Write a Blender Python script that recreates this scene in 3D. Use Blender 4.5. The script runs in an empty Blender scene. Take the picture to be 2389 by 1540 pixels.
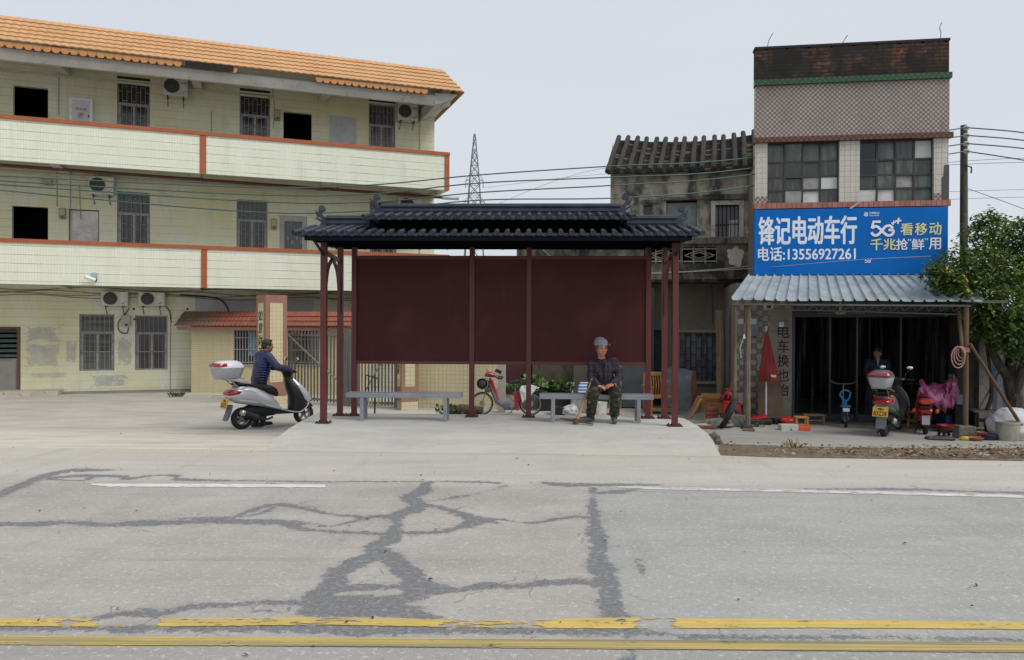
import bpy, math, random
from mathutils import Vector, Matrix, noise
R = math.radians
sc = bpy.context.scene
COL = sc.collection
rnd = random.Random(7)
# ------------------------------------------------------------------ camera
F, CX, CY = 1793.0, 1194.0, 770.0          # focal length and centre, in a 2388 x 1540 pixel frame
CAM = Vector((0, 0, 1.6))
cm = Matrix.Rotation(R(90) - 8 / F, 4, 'X') @ Matrix.Rotation(.0045, 4, 'Z')
cd = bpy.data.cameras.new('camera'); cam = bpy.data.objects.new('camera', cd); COL.objects.link(cam)
cd.sensor_width = 36; cd.lens = 36 * F / 2388; cd.clip_end = 3000; cd.clip_start = .05
cam.matrix_world = Matrix.Translation(CAM) @ cm
sc.camera = cam
CM3 = cm.to_3x3()
# ------------------------------------------------------------------ sky and sun (overcast)
SUN_EL, SUN_AZ = R(48), R(124)             # azimuth clockwise from +Y: behind the camera, to the right
w = bpy.data.worlds.new('World'); sc.world = w; w.use_nodes = True
nt = w.node_tree; nt.nodes.clear()
wo = nt.nodes.new('ShaderNodeOutputWorld'); bg = nt.nodes.new('ShaderNodeBackground')
sky = nt.nodes.new('ShaderNodeTexSky'); sky.sky_type = 'NISHITA'; sky.sun_disc = False
sky.sun_elevation = SUN_EL; sky.sun_rotation = SUN_AZ; sky.air_density = 1.0; sky.dust_density = 4.0; sky.ozone_density = 1.2
mx = nt.nodes.new('ShaderNodeMix'); mx.data_type = 'RGBA'; mx.inputs[0].default_value = .86   # the cloud cover over the clear sky
mx.inputs[7].default_value = (6.5, 6.88, 7.35, 1)
tcw = nt.nodes.new('ShaderNodeTexCoord'); mpw = nt.nodes.new('ShaderNodeMapping'); mpw.inputs[3].default_value = (1.6, 1.6, 4.2)      # faint cloud structure
nzw = nt.nodes.new('ShaderNodeTexNoise'); nzw.inputs['Scale'].default_value = 1.3; nzw.inputs['Detail'].default_value = 5
crw = nt.nodes.new('ShaderNodeMix'); crw.data_type = 'RGBA'; crw.inputs[6].default_value = (6.1, 6.55, 7.2, 1); crw.inputs[7].default_value = (6.95, 7.25, 7.55, 1)
nt.links.new(tcw.outputs['Generated'], mpw.inputs[0]); nt.links.new(mpw.outputs[0], nzw.inputs['Vector']); nt.links.new(nzw.outputs[0], crw.inputs[0]); nt.links.new(crw.outputs[2], mx.inputs[7])
nt.links.new(sky.outputs[0], mx.inputs[6]); nt.links.new(mx.outputs[2], bg.inputs[0]); nt.links.new(bg.outputs[0], wo.inputs[0])
bg.inputs[1].default_value = .1
sl = bpy.data.lights.new('sun', 'SUN'); sl.energy = 1.75; sl.angle = R(30); sl.color = (1, .97, .93)
so = bpy.data.objects.new('sun', sl); COL.objects.link(so)
so.rotation_euler = Vector((-math.sin(SUN_AZ) * math.cos(SUN_EL), -math.cos(SUN_AZ) * math.cos(SUN_EL), -math.sin(SUN_EL))).to_track_quat('-Z', 'Y').to_euler()
so.location = (10, -10, 30)
sc.view_settings.view_transform = 'Standard'; sc.view_settings.look = 'None'
sc.view_settings.exposure = .2; sc.view_settings.gamma = 1
# ------------------------------------------------------------------ helpers
def lin(c): return tuple((v / 255 / 12.92) if v / 255 <= .04045 else ((v / 255 + .055) / 1.055) ** 2.4 for v in c)
def ray(px, py): return CM3 @ Vector(((px - CX) / F, -(py - CY) / F, -1))
def at(px, py, Y):
    d = ray(px, py); return CAM + d * (Y / d.y)
def on(px, py, z):
    d = ray(px, py); return CAM + d * ((z - 1.6) / d.z)
YAW = R(2)
def road_t(x, y): return x * math.sin(YAW) + y * math.cos(YAW)
def gz(x, y):
    """height of the yard: it falls away behind the edge of the road"""
    a = min(1, max(0, (road_t(x, y) - 9.75) / 4.7))
    return -a * (.36 + min(.16, max(0, (x - 3.2) * .03)))
def G(px, py):
    z = -.3
    for _ in range(25):
        p = on(px, py, z); z = z * .4 + gz(p.x, p.y) * .6
    p.z = gz(p.x, p.y); return p
class Fr:
    """a facade's own frame: x along it, y into it, z up from z0"""
    def __init__(s, ang, o, z0=0):
        s.a = ang; s.o = Vector((o[0], o[1], z0)); s.M = Matrix.Translation(s.o) @ Matrix.Rotation(ang, 4, 'Z'); s.I = s.M.inverted()
    def hit(s, px, py, y=0):
        o = s.I @ CAM; d = s.I.to_3x3() @ ray(px, py); return o + d * ((y - o.y) / d.y)
    def rect(s, px0, py0, px1, py1, y=0):
        a = s.hit(px0, py0, y); b = s.hit(px1, py1, y); c = s.hit(px1, py0, y); e = s.hit(px0, py1, y)
        return ((a.x + e.x) / 2, (b.x + c.x) / 2, (b.z + e.z) / 2, (a.z + c.z) / 2)
# materials ------------------------------------------------------------------
MATS = {}
class NT:
    def __init__(s, name):
        s.m = bpy.data.materials.new(name); s.m.use_nodes = True; s.t = s.m.node_tree
        s.p = s.t.nodes['Principled BSDF']; s.out = s.t.nodes['Material Output']
        s.tc = s.n('ShaderNodeTexCoord')
    def n(s, k, **kw):
        q = s.t.nodes.new(k)
        for a, b in kw.items(): setattr(q, a, b)
        return q
    def l(s, a, b): s.t.links.new(a, b)
    def noise(s, scale, lo, hi, det=5, kind='noise', amt=1, rough=.6, dist=0):
        mp = s.n('ShaderNodeMapping'); s.l(s.tc.outputs['Object'], mp.inputs[0])
        mp.inputs[3].default_value = scale if isinstance(scale, tuple) else (scale,) * 3
        if kind == 'noise':
            q = s.n('ShaderNodeTexNoise'); q.inputs['Scale'].default_value = 1; q.inputs['Detail'].default_value = det
            q.inputs['Roughness'].default_value = rough; q.inputs['Distortion'].default_value = dist; o = q.outputs[0]
        else:
            q = s.n('ShaderNodeTexVoronoi'); q.inputs['Scale'].default_value = 1; o = q.outputs[0]
        s.l(mp.outputs[0], q.inputs['Vector'])
        mr = s.n('ShaderNodeMapRange'); mr.inputs[1].default_value = lo; mr.inputs[2].default_value = hi; mr.inputs[4].default_value = amt
        s.l(o, mr.inputs[0]); return mr.outputs[0]
    def mix(s, f, a, b, mode='MIX'):
        q = s.n('ShaderNodeMix', data_type='RGBA', blend_type=mode)
        for v, i in ((f, 0), (a, 6), (b, 7)):
            if isinstance(v, (int, float)): q.inputs[i].default_value = v
            elif isinstance(v, tuple): q.inputs[i].default_value = lin(v) + (1,)
            else: s.l(v, q.inputs[i])
        return q.outputs[2]
    def math(s, op, a, b=0.):
        q = s.n('ShaderNodeMath', operation=op)
        for v, i in ((a, 0), (b, 1)):
            if isinstance(v, (int, float)): q.inputs[i].default_value = v
            else: s.l(v, q.inputs[i])
        return q.outputs[0]
    def xyz(s):
        q = s.n('ShaderNodeSeparateXYZ'); s.l(s.tc.outputs['Object'], q.inputs[0]); return q.outputs
    def step(s, v, a, b):
        mr = s.n('ShaderNodeMapRange'); mr.inputs[1].default_value = a; mr.inputs[2].default_value = b; s.l(v, mr.inputs[0]); return mr.outputs[0]
    def bump(s, h, strength, dist=.02):
        q = s.n('ShaderNodeBump'); q.inputs['Strength'].default_value = strength; q.inputs['Distance'].default_value = dist
        s.l(h, q.inputs['Height']); s.l(q.outputs[0], s.p.inputs['Normal'])
    def alpha(s, f):
        tr = s.n('ShaderNodeBsdfTransparent'); ms = s.n('ShaderNodeMixShader')
        if isinstance(f, (int, float)): ms.inputs[0].default_value = f
        else: s.l(f, ms.inputs[0])
        s.l(tr.outputs[0], ms.inputs[1]); s.l(s.p.outputs[0], ms.inputs[2]); s.l(ms.outputs[0], s.out.inputs[0])
def mat(name, col, rough=.65, metal=0., layers=(), bump=None, spec=.5, coat=0, trans=0):
    if name in MATS: return MATS[name]
    q = NT(name); c = col
    if not layers: layers = ((6, tuple(v * .82 for v in col), .45, .8, .7),)
    for L in layers:
        f = q.noise(L[0], L[2], L[3], amt=L[4] if len(L) > 4 else 1, kind=L[5] if len(L) > 5 else 'noise')
        c = q.mix(f, c, L[1])
    q.l(c, q.p.inputs['Base Color'])
    q.p.inputs['Roughness'].default_value = rough; q.p.inputs['Metallic'].default_value = metal
    q.p.inputs['Specular IOR Level'].default_value = spec; q.p.inputs['Coat Weight'].default_value = coat
    if trans: q.p.inputs['Transmission Weight'].default_value = trans
    if bump: q.bump(q.noise(bump[0], .2, .8), bump[1])
    MATS[name] = q.m; return q.m
def tilemat(name, col, mortar, bw, bh, ms, col2=None, off=0., rough=.4, layers=(), bump=.4, dim='xz'):
    if name in MATS: return MATS[name]
    q = NT(name); X = q.xyz(); cb = q.n('ShaderNodeCombineXYZ')
    q.l(X[0], cb.inputs[0]); q.l(X[2], cb.inputs[1])
    b = q.n('ShaderNodeTexBrick'); b.offset = off; b.inputs['Scale'].default_value = 1
    b.inputs['Color1'].default_value = lin(col) + (1,); b.inputs['Color2'].default_value = lin(col2 or col) + (1,)
    b.inputs['Mortar'].default_value = lin(mortar) + (1,); b.inputs['Mortar Size'].default_value = ms
    b.inputs['Mortar Smooth'].default_value = .1; b.inputs['Brick Width'].default_value = bw; b.inputs['Row Height'].default_value = bh
    q.l(cb.outputs[0], b.inputs[0]); c = b.outputs[0]
    for L in layers:
        c = q.mix(q.noise(L[0], L[2], L[3], amt=L[4] if len(L) > 4 else 1), c, L[1])
    q.l(c, q.p.inputs['Base Color']); q.p.inputs['Roughness'].default_value = rough
    if bump: q.bump(q.math('SUBTRACT', 1., b.outputs[1]), bump, .01)
    MATS[name] = q.m; return q.m
# meshes ------------------------------------------------------------------
class MB:
    def __init__(s): s.V = []; s.Fc = []; s.M = []
    def add(s, vs, fs, m=0):
        k = len(s.V); s.V += [tuple(v) for v in vs]; s.Fc += [tuple(i + k for i in f) for f in fs]; s.M += [m] * len(fs); return s
    def box(s, x0, x1, y0, y1, z0, z1, m=0):
        return s.add([(x, y, z) for z in (z0, z1) for y in (y0, y1) for x in (x0, x1)],
                     [(0, 2, 3, 1), (4, 5, 7, 6), (0, 1, 5, 4), (2, 6, 7, 3), (0, 4, 6, 2), (1, 3, 7, 5)], m)
    def obox(s, c, size, rot=(0, 0, 0), m=0):
        from mathutils import Euler
        E = Euler(rot).to_matrix(); c = Vector(c); h = [v / 2 for v in size]
        return s.add([c + E @ Vector((x, y, z)) for z in (-h[2], h[2]) for y in (-h[1], h[1]) for x in (-h[0], h[0])],
                     [(0, 2, 3, 1), (4, 5, 7, 6), (0, 1, 5, 4), (2, 6, 7, 3), (0, 4, 6, 2), (1, 3, 7, 5)], m)
    def bar(s, a, b, wx, wy, m=0, up=(0, 0, 1)):
        """a rectangular bar from a to b"""
        a, b = Vector(a), Vector(b); d = (b - a).normalized(); u = Vector(up)
        if abs(d.dot(u)) > .98: u = Vector((1, 0, 0))
        p = d.cross(u).normalized(); q = p.cross(d)
        vs = [e + p * i * wx / 2 + q * j * wy / 2 for e in (a, b) for i, j in ((-1, -1), (1, -1), (1, 1), (-1, 1))]
        return s.add(vs, [(0, 3, 2, 1), (4, 5, 6, 7), (0, 1, 5, 4), (1, 2, 6, 5), (2, 3, 7, 6), (3, 0, 4, 7)], m)
    def tube(s, pts, r, n=8, m=0, cap=True):
        pts = [Vector(p) for p in pts]; N = len(pts)
        rs = list(r) if isinstance(r, (list, tuple)) else [r] * N
        if n < 6 and N == 2: pass
        vs = []; pu = None
        for i, p in enumerate(pts):
            d = (pts[min(i + 1, N - 1)] - pts[max(i - 1, 0)]).normalized()
            if pu is None: pu = d.orthogonal().normalized()
            pu = (pu - d * pu.dot(d)).normalized(); pv = d.cross(pu)
            vs += [p + (pu * math.cos(k * 2 * math.pi / n) + pv * math.sin(k * 2 * math.pi / n)) * rs[i] for k in range(n)]
        fs = [(i * n + k, i * n + (k + 1) % n, (i + 1) * n + (k + 1) % n, (i + 1) * n + k) for i in range(N - 1) for k in range(n)]
        if cap: fs += [tuple(reversed(range(n))), tuple((N - 1) * n + k for k in range(n))]
        return s.add(vs, fs, m)
    def lathe(s, prof, n=20, o=(0, 0, 0), M=None, m=0, sx=1, sy=1):
        o = Vector(o); vs = []
        for r, z in prof:
            for k in range(n):
                a = k * 2 * math.pi / n; v = Vector((r * math.cos(a) * sx, r * math.sin(a) * sy, z)); vs.append(o + (M @ v if M else v))
        N = len(prof)
        fs = [(i * n + k, i * n + (k + 1) % n, (i + 1) * n + (k + 1) % n, (i + 1) * n + k) for i in range(N - 1) for k in range(n)]
        if prof[0][0] > 1e-6 and prof[0] != prof[-1]: fs.append(tuple(reversed(range(n))))
        if prof[-1][0] > 1e-6 and prof[0] != prof[-1]: fs.append(tuple((N - 1) * n + k for k in range(n)))
        return s.add(vs, fs, m)
    def prism(s, poly, y0, y1, m=0, ax='y'):
        """poly of (x, z) swept between y0 and y1"""
        n = len(poly); f = (lambda a, b, c: (a, c, b)) if ax == 'y' else ((lambda a, b, c: (c, a, b)) if ax == 'x' else (lambda a, b, c: (a, b, c)))
        vs = [f(a, b, y0) for a, b in poly] + [f(a, b, y1) for a, b in poly]
        return s.add(vs, [tuple(range(n)), tuple(reversed(range(n, 2 * n)))] + [(i, i + n, (i + 1) % n + n, (i + 1) % n) for i in range(n)], m)
    def ell(s, c, r, M=None, nu=16, nv=10, m=0):
        if not isinstance(r, (tuple, list)): r = (r,) * 3
        c = Vector(c); vs = []
        for j in range(1, nv):
            t = math.pi * j / nv
            for k in range(nu):
                a = 2 * math.pi * k / nu; v = Vector((r[0] * math.sin(t) * math.cos(a), r[1] * math.sin(t) * math.sin(a), r[2] * math.cos(t)))
                vs.append(c + (M @ v if M else v))
        top = Vector((0, 0, r[2])); vs += [c + (M @ top if M else top), c - (M @ top if M else top)]
        T = (nv - 1) * nu
        fs = [(j * nu + k, (j + 1) * nu + k, (j + 1) * nu + (k + 1) % nu, j * nu + (k + 1) % nu) for j in range(nv - 2) for k in range(nu)]
        fs += [(T, k, (k + 1) % nu) for k in range(nu)] + [(T + 1, (nv - 2) * nu + (k + 1) % nu, (nv - 2) * nu + k) for k in range(nu)]
        return s.add(vs, fs, m)
    def cap(s, a, b, ra, rb, n=12, m=0):
        """tapered capsule"""
        a, b = Vector(a), Vector(b); d = (b - a); L = max(d.length, 1e-5); d = d / L
        P = []; rr = []
        for k in range(1, 5): t = k / 5 * math.pi / 2; P.append(a - d * ra * math.cos(t)); rr.append(ra * math.sin(t))
        P += [a, b]; rr += [ra, rb]
        for k in range(4, 0, -1): t = k / 5 * math.pi / 2; P.append(b + d * rb * math.cos(t)); rr.append(rb * math.sin(t))
        return s.tube(P, rr, n, m)
    def loft(s, rings, m=0, cap=True):
        n = len(rings[0]); vs = [v for r in rings for v in r]
        fs = [(i * n + k, i * n + (k + 1) % n, (i + 1) * n + (k + 1) % n, (i + 1) * n + k) for i in range(len(rings) - 1) for k in range(n)]
        if cap: fs += [tuple(reversed(range(n))), tuple((len(rings) - 1) * n + k for k in range(n))]
        return s.add(vs, fs, m)
    def holes(s, x0, x1, z0, z1, y, dep, hs, m=0):
        """front face of a wall at y with rectangular openings and reveals dep deep"""
        xs = sorted({x0, x1, *[v for h in hs for v in h[:2] if x0 < v < x1]}); zs = sorted({z0, z1, *[v for h in hs for v in h[2:4] if z0 < v < z1]})
        for a, b in zip(xs, xs[1:]):
            for c, d in zip(zs, zs[1:]):
                u, v = (a + b) / 2, (c + d) / 2
                if any(h[0] < u < h[1] and h[2] < v < h[3] for h in hs): continue
                s.add([(a, y, c), (b, y, c), (b, y, d), (a, y, d)], [(0, 1, 2, 3)], m)
        for h in hs:
            a, b, c, d = max(h[0], x0), min(h[1], x1), max(h[2], z0), min(h[3], z1); Y = y + dep
            s.add([(a, y, c), (b, y, c), (b, y, d), (a, y, d), (a, Y, c), (b, Y, c), (b, Y, d), (a, Y, d)],
                  [(0, 4, 5, 1), (1, 5, 6, 2), (2, 6, 7, 3), (3, 7, 4, 0)], m)
        return s
    def build(s, name, mt, parent=None, smooth=False, bev=0, loc=None, ang=35):
        me = bpy.data.meshes.new(name); me.from_pydata(s.V, [], s.Fc)
        for q in (mt if isinstance(mt, (list, tuple)) else [mt]): me.materials.append(q)
        if any(s.M): me.polygons.foreach_set('material_index', s.M)
        me.update()
        if smooth: me.shade_smooth(); me.set_sharp_from_angle(angle=R(ang))
        o = bpy.data.objects.new(name, me); COL.objects.link(o)
        if parent: o.parent = parent
        if loc is not None: o.location = loc
        if bev:
            b = o.modifiers.new('bevel', 'BEVEL'); b.width = bev; b.segments = 2; b.limit_method = 'ANGLE'; b.angle_limit = R(40); b.harden_normals = False
        return o
def tag(o, label, cat, group=None):
    o['label'] = label; o['category'] = cat
    if group: o['group'] = group
    return o
def thing(name, label, cat, loc=(0, 0, 0), rz=0., group=None):
    o = bpy.data.objects.new(name, None); COL.objects.link(o); o.empty_display_size = .2
    o.location = loc; o.rotation_euler = (0, 0, rz); return tag(o, label, cat, group)
def struct(o): o['kind'] = 'structure'; return o
def copy_tree(o, parent=None):
    c = o.copy(); COL.objects.link(c)
    if parent: c.parent = parent
    for ch in list(o.children): copy_tree(ch, c)
    return c
def dup(o, loc, rz, label, group=None):
    c = copy_tree(o); c.location = loc; c.rotation_euler = (0, 0, rz); c['label'] = label
    if group: c['group'] = group
    return c
def evaluated(o, name):
    dg = bpy.context.evaluated_depsgraph_get(); dg.update()
    me = bpy.data.meshes.new_from_object(o.evaluated_get(dg)); me.name = name; return me
def remesh(mb, name, mt, parent, vox=.008, sm=6, fac=.6, pick=None, wr=0.):
    """one continuous skin grown over overlapping shapes"""
    o = mb.build(name, mt, parent)
    o.data.polygons.foreach_set('material_index', [0] * len(o.data.polygons))
    a = o.modifiers.new('r', 'REMESH'); a.mode = 'VOXEL'; a.voxel_size = vox; a.use_smooth_shade = True
    b = o.modifiers.new('s', 'SMOOTH'); b.iterations = sm; b.factor = fac
    me = evaluated(o, name); old = o.data; o.modifiers.clear(); o.data = me; bpy.data.meshes.remove(old)
    if len(me.materials) == 0:
        for q in (mt if isinstance(mt, (list, tuple)) else [mt]): me.materials.append(q)
    if wr:          # creases and folds of the cloth
        for v, nn in [(v, v.normal.copy()) for v in me.vertices]:
            c = v.co; k = noise.noise((c.x * 9, c.y * 9, c.z * 16)) * .7 + (1 - 2 * abs(noise.noise((c.x * 13 + 4, c.y * 13, c.z * 24)))) * .6
            v.co = c + nn * wr * k
    if pick: me.polygons.foreach_set('material_index', [pick(p.center) for p in me.polygons])
    me.shade_smooth(); return o
def flat_text(body, rect, y, mt, parent, name='lettering', bold=0., shear=0., ext=.004, stack=False, keep=False):
    """lettering standing on the plane y of its parent, fitted into rect = x0, x1, z0, z1"""
    me_all = []; extra = []; x0, x1, z0, z1 = rect
    chars = list(body) if stack else [body]
    for i, ch in enumerate(chars):
        cu = bpy.data.curves.new('t', 'FONT'); cu.body = ch; cu.size = 1; cu.extrude = 0; cu.shear = shear; cu.resolution_u = 3
        o = bpy.data.objects.new('t', cu); COL.objects.link(o)
        me = evaluated(o, 't'); vs = [v.co.copy() for v in me.vertices]; fs = [tuple(p.vertices) for p in me.polygons]
        bpy.data.objects.remove(o); bpy.data.curves.remove(cu); bpy.data.meshes.remove(me)
        if not vs: continue
        lo = [min(v[k] for v in vs) for k in (0, 1)]; hi = [max(v[k] for v in vs) for k in (0, 1)]
        if stack:
            hh = (z1 - z0) / len(chars); a, b, c, d = x0, x1, z1 - (i + .93) * hh, z1 - i * hh - .07 * hh
        else: a, b, c, d = rect
        W = max(hi[0] - lo[0], 1e-4); H = max(hi[1] - lo[1], 1e-4)
        base = [(a + (v.x - lo[0]) / W * (b - a), c + (v.y - lo[1]) / H * (d - c)) for v in vs]
        me_all.append((base, fs)); bw = bold * (d - c)
        if bw:
            for k, (u, v_) in enumerate(((-1, 0), (1, 0), (0, -.8), (0, .8), (-.7, .6), (.7, -.6), (.7, .6), (-.7, -.6))): extra.append(([(p + u * bw, q + v_ * bw) for p, q in base], fs, k))
    mb = MB()
    for vs, fs, k in extra: mb.add([(a, y - ext + .0004 * (k + 1), b) for a, b in vs], fs)
    for vs, fs in me_all:
        mb.add([(a, y - ext, b) for a, b in vs], fs)
        # side walls give the letters thickness
        from collections import Counter
        cnt = Counter(); 
        for f in fs:
            for i in range(len(f)): cnt[tuple(sorted((f[i], f[(i + 1) % len(f)])))] += 1
        for f in fs:
            for i in range(len(f)):
                p, q = f[i], f[(i + 1) % len(f)]
                if cnt[tuple(sorted((p, q)))] == 1:
                    mb.add([(vs[p][0], y - ext, vs[p][1]), (vs[q][0], y - ext, vs[q][1]), (vs[q][0], y, vs[q][1]), (vs[p][0], y, vs[p][1])], [(0, 3, 2, 1)])
    return mb.build(name, mt, parent)
def stroke(mb, pts, w, y, m=0, ext=.004):
    """flat ribbon on the plane y through (x, z) points"""
    P = [Vector((a, 0, b)) for a, b in pts]
    ws = w if isinstance(w, (list, tuple)) else [w] * len(P); L = []; Rr = []
    for i, p in enumerate(P):
        d = (P[min(i + 1, len(P) - 1)] - P[max(i - 1, 0)]).normalized(); q = Vector((-d.z, 0, d.x)) * ws[i] / 2
        L.append(p + q); Rr.append(p - q)
    n = len(P); vs = [(v.x, y - ext, v.z) for v in L + Rr]
    mb.add(vs, [(i, i + 1, n + i + 1, n + i) for i in range(n - 1)], m)
def spline(pts, k=8):
    P = [Vector(p) for p in pts]; out = []
    for i in range(len(P) - 1):
        a, b, c, d = P[max(i - 1, 0)], P[i], P[i + 1], P[min(i + 2, len(P) - 1)]
        for j in range(k):
            t = j / k; out.append(.5 * ((2 * b) + (c - a) * t + (2 * a - 5 * b + 4 * c - d) * t * t + (3 * b - a - 3 * c + d) * t ** 3))
    return out + [P[-1]]
# ================================================================== the ground, the road, the platform
def ground_mat():
    q = NT('yard_concrete'); X = q.xyz()
    far = q.math('ADD', X[1], q.math('MULTIPLY', q.math('SUBTRACT', q.noise((.8, 1.2, 1), 0, 1), .5), 2.4))
    c = q.mix(q.step(far, 12.6, 14.2), q.mix(q.noise((.8, 1.6, 1), .4, .66), (204, 195, 180), (190, 183, 171)), q.mix(q.noise((.9, 1.8, 1), .4, .66), (186, 181, 171), (168, 163, 154)))
    c = q.mix(q.noise((.9, 2.2, 1), .5, .70, det=8, amt=.5), c, (150, 146, 138))
    c = q.mix(q.noise((6, 16, 6), .55, .75, amt=.35), c, (118, 112, 102))
    c = q.mix(q.math('MULTIPLY', q.step(X[0], 2.2, 3.4), .85), c, q.mix(q.noise((.6, 2.4, 1), .4, .68), (152, 150, 144), (118, 116, 111)))
    c = q.mix(q.noise((18, 40, 18), .6, .72, amt=.5), c, (196, 190, 178))
    q.l(c, q.p.inputs['Base Color']); q.p.inputs['Roughness'].default_value = .9
    q.bump(q.noise((9, 14, 9), .3, .7), .35, .01); return q.m
xs = [-500, -150, -60, -35] + [-26 + .5 * i for i in range(105)] + [35, 60, 150, 500]
ys = [-40, 0, 6, 9.3] + [9.6 + .2 * i for i in range(60)] + [22.5 + i for i in range(12)] + [40, 60, 120, 300, 800]
mb = MB(); vs = []
for y in ys:
    for x in xs:
        t = road_t(x, y)
        z = -.06 if t < 9.7 else gz(x, y) + (.004 * noise.noise((x * .7, y * .9, 0)) if 10.3 < t < 24 else 0)
        vs.append((x, y, z))
n = len(xs)
mb.add(vs, [(j * n + i, j * n + i + 1, (j + 1) * n + i + 1, (j + 1) * n + i) for j in range(len(ys) - 1) for i in range(n - 1)])
struct(mb.build('ground', ground_mat(), smooth=True))

def road_mat():
    q = NT('road_concrete'); X = q.xyz()
    side = q.math('SUBTRACT', X[0], q.math('MULTIPLY', X[1], .068))          # the newer slab right of the open joint
    right = q.step(side, .27, .30)
    a = q.mix(q.noise(1.3, .35, .68), (178, 172, 165), (163, 157, 151))
    b = q.mix(q.noise((.7, 1.5, 1), .35, .68), (170, 170, 165), (157, 158, 154))
    c = q.mix(right, a, b)
    tt = q.math('ADD', q.math('MULTIPLY', X[0], .035), X[1])
    c = q.mix(q.noise((.55, .9, 1), .48, .72, det=8, amt=.42), c, (138, 134, 129)); c = q.mix(q.noise((1.6, 3.2, 1), .56, .72, det=7, amt=.4), c, (196, 191, 183))
    far = q.step(tt, 7.55, 8.0)
    c = q.mix(far, c, q.mix(q.noise((.6, 2.5, 1), .35, .68), (196, 190, 181), (183, 177, 168)))
    c = q.mix(q.math('MULTIPLY', q.step(tt, 9.15, 9.7), .55), c, (196, 184, 166))
    near = q.step(tt, 3.9, 3.8)
    c = q.mix(q.math('MULTIPLY', near, .5), c, (150, 149, 146))
    c = q.mix(q.noise((26, 26, 1), .56, .66, det=4, amt=.7), c, (204, 199, 192))     # exposed pale stones
    c = q.mix(q.noise((55, 55, 1), .62, .72, det=2, amt=.5), c, (205, 200, 194))
    c = q.mix(q.noise((30, 34, 1), .57, .70, det=6, amt=.6), c, (124, 120, 116))
    c = q.mix(q.noise((2.4, .25, 1), .55, .75, det=6, amt=.25), c, (128, 125, 121))
    c = q.mix(q.noise((.35, 6, 1), .57, .75, det=6, amt=.4), c, (124, 121, 118))
    c = q.mix(q.noise((110, 110, 1), .42, .68, det=4, amt=.4), c, (112, 108, 104))
    at = q.n('ShaderNodeAttribute', attribute_name='tar')
    v = q.math('ADD', at.outputs['Fac'], q.math('MULTIPLY', q.math('SUBTRACT', q.noise((11, 11, 1), 0, 1, det=9, rough=.82), .5), .30)); v = q.math('ADD', v, q.math('MULTIPLY', q.math('SUBTRACT', q.noise((2.6, 2.6, 1), 0, 1, det=3), .5), .09))
    tar = q.step(v, -.004, .008); tar = q.math('MULTIPLY', tar, q.math('SUBTRACT', 1., q.noise((20, 20, 1), .56, .66, det=7, amt=.75)))
    halo = q.math('MULTIPLY', q.step(v, -.07, .0), .2)
    c = q.mix(halo, c, (134, 131, 127))
    tc = q.mix(q.noise((30, 30, 1), .4, .7), (100, 102, 105), (126, 127, 128)); tc = q.mix(q.noise((80, 80, 1), .58, .68, det=4, amt=.7), tc, (164, 161, 156))
    vo = q.n('ShaderNodeTexVoronoi', feature='DISTANCE_TO_EDGE'); vo.inputs['Scale'].default_value = 2.3
    nz = q.n('ShaderNodeTexNoise'); nz.inputs['Scale'].default_value = 3.; nz.inputs['Detail'].default_value = 6; q.l(q.tc.outputs['Object'], nz.inputs['Vector'])
    vm = q.n('ShaderNodeVectorMath', operation='MULTIPLY_ADD'); q.l(nz.outputs['Color'], vm.inputs[0]); vm.inputs[1].default_value = (.5, .5, 0); q.l(q.tc.outputs['Object'], vm.inputs[2]); q.l(vm.outputs[0], vo.inputs['Vector'])
    hair = q.math('MULTIPLY', q.step(vo.outputs[0], .014, .005), q.math('MULTIPLY', q.step(at.outputs['Fac'], -.30, -.06), q.noise((2, 2, 1), .45, .58)))
    c = q.mix(q.math('MULTIPLY', hair, .75), c, (104, 103, 102))
    c = q.mix(q.math('MULTIPLY', tar, .93), c, tc)
    q.l(c, q.p.inputs['Base Color']); q.p.inputs['Roughness'].default_value = .88
    q.bump(q.math('ADD', q.noise((70, 70, 10), .3, .7, det=6), q.math('MULTIPLY', tar, -.6)), .35, .006); return q.m
def yedge(x): return (9.75 - x * math.sin(YAW)) / math.cos(YAW) + .03 * noise.noise((x * 1.3, 3, 0))
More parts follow.
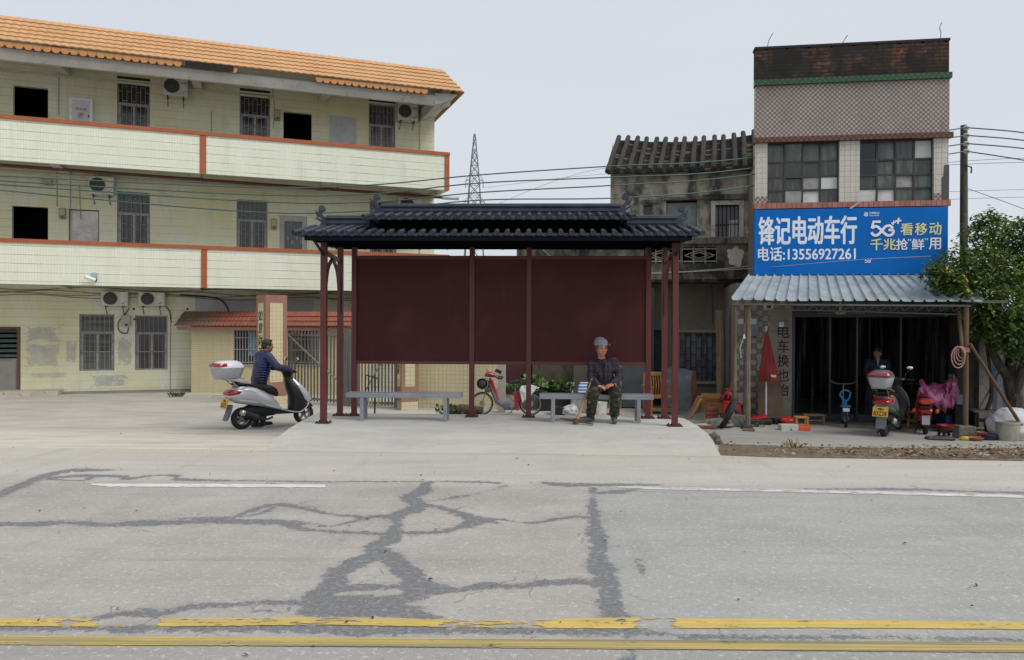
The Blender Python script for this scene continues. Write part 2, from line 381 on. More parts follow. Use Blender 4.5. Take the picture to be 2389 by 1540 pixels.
# tar poured into the cracks: centre lines (px, py, width in px) laid on the road, kept as a distance on its vertices
TAR = [
 [(1382,1138,16),(1382,1155,12),(1382,1180,20),(1388,1206,26),(1386,1230,42),(1395,1270,48),(1393,1310,60),(1413,1355,50),(1422,1395,56),(1430,1425,60),(1438,1443,46),(1456,1452,10),(1465,1495,10),(1471,1520,18),(1470,1545,30)],
 [(995,1127,14),(980,1150,22),(952,1160,40),(970,1172,36),(965,1190,28),(928,1202,34),(925,1225,24),(915,1245,24),(905,1262,40),(872,1277,52),(884,1292,64),(835,1312,44),(790,1338,52),(780,1362,62),(752,1385,54),(742,1408,48)],
 [(890,1290,50),(925,1313,30),(955,1342,46),(978,1365,44),(1025,1377,30),(1075,1376,12),(1125,1367,20),(1195,1369,9),(1265,1362,20),(1345,1357,18),(1400,1366,14)],
 [(770,1372,40),(850,1370,20),(930,1370,12),(970,1383,30),(925,1400,40),(850,1402,40),(770,1402,40),(725,1408,12),(650,1405,12),(550,1410,10),(450,1417,16),(390,1431,12),(350,1430,22),(300,1431,14),(200,1446,9)],
 [(720,1425,26),(800,1428,48),(875,1428,58),(950,1430,44),(1010,1444,14)],
 [(-10,1465,12),(200,1467,9),(350,1467,18),(600,1465,22),(760,1467,30),(830,1469,44),(950,1468,30),(1195,1472,18),(1345,1475,16),(1455,1470,28),(1545,1481,10),(1795,1486,7),(2045,1487,6),(2400,1493,7)],
 [(-10,1221,8),(75,1222,14),(160,1219,10),(245,1225,8),(300,1222,16),(380,1220,14),(450,1217,12),(500,1215,17),(575,1217,14),(635,1217,18),(680,1223,16),(700,1234,9),(770,1240,7),(850,1243,7),(900,1246,9),(950,1243,7),(1025,1242,8),(1065,1232,12),(1115,1217,22),(1150,1212,10),(1195,1216,3),(1245,1220,3),(1335,1206,7),(1385,1208,9)],
 [(535,1212,5),(575,1195,7),(615,1182,7),(655,1177,10),(710,1187,6),(770,1200,5),(810,1203,6),(850,1207,8),(890,1205,9),(925,1207,14)],
 [(690,1215,4),(760,1228,3),(790,1224,5),(825,1216,6),(860,1207,6)],
 [(975,1177,14),(1030,1185,7),(1065,1195,9),(1112,1212,18),(1160,1220,3)],
 [(-10,1158,8),(50,1132,8),(100,1112,9),(160,1098,12),(210,1097,8),(262,1097,3)],
 [(112,1115,5),(200,1110,9),(280,1112,5),(300,1117,5),(350,1110,3),(410,1110,7),(424,1119,7),(550,1121,3),(700,1123,3),(770,1124,3),(950,1123,2),(1100,1124,4),(1160,1127,4)],
 [(110,1118,4),(190,1121,3),(215,1113,5)],
 [(1270,1126,7),(1315,1131,13),(1370,1131,11),(1445,1131,6),(1535,1131,3)],
 [(1400,1150,6),(1440,1147,9),(1480,1143,4)],
 [(1880,1141,2),(1995,1141,4),(2095,1141,6),(2250,1146,3),(2400,1150,5)],
 [(1000,1170,2),(1120,1150,1),(1180,1132,2)], [(640,1182,3),(600,1200,3),(520,1208,5),(420,1208,3)],
 [(1490,1305,3),(1497,1330,4),(1500,1345,2)], [(1050,1072,2),(1090,1073,4),(1160,1072,2)],
]

import numpy as np
X = [-80, -40, -20, -12, -9] + [-7.6 + .0225 * i for i in range(676)] + [9, 12, 20, 40, 80]
Y = [-14, 0, 2.5, 3.3] + [3.5 + .022 * i for i in range(236)]
Y = [y for y in Y if y < 8.65] + [8.7, 9.0]
gx, gy = np.meshgrid(np.array(X), np.array(Y), indexing='ij'); tarv = np.full(gx.shape, -1.0)
for i, L in enumerate(TAR):
    P = spline([(a, b, c) for a, b, c in L], 5); C_ = []
    for j, p in enumerate(P):
        d = P[min(j + 1, len(P) - 1)] - P[max(j - 1, 0)]; d = Vector((d.x, d.y, 0)).normalized(); q = Vector((-d.y, d.x, 0)) * p.z * .5
        a = on(p.x + q.x, p.y + q.y, 0); b = on(p.x - q.x, p.y - q.y, 0); C_.append(((a.x + b.x) / 2, (a.y + b.y) / 2, min((a - b).length / 2, .12) * .70 + .007))
    for (ax, ay, aw), (bx, by, bw) in zip(C_, C_[1:]):
        r = max(aw, bw) + .25; sx = (gx > min(ax, bx) - r) & (gx < max(ax, bx) + r) & (gy > min(ay, by) - r) & (gy < max(ay, by) + r)
        if not sx.any(): continue
        qx, qy = gx[sx], gy[sx]; dx, dy = bx - ax, by - ay; t = np.clip(((qx - ax) * dx + (qy - ay) * dy) / max(dx * dx + dy * dy, 1e-9), 0, 1)
        tarv[sx] = np.maximum(tarv[sx], aw + (bw - aw) * t - np.hypot(qx - ax - t * dx, qy - ay - t * dy))
mb = MB(); k = len(X); n = len(Y)
vs = [(x, y, 0) for x in X for y in Y] + [(x, yedge(x), 0) for x in X] + [(x, yedge(x), -.08) for x in X]
fs = [(i * n + j, (i + 1) * n + j, (i + 1) * n + j + 1, i * n + j + 1) for i in range(k - 1) for j in range(n - 1)]
fs += [(i * n + n - 1, (i + 1) * n + n - 1, n * k + i + 1, n * k + i) for i in range(k - 1)] + [(n * k + i, n * k + i + 1, (n + 1) * k + i + 1, (n + 1) * k + i) for i in range(k - 1)]
mb.add(vs, fs); road = struct(mb.build('road', road_mat()))
at_ = road.data.attributes.new('tar', 'FLOAT', 'POINT'); at_.data.foreach_set('value', np.concatenate([tarv.ravel(), np.full(2 * k, -1.0)]).astype(np.float32))

def paint_mat(name, col, wear, lo, hi, streak):
    q = NT(name); c = q.mix(q.noise((3, 14, 1), .4, .7, amt=.7), col, tuple(v * .86 for v in col))
    c = q.mix(q.noise((.35, 60, 1), .40, .58, det=5, amt=streak), c, wear)
    q.l(c, q.p.inputs['Base Color']); q.p.inputs['Roughness'].default_value = .7
    at = q.n('ShaderNodeAttribute', attribute_name='wear'); n_ = q.noise((4, 11, 1), 0, 1, det=9, rough=.78)
    q.alpha(q.math('SUBTRACT', 1., q.step(q.math('ADD', n_, q.math('MULTIPLY', at.outputs['Fac'], .16)), lo, hi))); return q.m
def band(mb, top, bot, z, step=9, gaps=()):
    """a painted band between two lines of (px, py) points"""
    def ev(L, x):
        for (a, b), (c, d) in zip(L, L[1:]):
            if a <= x <= c: return b + (d - b) * (x - a) / (c - a)
        return L[-1][1] if x > L[-1][0] else L[0][1]
    x = top[0][0]; A = []; B = []
    while x <= top[-1][0]:
        A.append(on(x, ev(top, x) + .9 * noise.noise((x * .06, 1, z * 900)), z)); B.append(on(x, ev(bot, x) + 1.3 * noise.noise((x * .06, 5, z * 700)), z)); x += step
    k = len(A); mb.add(A + B, [(a, k + a, k + a + 1, a + 1) for a in range(k - 1)])
    mb.wear = [max([0] + [g2 * min(1, max(0, min(top[0][0] + step * a - g0, g1 - top[0][0] - step * a) / 30 + .5)) for g0, g1, g2 in gaps]) for a in range(k)] * 2
m1 = MB(); band(m1, [(-700, 1438), (300, 1443), (760, 1439), (1200, 1447), (1440, 1440), (1900, 1445), (2410, 1450), (3000, 1456)], [(-700, 1456), (300, 1462), (760, 1457), (1200, 1465), (1440, 1466), (1900, 1464), (2410, 1468), (3000, 1474)], .0040, 9, ((140, 180, .7), (226, 275, 1), (280, 370, 1), (740, 830, .55), (1040, 1250, .62), (1440, 1462, .7), (1480, 1570, .9)))
lm_ = struct(m1.build('lane_marking', paint_mat('worn_yellow_paint', (216, 184, 92), (150, 138, 104), .56, .60, .5)))
wa = lm_.data.attributes.new('wear', 'FLOAT', 'POINT'); wa.data.foreach_set('value', m1.wear)
m1 = MB(); band(m1, [(-700, 1479), (600, 1486), (1200, 1490), (2410, 1498), (3000, 1503)], [(-700, 1500), (600, 1506), (1200, 1511), (2410, 1522), (3000, 1528)], .0045)
struct(m1.build('lane_marking', paint_mat('faded_yellow_paint', (206, 178, 96), (126, 120, 96), .60, .68, 1.)))
m1 = MB(); band(m1, [(213, 1128), (500, 1128.5), (763, 1130)], [(213, 1131), (255, 1135), (758, 1137), (763, 1135)], .004, 6)
struct(m1.build('lane_marking', paint_mat('white_road_paint', (222, 221, 216), (190, 187, 180), .57, .65, .4)))
m1 = MB(); band(m1, [(1440, 1134), (1900, 1143), (2410, 1155), (2900, 1166)], [(1440, 1137), (1500, 1141), (1900, 1149), (2410, 1162), (2900, 1174)], .004, 6)
struct(m1.build('lane_marking', paint_mat('worn_white_road_paint', (214, 212, 206), (180, 177, 170), .52, .60, .5)))

def scuff_mat():
    q = NT('pale_scuff'); q.l(q.mix(q.noise(9, .4, .7), (212, 211, 206), (190, 189, 184)), q.p.inputs['Base Color']); q.p.inputs['Roughness'].default_value = .9
    q.alpha(q.noise((9, 9, 1), .42, .7, det=7, amt=.55)); return q.m
m1 = MB()
for L in (((1610, 1195, 3), (1640, 1225, 7), (1672, 1275, 9), (1718, 1335, 12)), ((1880, 1238, 4), (1930, 1265, 9), (2005, 1310, 7)), ((2170, 1245, 3), (2260, 1290, 6), (2370, 1350, 6)), ((1800, 1190, 3), (1840, 1215, 5))):
    P = spline([tuple(q) for q in L], 5); A = [on(p.x - p.z / 2, p.y, .0035) for p in P]; B = [on(p.x + p.z / 2, p.y, .0035) for p in P]; k = len(A)
    m1.add(A + B, [(a, k + a, k + a + 1, a + 1) for a in range(k - 1)])
struct(m1.build('scuff_mark', scuff_mat()))

# raised concrete platform under the shelter
def platform_mat():
    q = NT('platform_concrete')
    c = q.mix(q.noise((.9, 1.8, 1), .35, .68), (192, 190, 184), (176, 174, 168))
    c = q.mix(q.noise((3, 9, 1), .5, .7, amt=.45, dist=1.5), c, (206, 204, 198))
    c = q.mix(q.noise((2, 26, 1), .55, .72, amt=.35, dist=.6), c, (140, 139, 135))
    c = q.mix(q.noise((50, 50, 10), .62, .7, amt=.5), c, (130, 128, 122)); c = q.mix(q.noise((1.1, 1.1, 1), .52, .75, det=8, amt=.45), c, (160, 155, 145)); c = q.mix(q.math('MULTIPLY', q.step(q.xyz()[1], 10.35, 9.75), q.noise((5, 5, 1), .3, .7, det=6, amt=.55)), c, (188, 176, 156))
    q.l(c, q.p.inputs['Base Color']); q.p.inputs['Roughness'].default_value = .85
    q.bump(q.noise((8, 20, 8), .3, .7, dist=1.), .3, .008); return q.m
rows = [(-3.12, 9.78, .0015, 2.60, 9.52, .0015), (-3.2, 10.25, .028, 2.68, 10.05, .028), (-3.25, 10.7, .05, 2.76, 10.5, .048), (-3.3, 11.3, .068, 2.83, 11.05, .066),
        (-3.36, 12.2, .075, 2.89, 12, .075), (-3.4, 13.2, .075, 2.88, 12.9, .075), (-3.36, 13.42, .075, 2.7, 13.2, .075)]
mb = MB(); N = 40; vs = []
for a, b, c, d, e, f in rows:
    for i in range(N + 1):
        t = i / N; x = a + (d - a) * t; vs.append((x, b + (e - b) * t, c + (f - c) * t + (.003 * noise.noise((x * 2, b * 2, 0)) if b > 10 else 0)))
k = N + 1; rr = len(rows)
fs = [(j * k + i, j * k + i + 1, (j + 1) * k + i + 1, (j + 1) * k + i) for j in range(rr - 1) for i in range(N)]
rim = [j * k for j in range(rr)] + [(rr - 1) * k + i for i in range(1, k)] + [j * k + N for j in range(rr - 2, -1, -1)]
base = len(vs); vs += [(vs[i][0], vs[i][1], -.45) for i in rim]
fs += [(rim[i], base + i, base + i + 1, rim[i + 1]) for i in range(len(rim) - 1)]
mb.add(vs, fs); struct(mb.build('platform', platform_mat(), smooth=True, ang=30))

# strip of bare earth with litter between road and apron
def strip(px, t):
    top = [(1655, 1030), (1700, 1037), (1900, 1043), (2150, 1046), (2420, 1046), (3000, 1046)]; bot = [(1676, 1062), (1800, 1067), (2420, 1076), (3000, 1084)]
    def ev(L):
        for (a, b), (c, d) in zip(L, L[1:]):
            if a <= px <= c: return b + (d - b) * (px - a) / (c - a)
        return L[-1][1]
    y = ev(top) * (1 - t) + ev(bot) * t; return G(px, y)
mb = MB(); vs = []; nx, ny = 240, 12
for i in range(nx + 1):
    px = 1678 + (2900 - 1678) * i / nx
    for j in range(ny + 1):
        jt = j / ny + (.06 * noise.noise((px * .05, j, 0)) if j in (0, 1) else 0)
        p = strip(px, jt); e = math.sin(math.pi * j / ny)
        p.z += .006 + e * (.008 + .03 * max(0, noise.noise((p.x * 3, p.y * 6, 1))) + .02 * min(1.1, max(0, (px - 2000) / 400))); vs.append(p)
mb.add(vs, [(i * (ny + 1) + j, i * (ny + 1) + j + 1, (i + 1) * (ny + 1) + j + 1, (i + 1) * (ny + 1) + j) for i in range(nx) for j in range(ny)])
struct(mb.build('dirt_strip', mat('bare_earth', (122, 106, 86), .95, layers=((5, (92, 78, 62), .4, .65), (22, (150, 134, 112), .5, .68, .8), (60, (70, 58, 46), .55, .7, .7)), bump=(40, .8)), smooth=True))
leafm = [mat('dry_leaf_brown', (112, 84, 58), .8), mat('dry_leaf_pale', (158, 138, 108), .8), mat('dry_leaf_dark', (66, 50, 38), .8), mat('paper_scrap', (214, 212, 206), .8)]
mb = MB()
for i in range(2600):
    px = 1690 + 1150 * rnd.random() ** (.55 if i % 3 else 1); t = rnd.random() * .95
    if px < 1950 and rnd.random() < .6: continue
    p = strip(px, t); s = rnd.uniform(.010, .036); a = rnd.random() * 6.3
    u = Vector((math.cos(a), math.sin(a), rnd.uniform(-.3, .3))) * s; v = Vector((-math.sin(a), math.cos(a), rnd.uniform(-.4, .6))) * s * .55
    c = p + Vector((0, 0, .022 + rnd.random() * .03 + .02 * min(1.1, max(0, (px - 2000) / 400))))
    mb.add([c - u, c + v * 1 + Vector((0, 0, s * .3)), c + u, c - v], [(0, 1, 2), (0, 2, 3)], rnd.choice([0, 0, 0, 1, 1, 2, 2]) if rnd.random() > .012 else 3)
o = mb.build('leaf_litter', leafm); o['kind'] = 'stuff'

# ================================================================== bus shelter
SH = Fr(-YAW, (-.199, 12.46), .075)
maroon = mat('maroon_paint', (92, 37, 38), .42, layers=((2.2, (80, 31, 33), .4, .7), (26, (104, 48, 48), .62, .78, .4)))
panelm = mat('maroon_panel_paint', (70, 26, 27), .55, layers=((.9, (64, 22, 25), .35, .7), (1.3, (92, 46, 47), .5, .8, .7), ((9, 9, 1), (92, 46, 46), .62, .78, .45), (40, (100, 60, 58), .68, .76, .5)), spec=.25)
navy = mat('slate_blue_paint', (58, 64, 76), .5, layers=((3, (44, 49, 60), .38, .66), (1.1, (68, 72, 80), .5, .7, .6), (30, (84, 89, 98), .58, .78, .45)), spec=.35)
navyd = mat('dark_navy_paint', (24, 27, 37), .7, layers=((3, (19, 22, 30), .4, .7),), spec=.15)
blk = mat('dark_steel', (30, 30, 32), .5)
shelter = thing('bus_shelter', 'maroon steel bus shelter with a two-tier dark tiled roof on a concrete platform', 'bus shelter', SH.o, SH.a)
def post(x, y, h, wd=.088):
    p = MB().box(x - wd / 2, x + wd / 2, y - wd / 2, y + wd / 2, .012, h).build('post', maroon, shelter, bev=.004)
    b = MB().box(x - .11, x + .11, y - .1, y + .1, 0, .014)
    for i in (-1, 1):
        for j in (-1, 1): b.lathe([(.012, .014), (.012, .038), (0, .04)], 6, (x + i * .085, y + j * .075, 0))
        b.prism([(x + i * .044, .014), (x + i * .075, .014), (x + i * .044, .05)], y - .004, y + .004)
    b.build('base_plate', mat('plate_maroon', (72, 34, 34), .6, layers=((14, (96, 66, 54), .5, .7, .7),)), p)
for s in (-1, 1):
    post(s * 2.735, -.5, 2.9, .092); post(s * 2.735, .5, 2.86, .088)
PX = (-2.493, -.494, .465, 2.462)
for x in PX: post(x, .5, 2.86, .086)
for a, b in zip(PX, PX[1:]):
    MB().box(a + .043, b - .043, .488, .508, .94, 2.66).build('panel', panelm, shelter)
    
    for z in (.885, 2.66): MB().box(a + .043, b - .043, .465, .535, z, z + .055).build('panel_rail', maroon, shelter, bev=.003)
# side arches
for s in (-1, 1):
    m = MB(); x = s * 2.735
    m.bar((x, -.46, 2.68), (x, .46, 2.62), .05, .06)
    for e in (-1, 1):
        P = spline([(x, e * .43, 1.75), (x, e * .40, 2.15), (x, e * .27, 2.45), (x, 0, 2.62)], 6)
        for p, q in zip(P, P[1:]): m.bar(p, q, .035, .05, up=(1, 0, 0))
    m.build('arch_brace', maroon, shelter)
# roof frame
m = MB()
for y in (-.5, .5): m.box(-2.95, 2.95, y - .04, y + .04, 2.86, 2.94)
for i in range(13):
    x = -2.9 + i * 5.8 / 12
    for e in (-1, 1): m.bar((x, 0, 3.1), (x, -1.05 if e < 0 else .9, 2.88), .04, .05)
for x in (-2.735, 2.735): m.bar((x, -.5, 2.62), (x, -1.03, 2.8), .03, .035)
m.build('roof_frame', blk, shelter)
for e in (-1,):
    MB().box(-2.86, 2.86, *sorted((e * 1.07, e * 1.04)), 2.80, 2.88).build('fascia_board', navyd, shelter)
for s in (-1, 1):
    MB().prism([(-1.07, 2.80), (0, 3.0), (.93, 2.85), (.93, 2.89), (0, 3.14), (-1.07, 2.86)], s * 2.86 - .015, s * 2.86 + .015, ax='x').build('gable_board', navyd, shelter)
def tiled_roof(name, n, half, ey, ez, ry, rz, cut=0.):
    """rolls of half-round tiles with flat pans between them and pointed drip tiles on both eaves"""
    m = MB(); pitch = 2 * half / n
    for e in (-1, 1):
        E = Vector((0, e * (ey if e < 0 else ey - .17), ez + (.03 if e > 0 else 0))); T = Vector((0, e * ry, rz)); d = T - E; C_ = E + d * .24
        for a, b, S_ in (((-half, -cut, T), (-cut, cut, C_), (cut, half, T)) if cut and e < 0 else ((-half, half, T),)):
            m.add([(a, E.y, E.z - .03), (b, E.y, E.z - .03), (b, S_.y, S_.z - .03), (a, S_.y, S_.z - .03), (a, E.y, E.z - .045), (b, E.y, E.z - .045), (b, S_.y, S_.z - .045), (a, S_.y, S_.z - .045)],
                  [(0, 1, 2, 3), (7, 6, 5, 4), (0, 4, 5, 1), (1, 5, 6, 2), (3, 7, 4, 0), (2, 6, 7, 3)])
        for i in range(n + 1):
            x = -half + i * pitch; o = Vector((x, 0, 0)); segs = 4
            for k in range(1 if cut and e < 0 and abs(x) < cut else segs):
                a = o + E + d * (k / segs); b = o + E + d * ((k + 1.04) / segs)
                m.tube([a - d.normalized() * (.03 if k == 0 else 0), b], [.038, .034], 10)
            a = o + E - d.normalized() * .032
            nrm = d.normalized(); m.lathe([(.04, 0), (.04, .012), (.030, .014), (.025, .008), (0, .01)], 12, a, Matrix(((1, 0, 0), (0, nrm.y, -nrm.z), (0, nrm.z, nrm.y))).transposed() @ Matrix.Identity(3) if False else Vector((0, 0, 1)).rotation_difference(-nrm).to_matrix())
            if i < n:
                c = x + pitch / 2; y = E.y - e * .014; q = [(c - .05, E.z + .012), (c - .02, E.z - .012), (c + .02, E.z - .012), (c + .05, E.z + .012), (c + .054, E.z - .022), (c + .03, E.z - .042), (c, E.z - .060), (c - .03, E.z - .042), (c - .054, E.z - .022)]
                m.prism(q, y, y + .012)
    return m.build(name, navy, shelter, smooth=True, ang=50)
tiled_roof('roof_tiles', 38, 3.01, 1.13, 2.909, .06, 3.14, 1.9)
tiled_roof('upper_roof_tiles', 26, 2.06, .72, 3.205, .06, 3.345)
def ridge(name, half, zb, hh):
    m = MB(); k = hh / .17
    pr = [(-.035, zb), (-.035, zb + .075 * k), (-.055, zb + .085 * k), (-.055, zb + .105 * k), (-.035, zb + .115 * k), (-.035, zb + .13 * k), (-.06, zb + .145 * k), (-.055, zb + .17 * k), (-.03, zb + .185 * k)]
    pr = pr + [(-a, b) for a, b in reversed(pr)]
    m.prism(pr, -half, half, ax='x'); m.build(name, navy, shelter)
    for s in (-1, 1):
        o = MB(); S = 1 / 1300
        def T(a, b): return (s * (half + (870 - a) * S - .02), zb + hh + (600 - b) * S)
        P = [(900, 655, 110), (800, 655, 92), (735, 600, 78), (700, 520, 62), (703, 450, 58), (735, 415, 62), (765, 430, 44)]
        P = spline(P, 6); A = []; B = []
        for j, p in enumerate(P):
            d = P[min(j + 1, len(P) - 1)] - P[max(j - 1, 0)]; d = Vector((d.x, d.y)).normalized()
            A.append((p.x - d.y * p.z / 2, p.y + d.x * p.z / 2)); B.append((p.x + d.y * p.z / 2, p.y - d.x * p.z / 2))
        for j in range(len(P) - 1): o.prism([T(*A[j]), T(*A[j + 1]), T(*B[j + 1]), T(*B[j])], -.03, .03)
        o.lathe([(.052, -.036), (.052, .036)], 14, (T(742, 432)[0], 0, T(742, 432)[1]), Matrix.Rotation(R(90), 3, 'X'))
        for tri in ([(585, 460), (650, 500), (690, 600), (640, 612)], [(578, 625), (640, 618), (770, 690), (720, 720)], [(690, 790), (740, 700), (860, 715), (830, 820), (715, 850)]):
            o.prism([T(*q) for q in tri], -.024, .024)
        o.build('ridge_ornament', navy, shelter)
ridge('ridge', 2.83, 3.07, .235)
ridge('upper_ridge', 1.93, 3.275, .22)
m = MB()
for e in (-1, 1): m.box(-1.9, 1.9, *sorted((e * .40, e * .37)) if e < 0 else (.6, .63), 2.90, 3.22)
for s in (-1, 1): m.box(*sorted((s * 1.9, s * 1.94)), -.87, .63, 2.90, 3.13)
m.build('gap_shade_board', mat('painted_shade_navy', (14, 15, 20), .95, spec=.0), shelter)  # added black boards: painted shade for the open gap between the two roofs
MB().prism([(-1.06, 2.815), (.93, 2.865), (.93, 2.88), (-1.06, 2.83)], -2.84, 2.84, ax='x').build('ceiling_board', mat('painted_shade_navy', (18, 20, 28)), shelter)  # near-black colour paints in the deep shade under the eaves

# benches
steel = mat('grey_painted_steel', (136, 141, 146), .45, layers=((2.5, (120, 125, 130), .4, .7), (30, (158, 162, 166), .6, .75, .5)), spec=.5)
def bench(px0, px1, leg0, leg1, label):
    y0 = -.22; a = SH.hit(px0, 918, y0); b = SH.hit(px1, 918, y0); c = (a.x + b.x) / 2
    L = SH.M @ Vector((c, y0 + .15, 0))
    t = thing('bench', label, 'bench', L, SH.a, 'steel benches of the shelter')
    h = (b.x - a.x) / 2
    MB().box(-h, h, -.15, .15, .375, .45).build('seat', steel, t, bev=.006)
    for q in (leg0, leg1):
        x = SH.hit(q, 950, y0).x - c
        for y in (-.13, .13): MB().box(x - .03, x + .03, y - .022, y + .022, 0, .375).build('leg', steel, t, bev=.004)
        MB().box(x - .02, x + .02, -.108, .108, .10, .135).build('stretcher', steel, t)
    return t
bench(806, 1075, 843, 1038, 'empty grey steel bench in the shelter, beside the parked bicycle')
bench(1258, 1525, 1290, 1490, 'grey steel bench in the shelter carrying the seated woman')
# ================================================================== three-storey building on the left
LB = Fr(R(20.2), (-13.12, 19.7), -.36)
WY = 1.95
tile_y = tilemat('cream_strip_tile', (224, 226, 209), (206, 208, 190), .064, .228, .005, (218, 221, 199), rough=.35,
                 layers=((1.1, (209, 212, 190), .4, .7, .6), ((2.6, 2.6, .35), (186, 186, 164), .54, .8, .5)))
tile_w = tilemat('wall_strip_tile', (223, 223, 203), (211, 211, 190), .064, .228, .004, (214, 215, 190), rough=.4,
                 layers=((.7, (212, 208, 164), .4, .64, .9), ((2.5, 2.5, .6), (184, 182, 160), .56, .75, .55)))
def tile_lines(m, amt=.45):
    """the joint between courses is darker than the joints between strips"""
    t = m.node_tree; p = t.nodes['Principled BSDF']; src = p.inputs['Base Color'].links[0].from_socket
    q = NT.__new__(NT); q.m = m; q.t = t; q.p = p; q.tc = t.nodes['Texture Coordinate']
    z = q.xyz()[2]; f = q.math('FRACT', q.math('DIVIDE', z, .228)); f = q.math('LESS_THAN', q.math('ABSOLUTE', q.math('SUBTRACT', f, .5)), .028)
    k = q.noise((.9, .9, .3), .3, .6, amt=amt)
    q.l(q.mix(q.math('MULTIPLY', f, k), src, (70, 68, 58)), p.inputs['Base Color'])
tile_lines(tile_y, .85); tile_lines(tile_w, .5)
capm = mat('brick_red_coping', (160, 88, 48), .6, layers=((3, (150, 78, 40), .4, .7), ((1.5, 30, 30), (206, 170, 140), .68, .74, .7)))
conc = mat('white_washed_concrete', (196, 196, 190), .8, layers=((1.6, (176, 176, 170), .4, .7), (5, (140, 138, 130), .58, .75, .7)), bump=(12, .3))
white_pl = mat('grey_white_panel', (190, 192, 194), .7, layers=((2, (176, 178, 180), .4, .7),))
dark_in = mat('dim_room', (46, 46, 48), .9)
alu = mat('aluminium_frame', (168, 168, 168), .45, layers=((8, (126, 128, 134), .4, .7),))
glass_d = mat('dark_window_glass', (44, 40, 40), .12, layers=((1.5, (62, 56, 54), .35, .65), ((20, 1, .5), (84, 74, 70), .5, .7, .6)), spec=.6)
glass_c = mat('curtained_window_glass', (104, 96, 98), .2, layers=(((18, 1, .4), (72, 66, 68), .4, .65),), spec=.5)
barm = mat('window_bar_grey', (146, 146, 146), .5)
bld = thing('apartment_building', 'cream tiled three-storey building with orange roof tiles and open balcony corridors', 'building', LB.o, LB.a)
Hc2, Hc1 = 7.33, 4.17; F3, F2 = 6.42, 3.2; XE = 11.9; XL = -5.0
op = []          # openings: kind, x0, x1, z0, z1
def opening(kind, px0, py0, px1, py1=None, z0=None):
    x0, x1, zz, z1 = LB.rect(px0, py0, px1, py1 or py0 + 60, WY)
    op.append((kind, x0, x1, z0 if z0 is not None else zz, z1)); return op[-1]
W3, W2 = F3 + .68, F2 + .72
opening('door', 31, 203, 112, z0=F3); opening('win', 273, 191, 350, z0=W3); opening('win', 559, 219, 630, z0=W3); opening('door', 661, 263, 727, z0=F3); opening('curt', 860, 243, 922, z0=W3)
opening('door', 28, 482, 112, z0=F2); opening('foil', 160, 489, 231, z0=F2); opening('win', 273, 448, 350, z0=W2); opening('win', 552, 467, 624, z0=W2); opening('gdoor', 652, 504, 716, z0=F2); opening('win', 862, 470, 925, z0=W2)
opening('shutdoor', -30, 762, 48, 918); opening('bars1', 185, 733, 267, 865); opening('bars2', 315, 736, 391, 863)
op.append(('win', -3.6, -2.5, W3, F3 + 2.6)); op.append(('win', -3.6, -2.5, W2, F2 + 2.6))
m = MB(); XW = 11.87
m.holes(XL, XW, -.3, 9.36, WY, .16, [(a, b, c, d) for _, a, b, c, d in op])
m.box(XW - .02, XW, WY + .001, 9.5, -.3, 9.36); m.box(XL, XL + .02, WY + .001, 9.5, -.3, 9.36); m.box(XL, XW, 9.48, 9.5, -.3, 9.36)
m.build('wall', tile_w, bld)
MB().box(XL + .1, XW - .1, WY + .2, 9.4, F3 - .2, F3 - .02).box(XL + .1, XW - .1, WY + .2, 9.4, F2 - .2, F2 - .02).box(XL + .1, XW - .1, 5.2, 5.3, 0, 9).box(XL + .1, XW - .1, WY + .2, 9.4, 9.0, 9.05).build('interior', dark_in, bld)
MB().box(XW - .45, XW + .03, WY - .05, WY + .4, F2 + .1, 9.3).build('corner_pier', tile_w, bld)
# windows and doors
def winframe(x0, x1, z0, z1, y, fm, gm, style, tr=.33):
    f = MB(); w = .04
    f.box(x0, x1, y, y + .05, z0, z0 + w).box(x0, x1, y, y + .05, z1 - w, z1).box(x0, x0 + w, y, y + .05, z0 + w, z1 - w).box(x1 - w, x1, y, y + .05, z0 + w, z1 - w)
    zt = z1 - tr * (z1 - z0)
    f.box(x0 + w, x1 - w, y - .005, y + .05, zt - .04, zt + .04); xm = (x0 + x1) / 2; f.box(xm - .03, xm + .03, y - .004, y + .05, z0 + w, zt - .04)
    for a in (x0 + w, x1 - w - .05): f.box(a, a + .05, y + .004, y + .045, z0 + w, zt - .04)
    o = f.build('window', fm, bld)
    MB().box(x0 + w, x1 - w, y + .03, y + .036, z0 + w, z1 - w).build('pane', gm, o)
    g = MB(); n = max(5, round((x1 - x0) / .125)); yy = y - .05
    for i in range(n + 1):
        x = x0 + .01 + (x1 - x0 - .02) * i / n; g.box(x - .006, x + .006, yy, yy + .012, z0, z1)
    if style == 'maze':
        for i in range(n):
            a = x0 + .01 + (x1 - x0 - .02) * i / n; b = x0 + .01 + (x1 - x0 - .02) * (i + 1) / n; k = 0; z = z0 + (.15 if i % 2 else .42)
            while z < z1: g.box(a + .006, b - .006, yy, yy + .012, z - .006, z + .006); z += .42
    else:
        for z in (z0 + .5 * (zt - z0), zt): g.box(x0, x1, yy - .004, yy + .016, z - .012, z + .012)
    g.build('grille', barm, o)
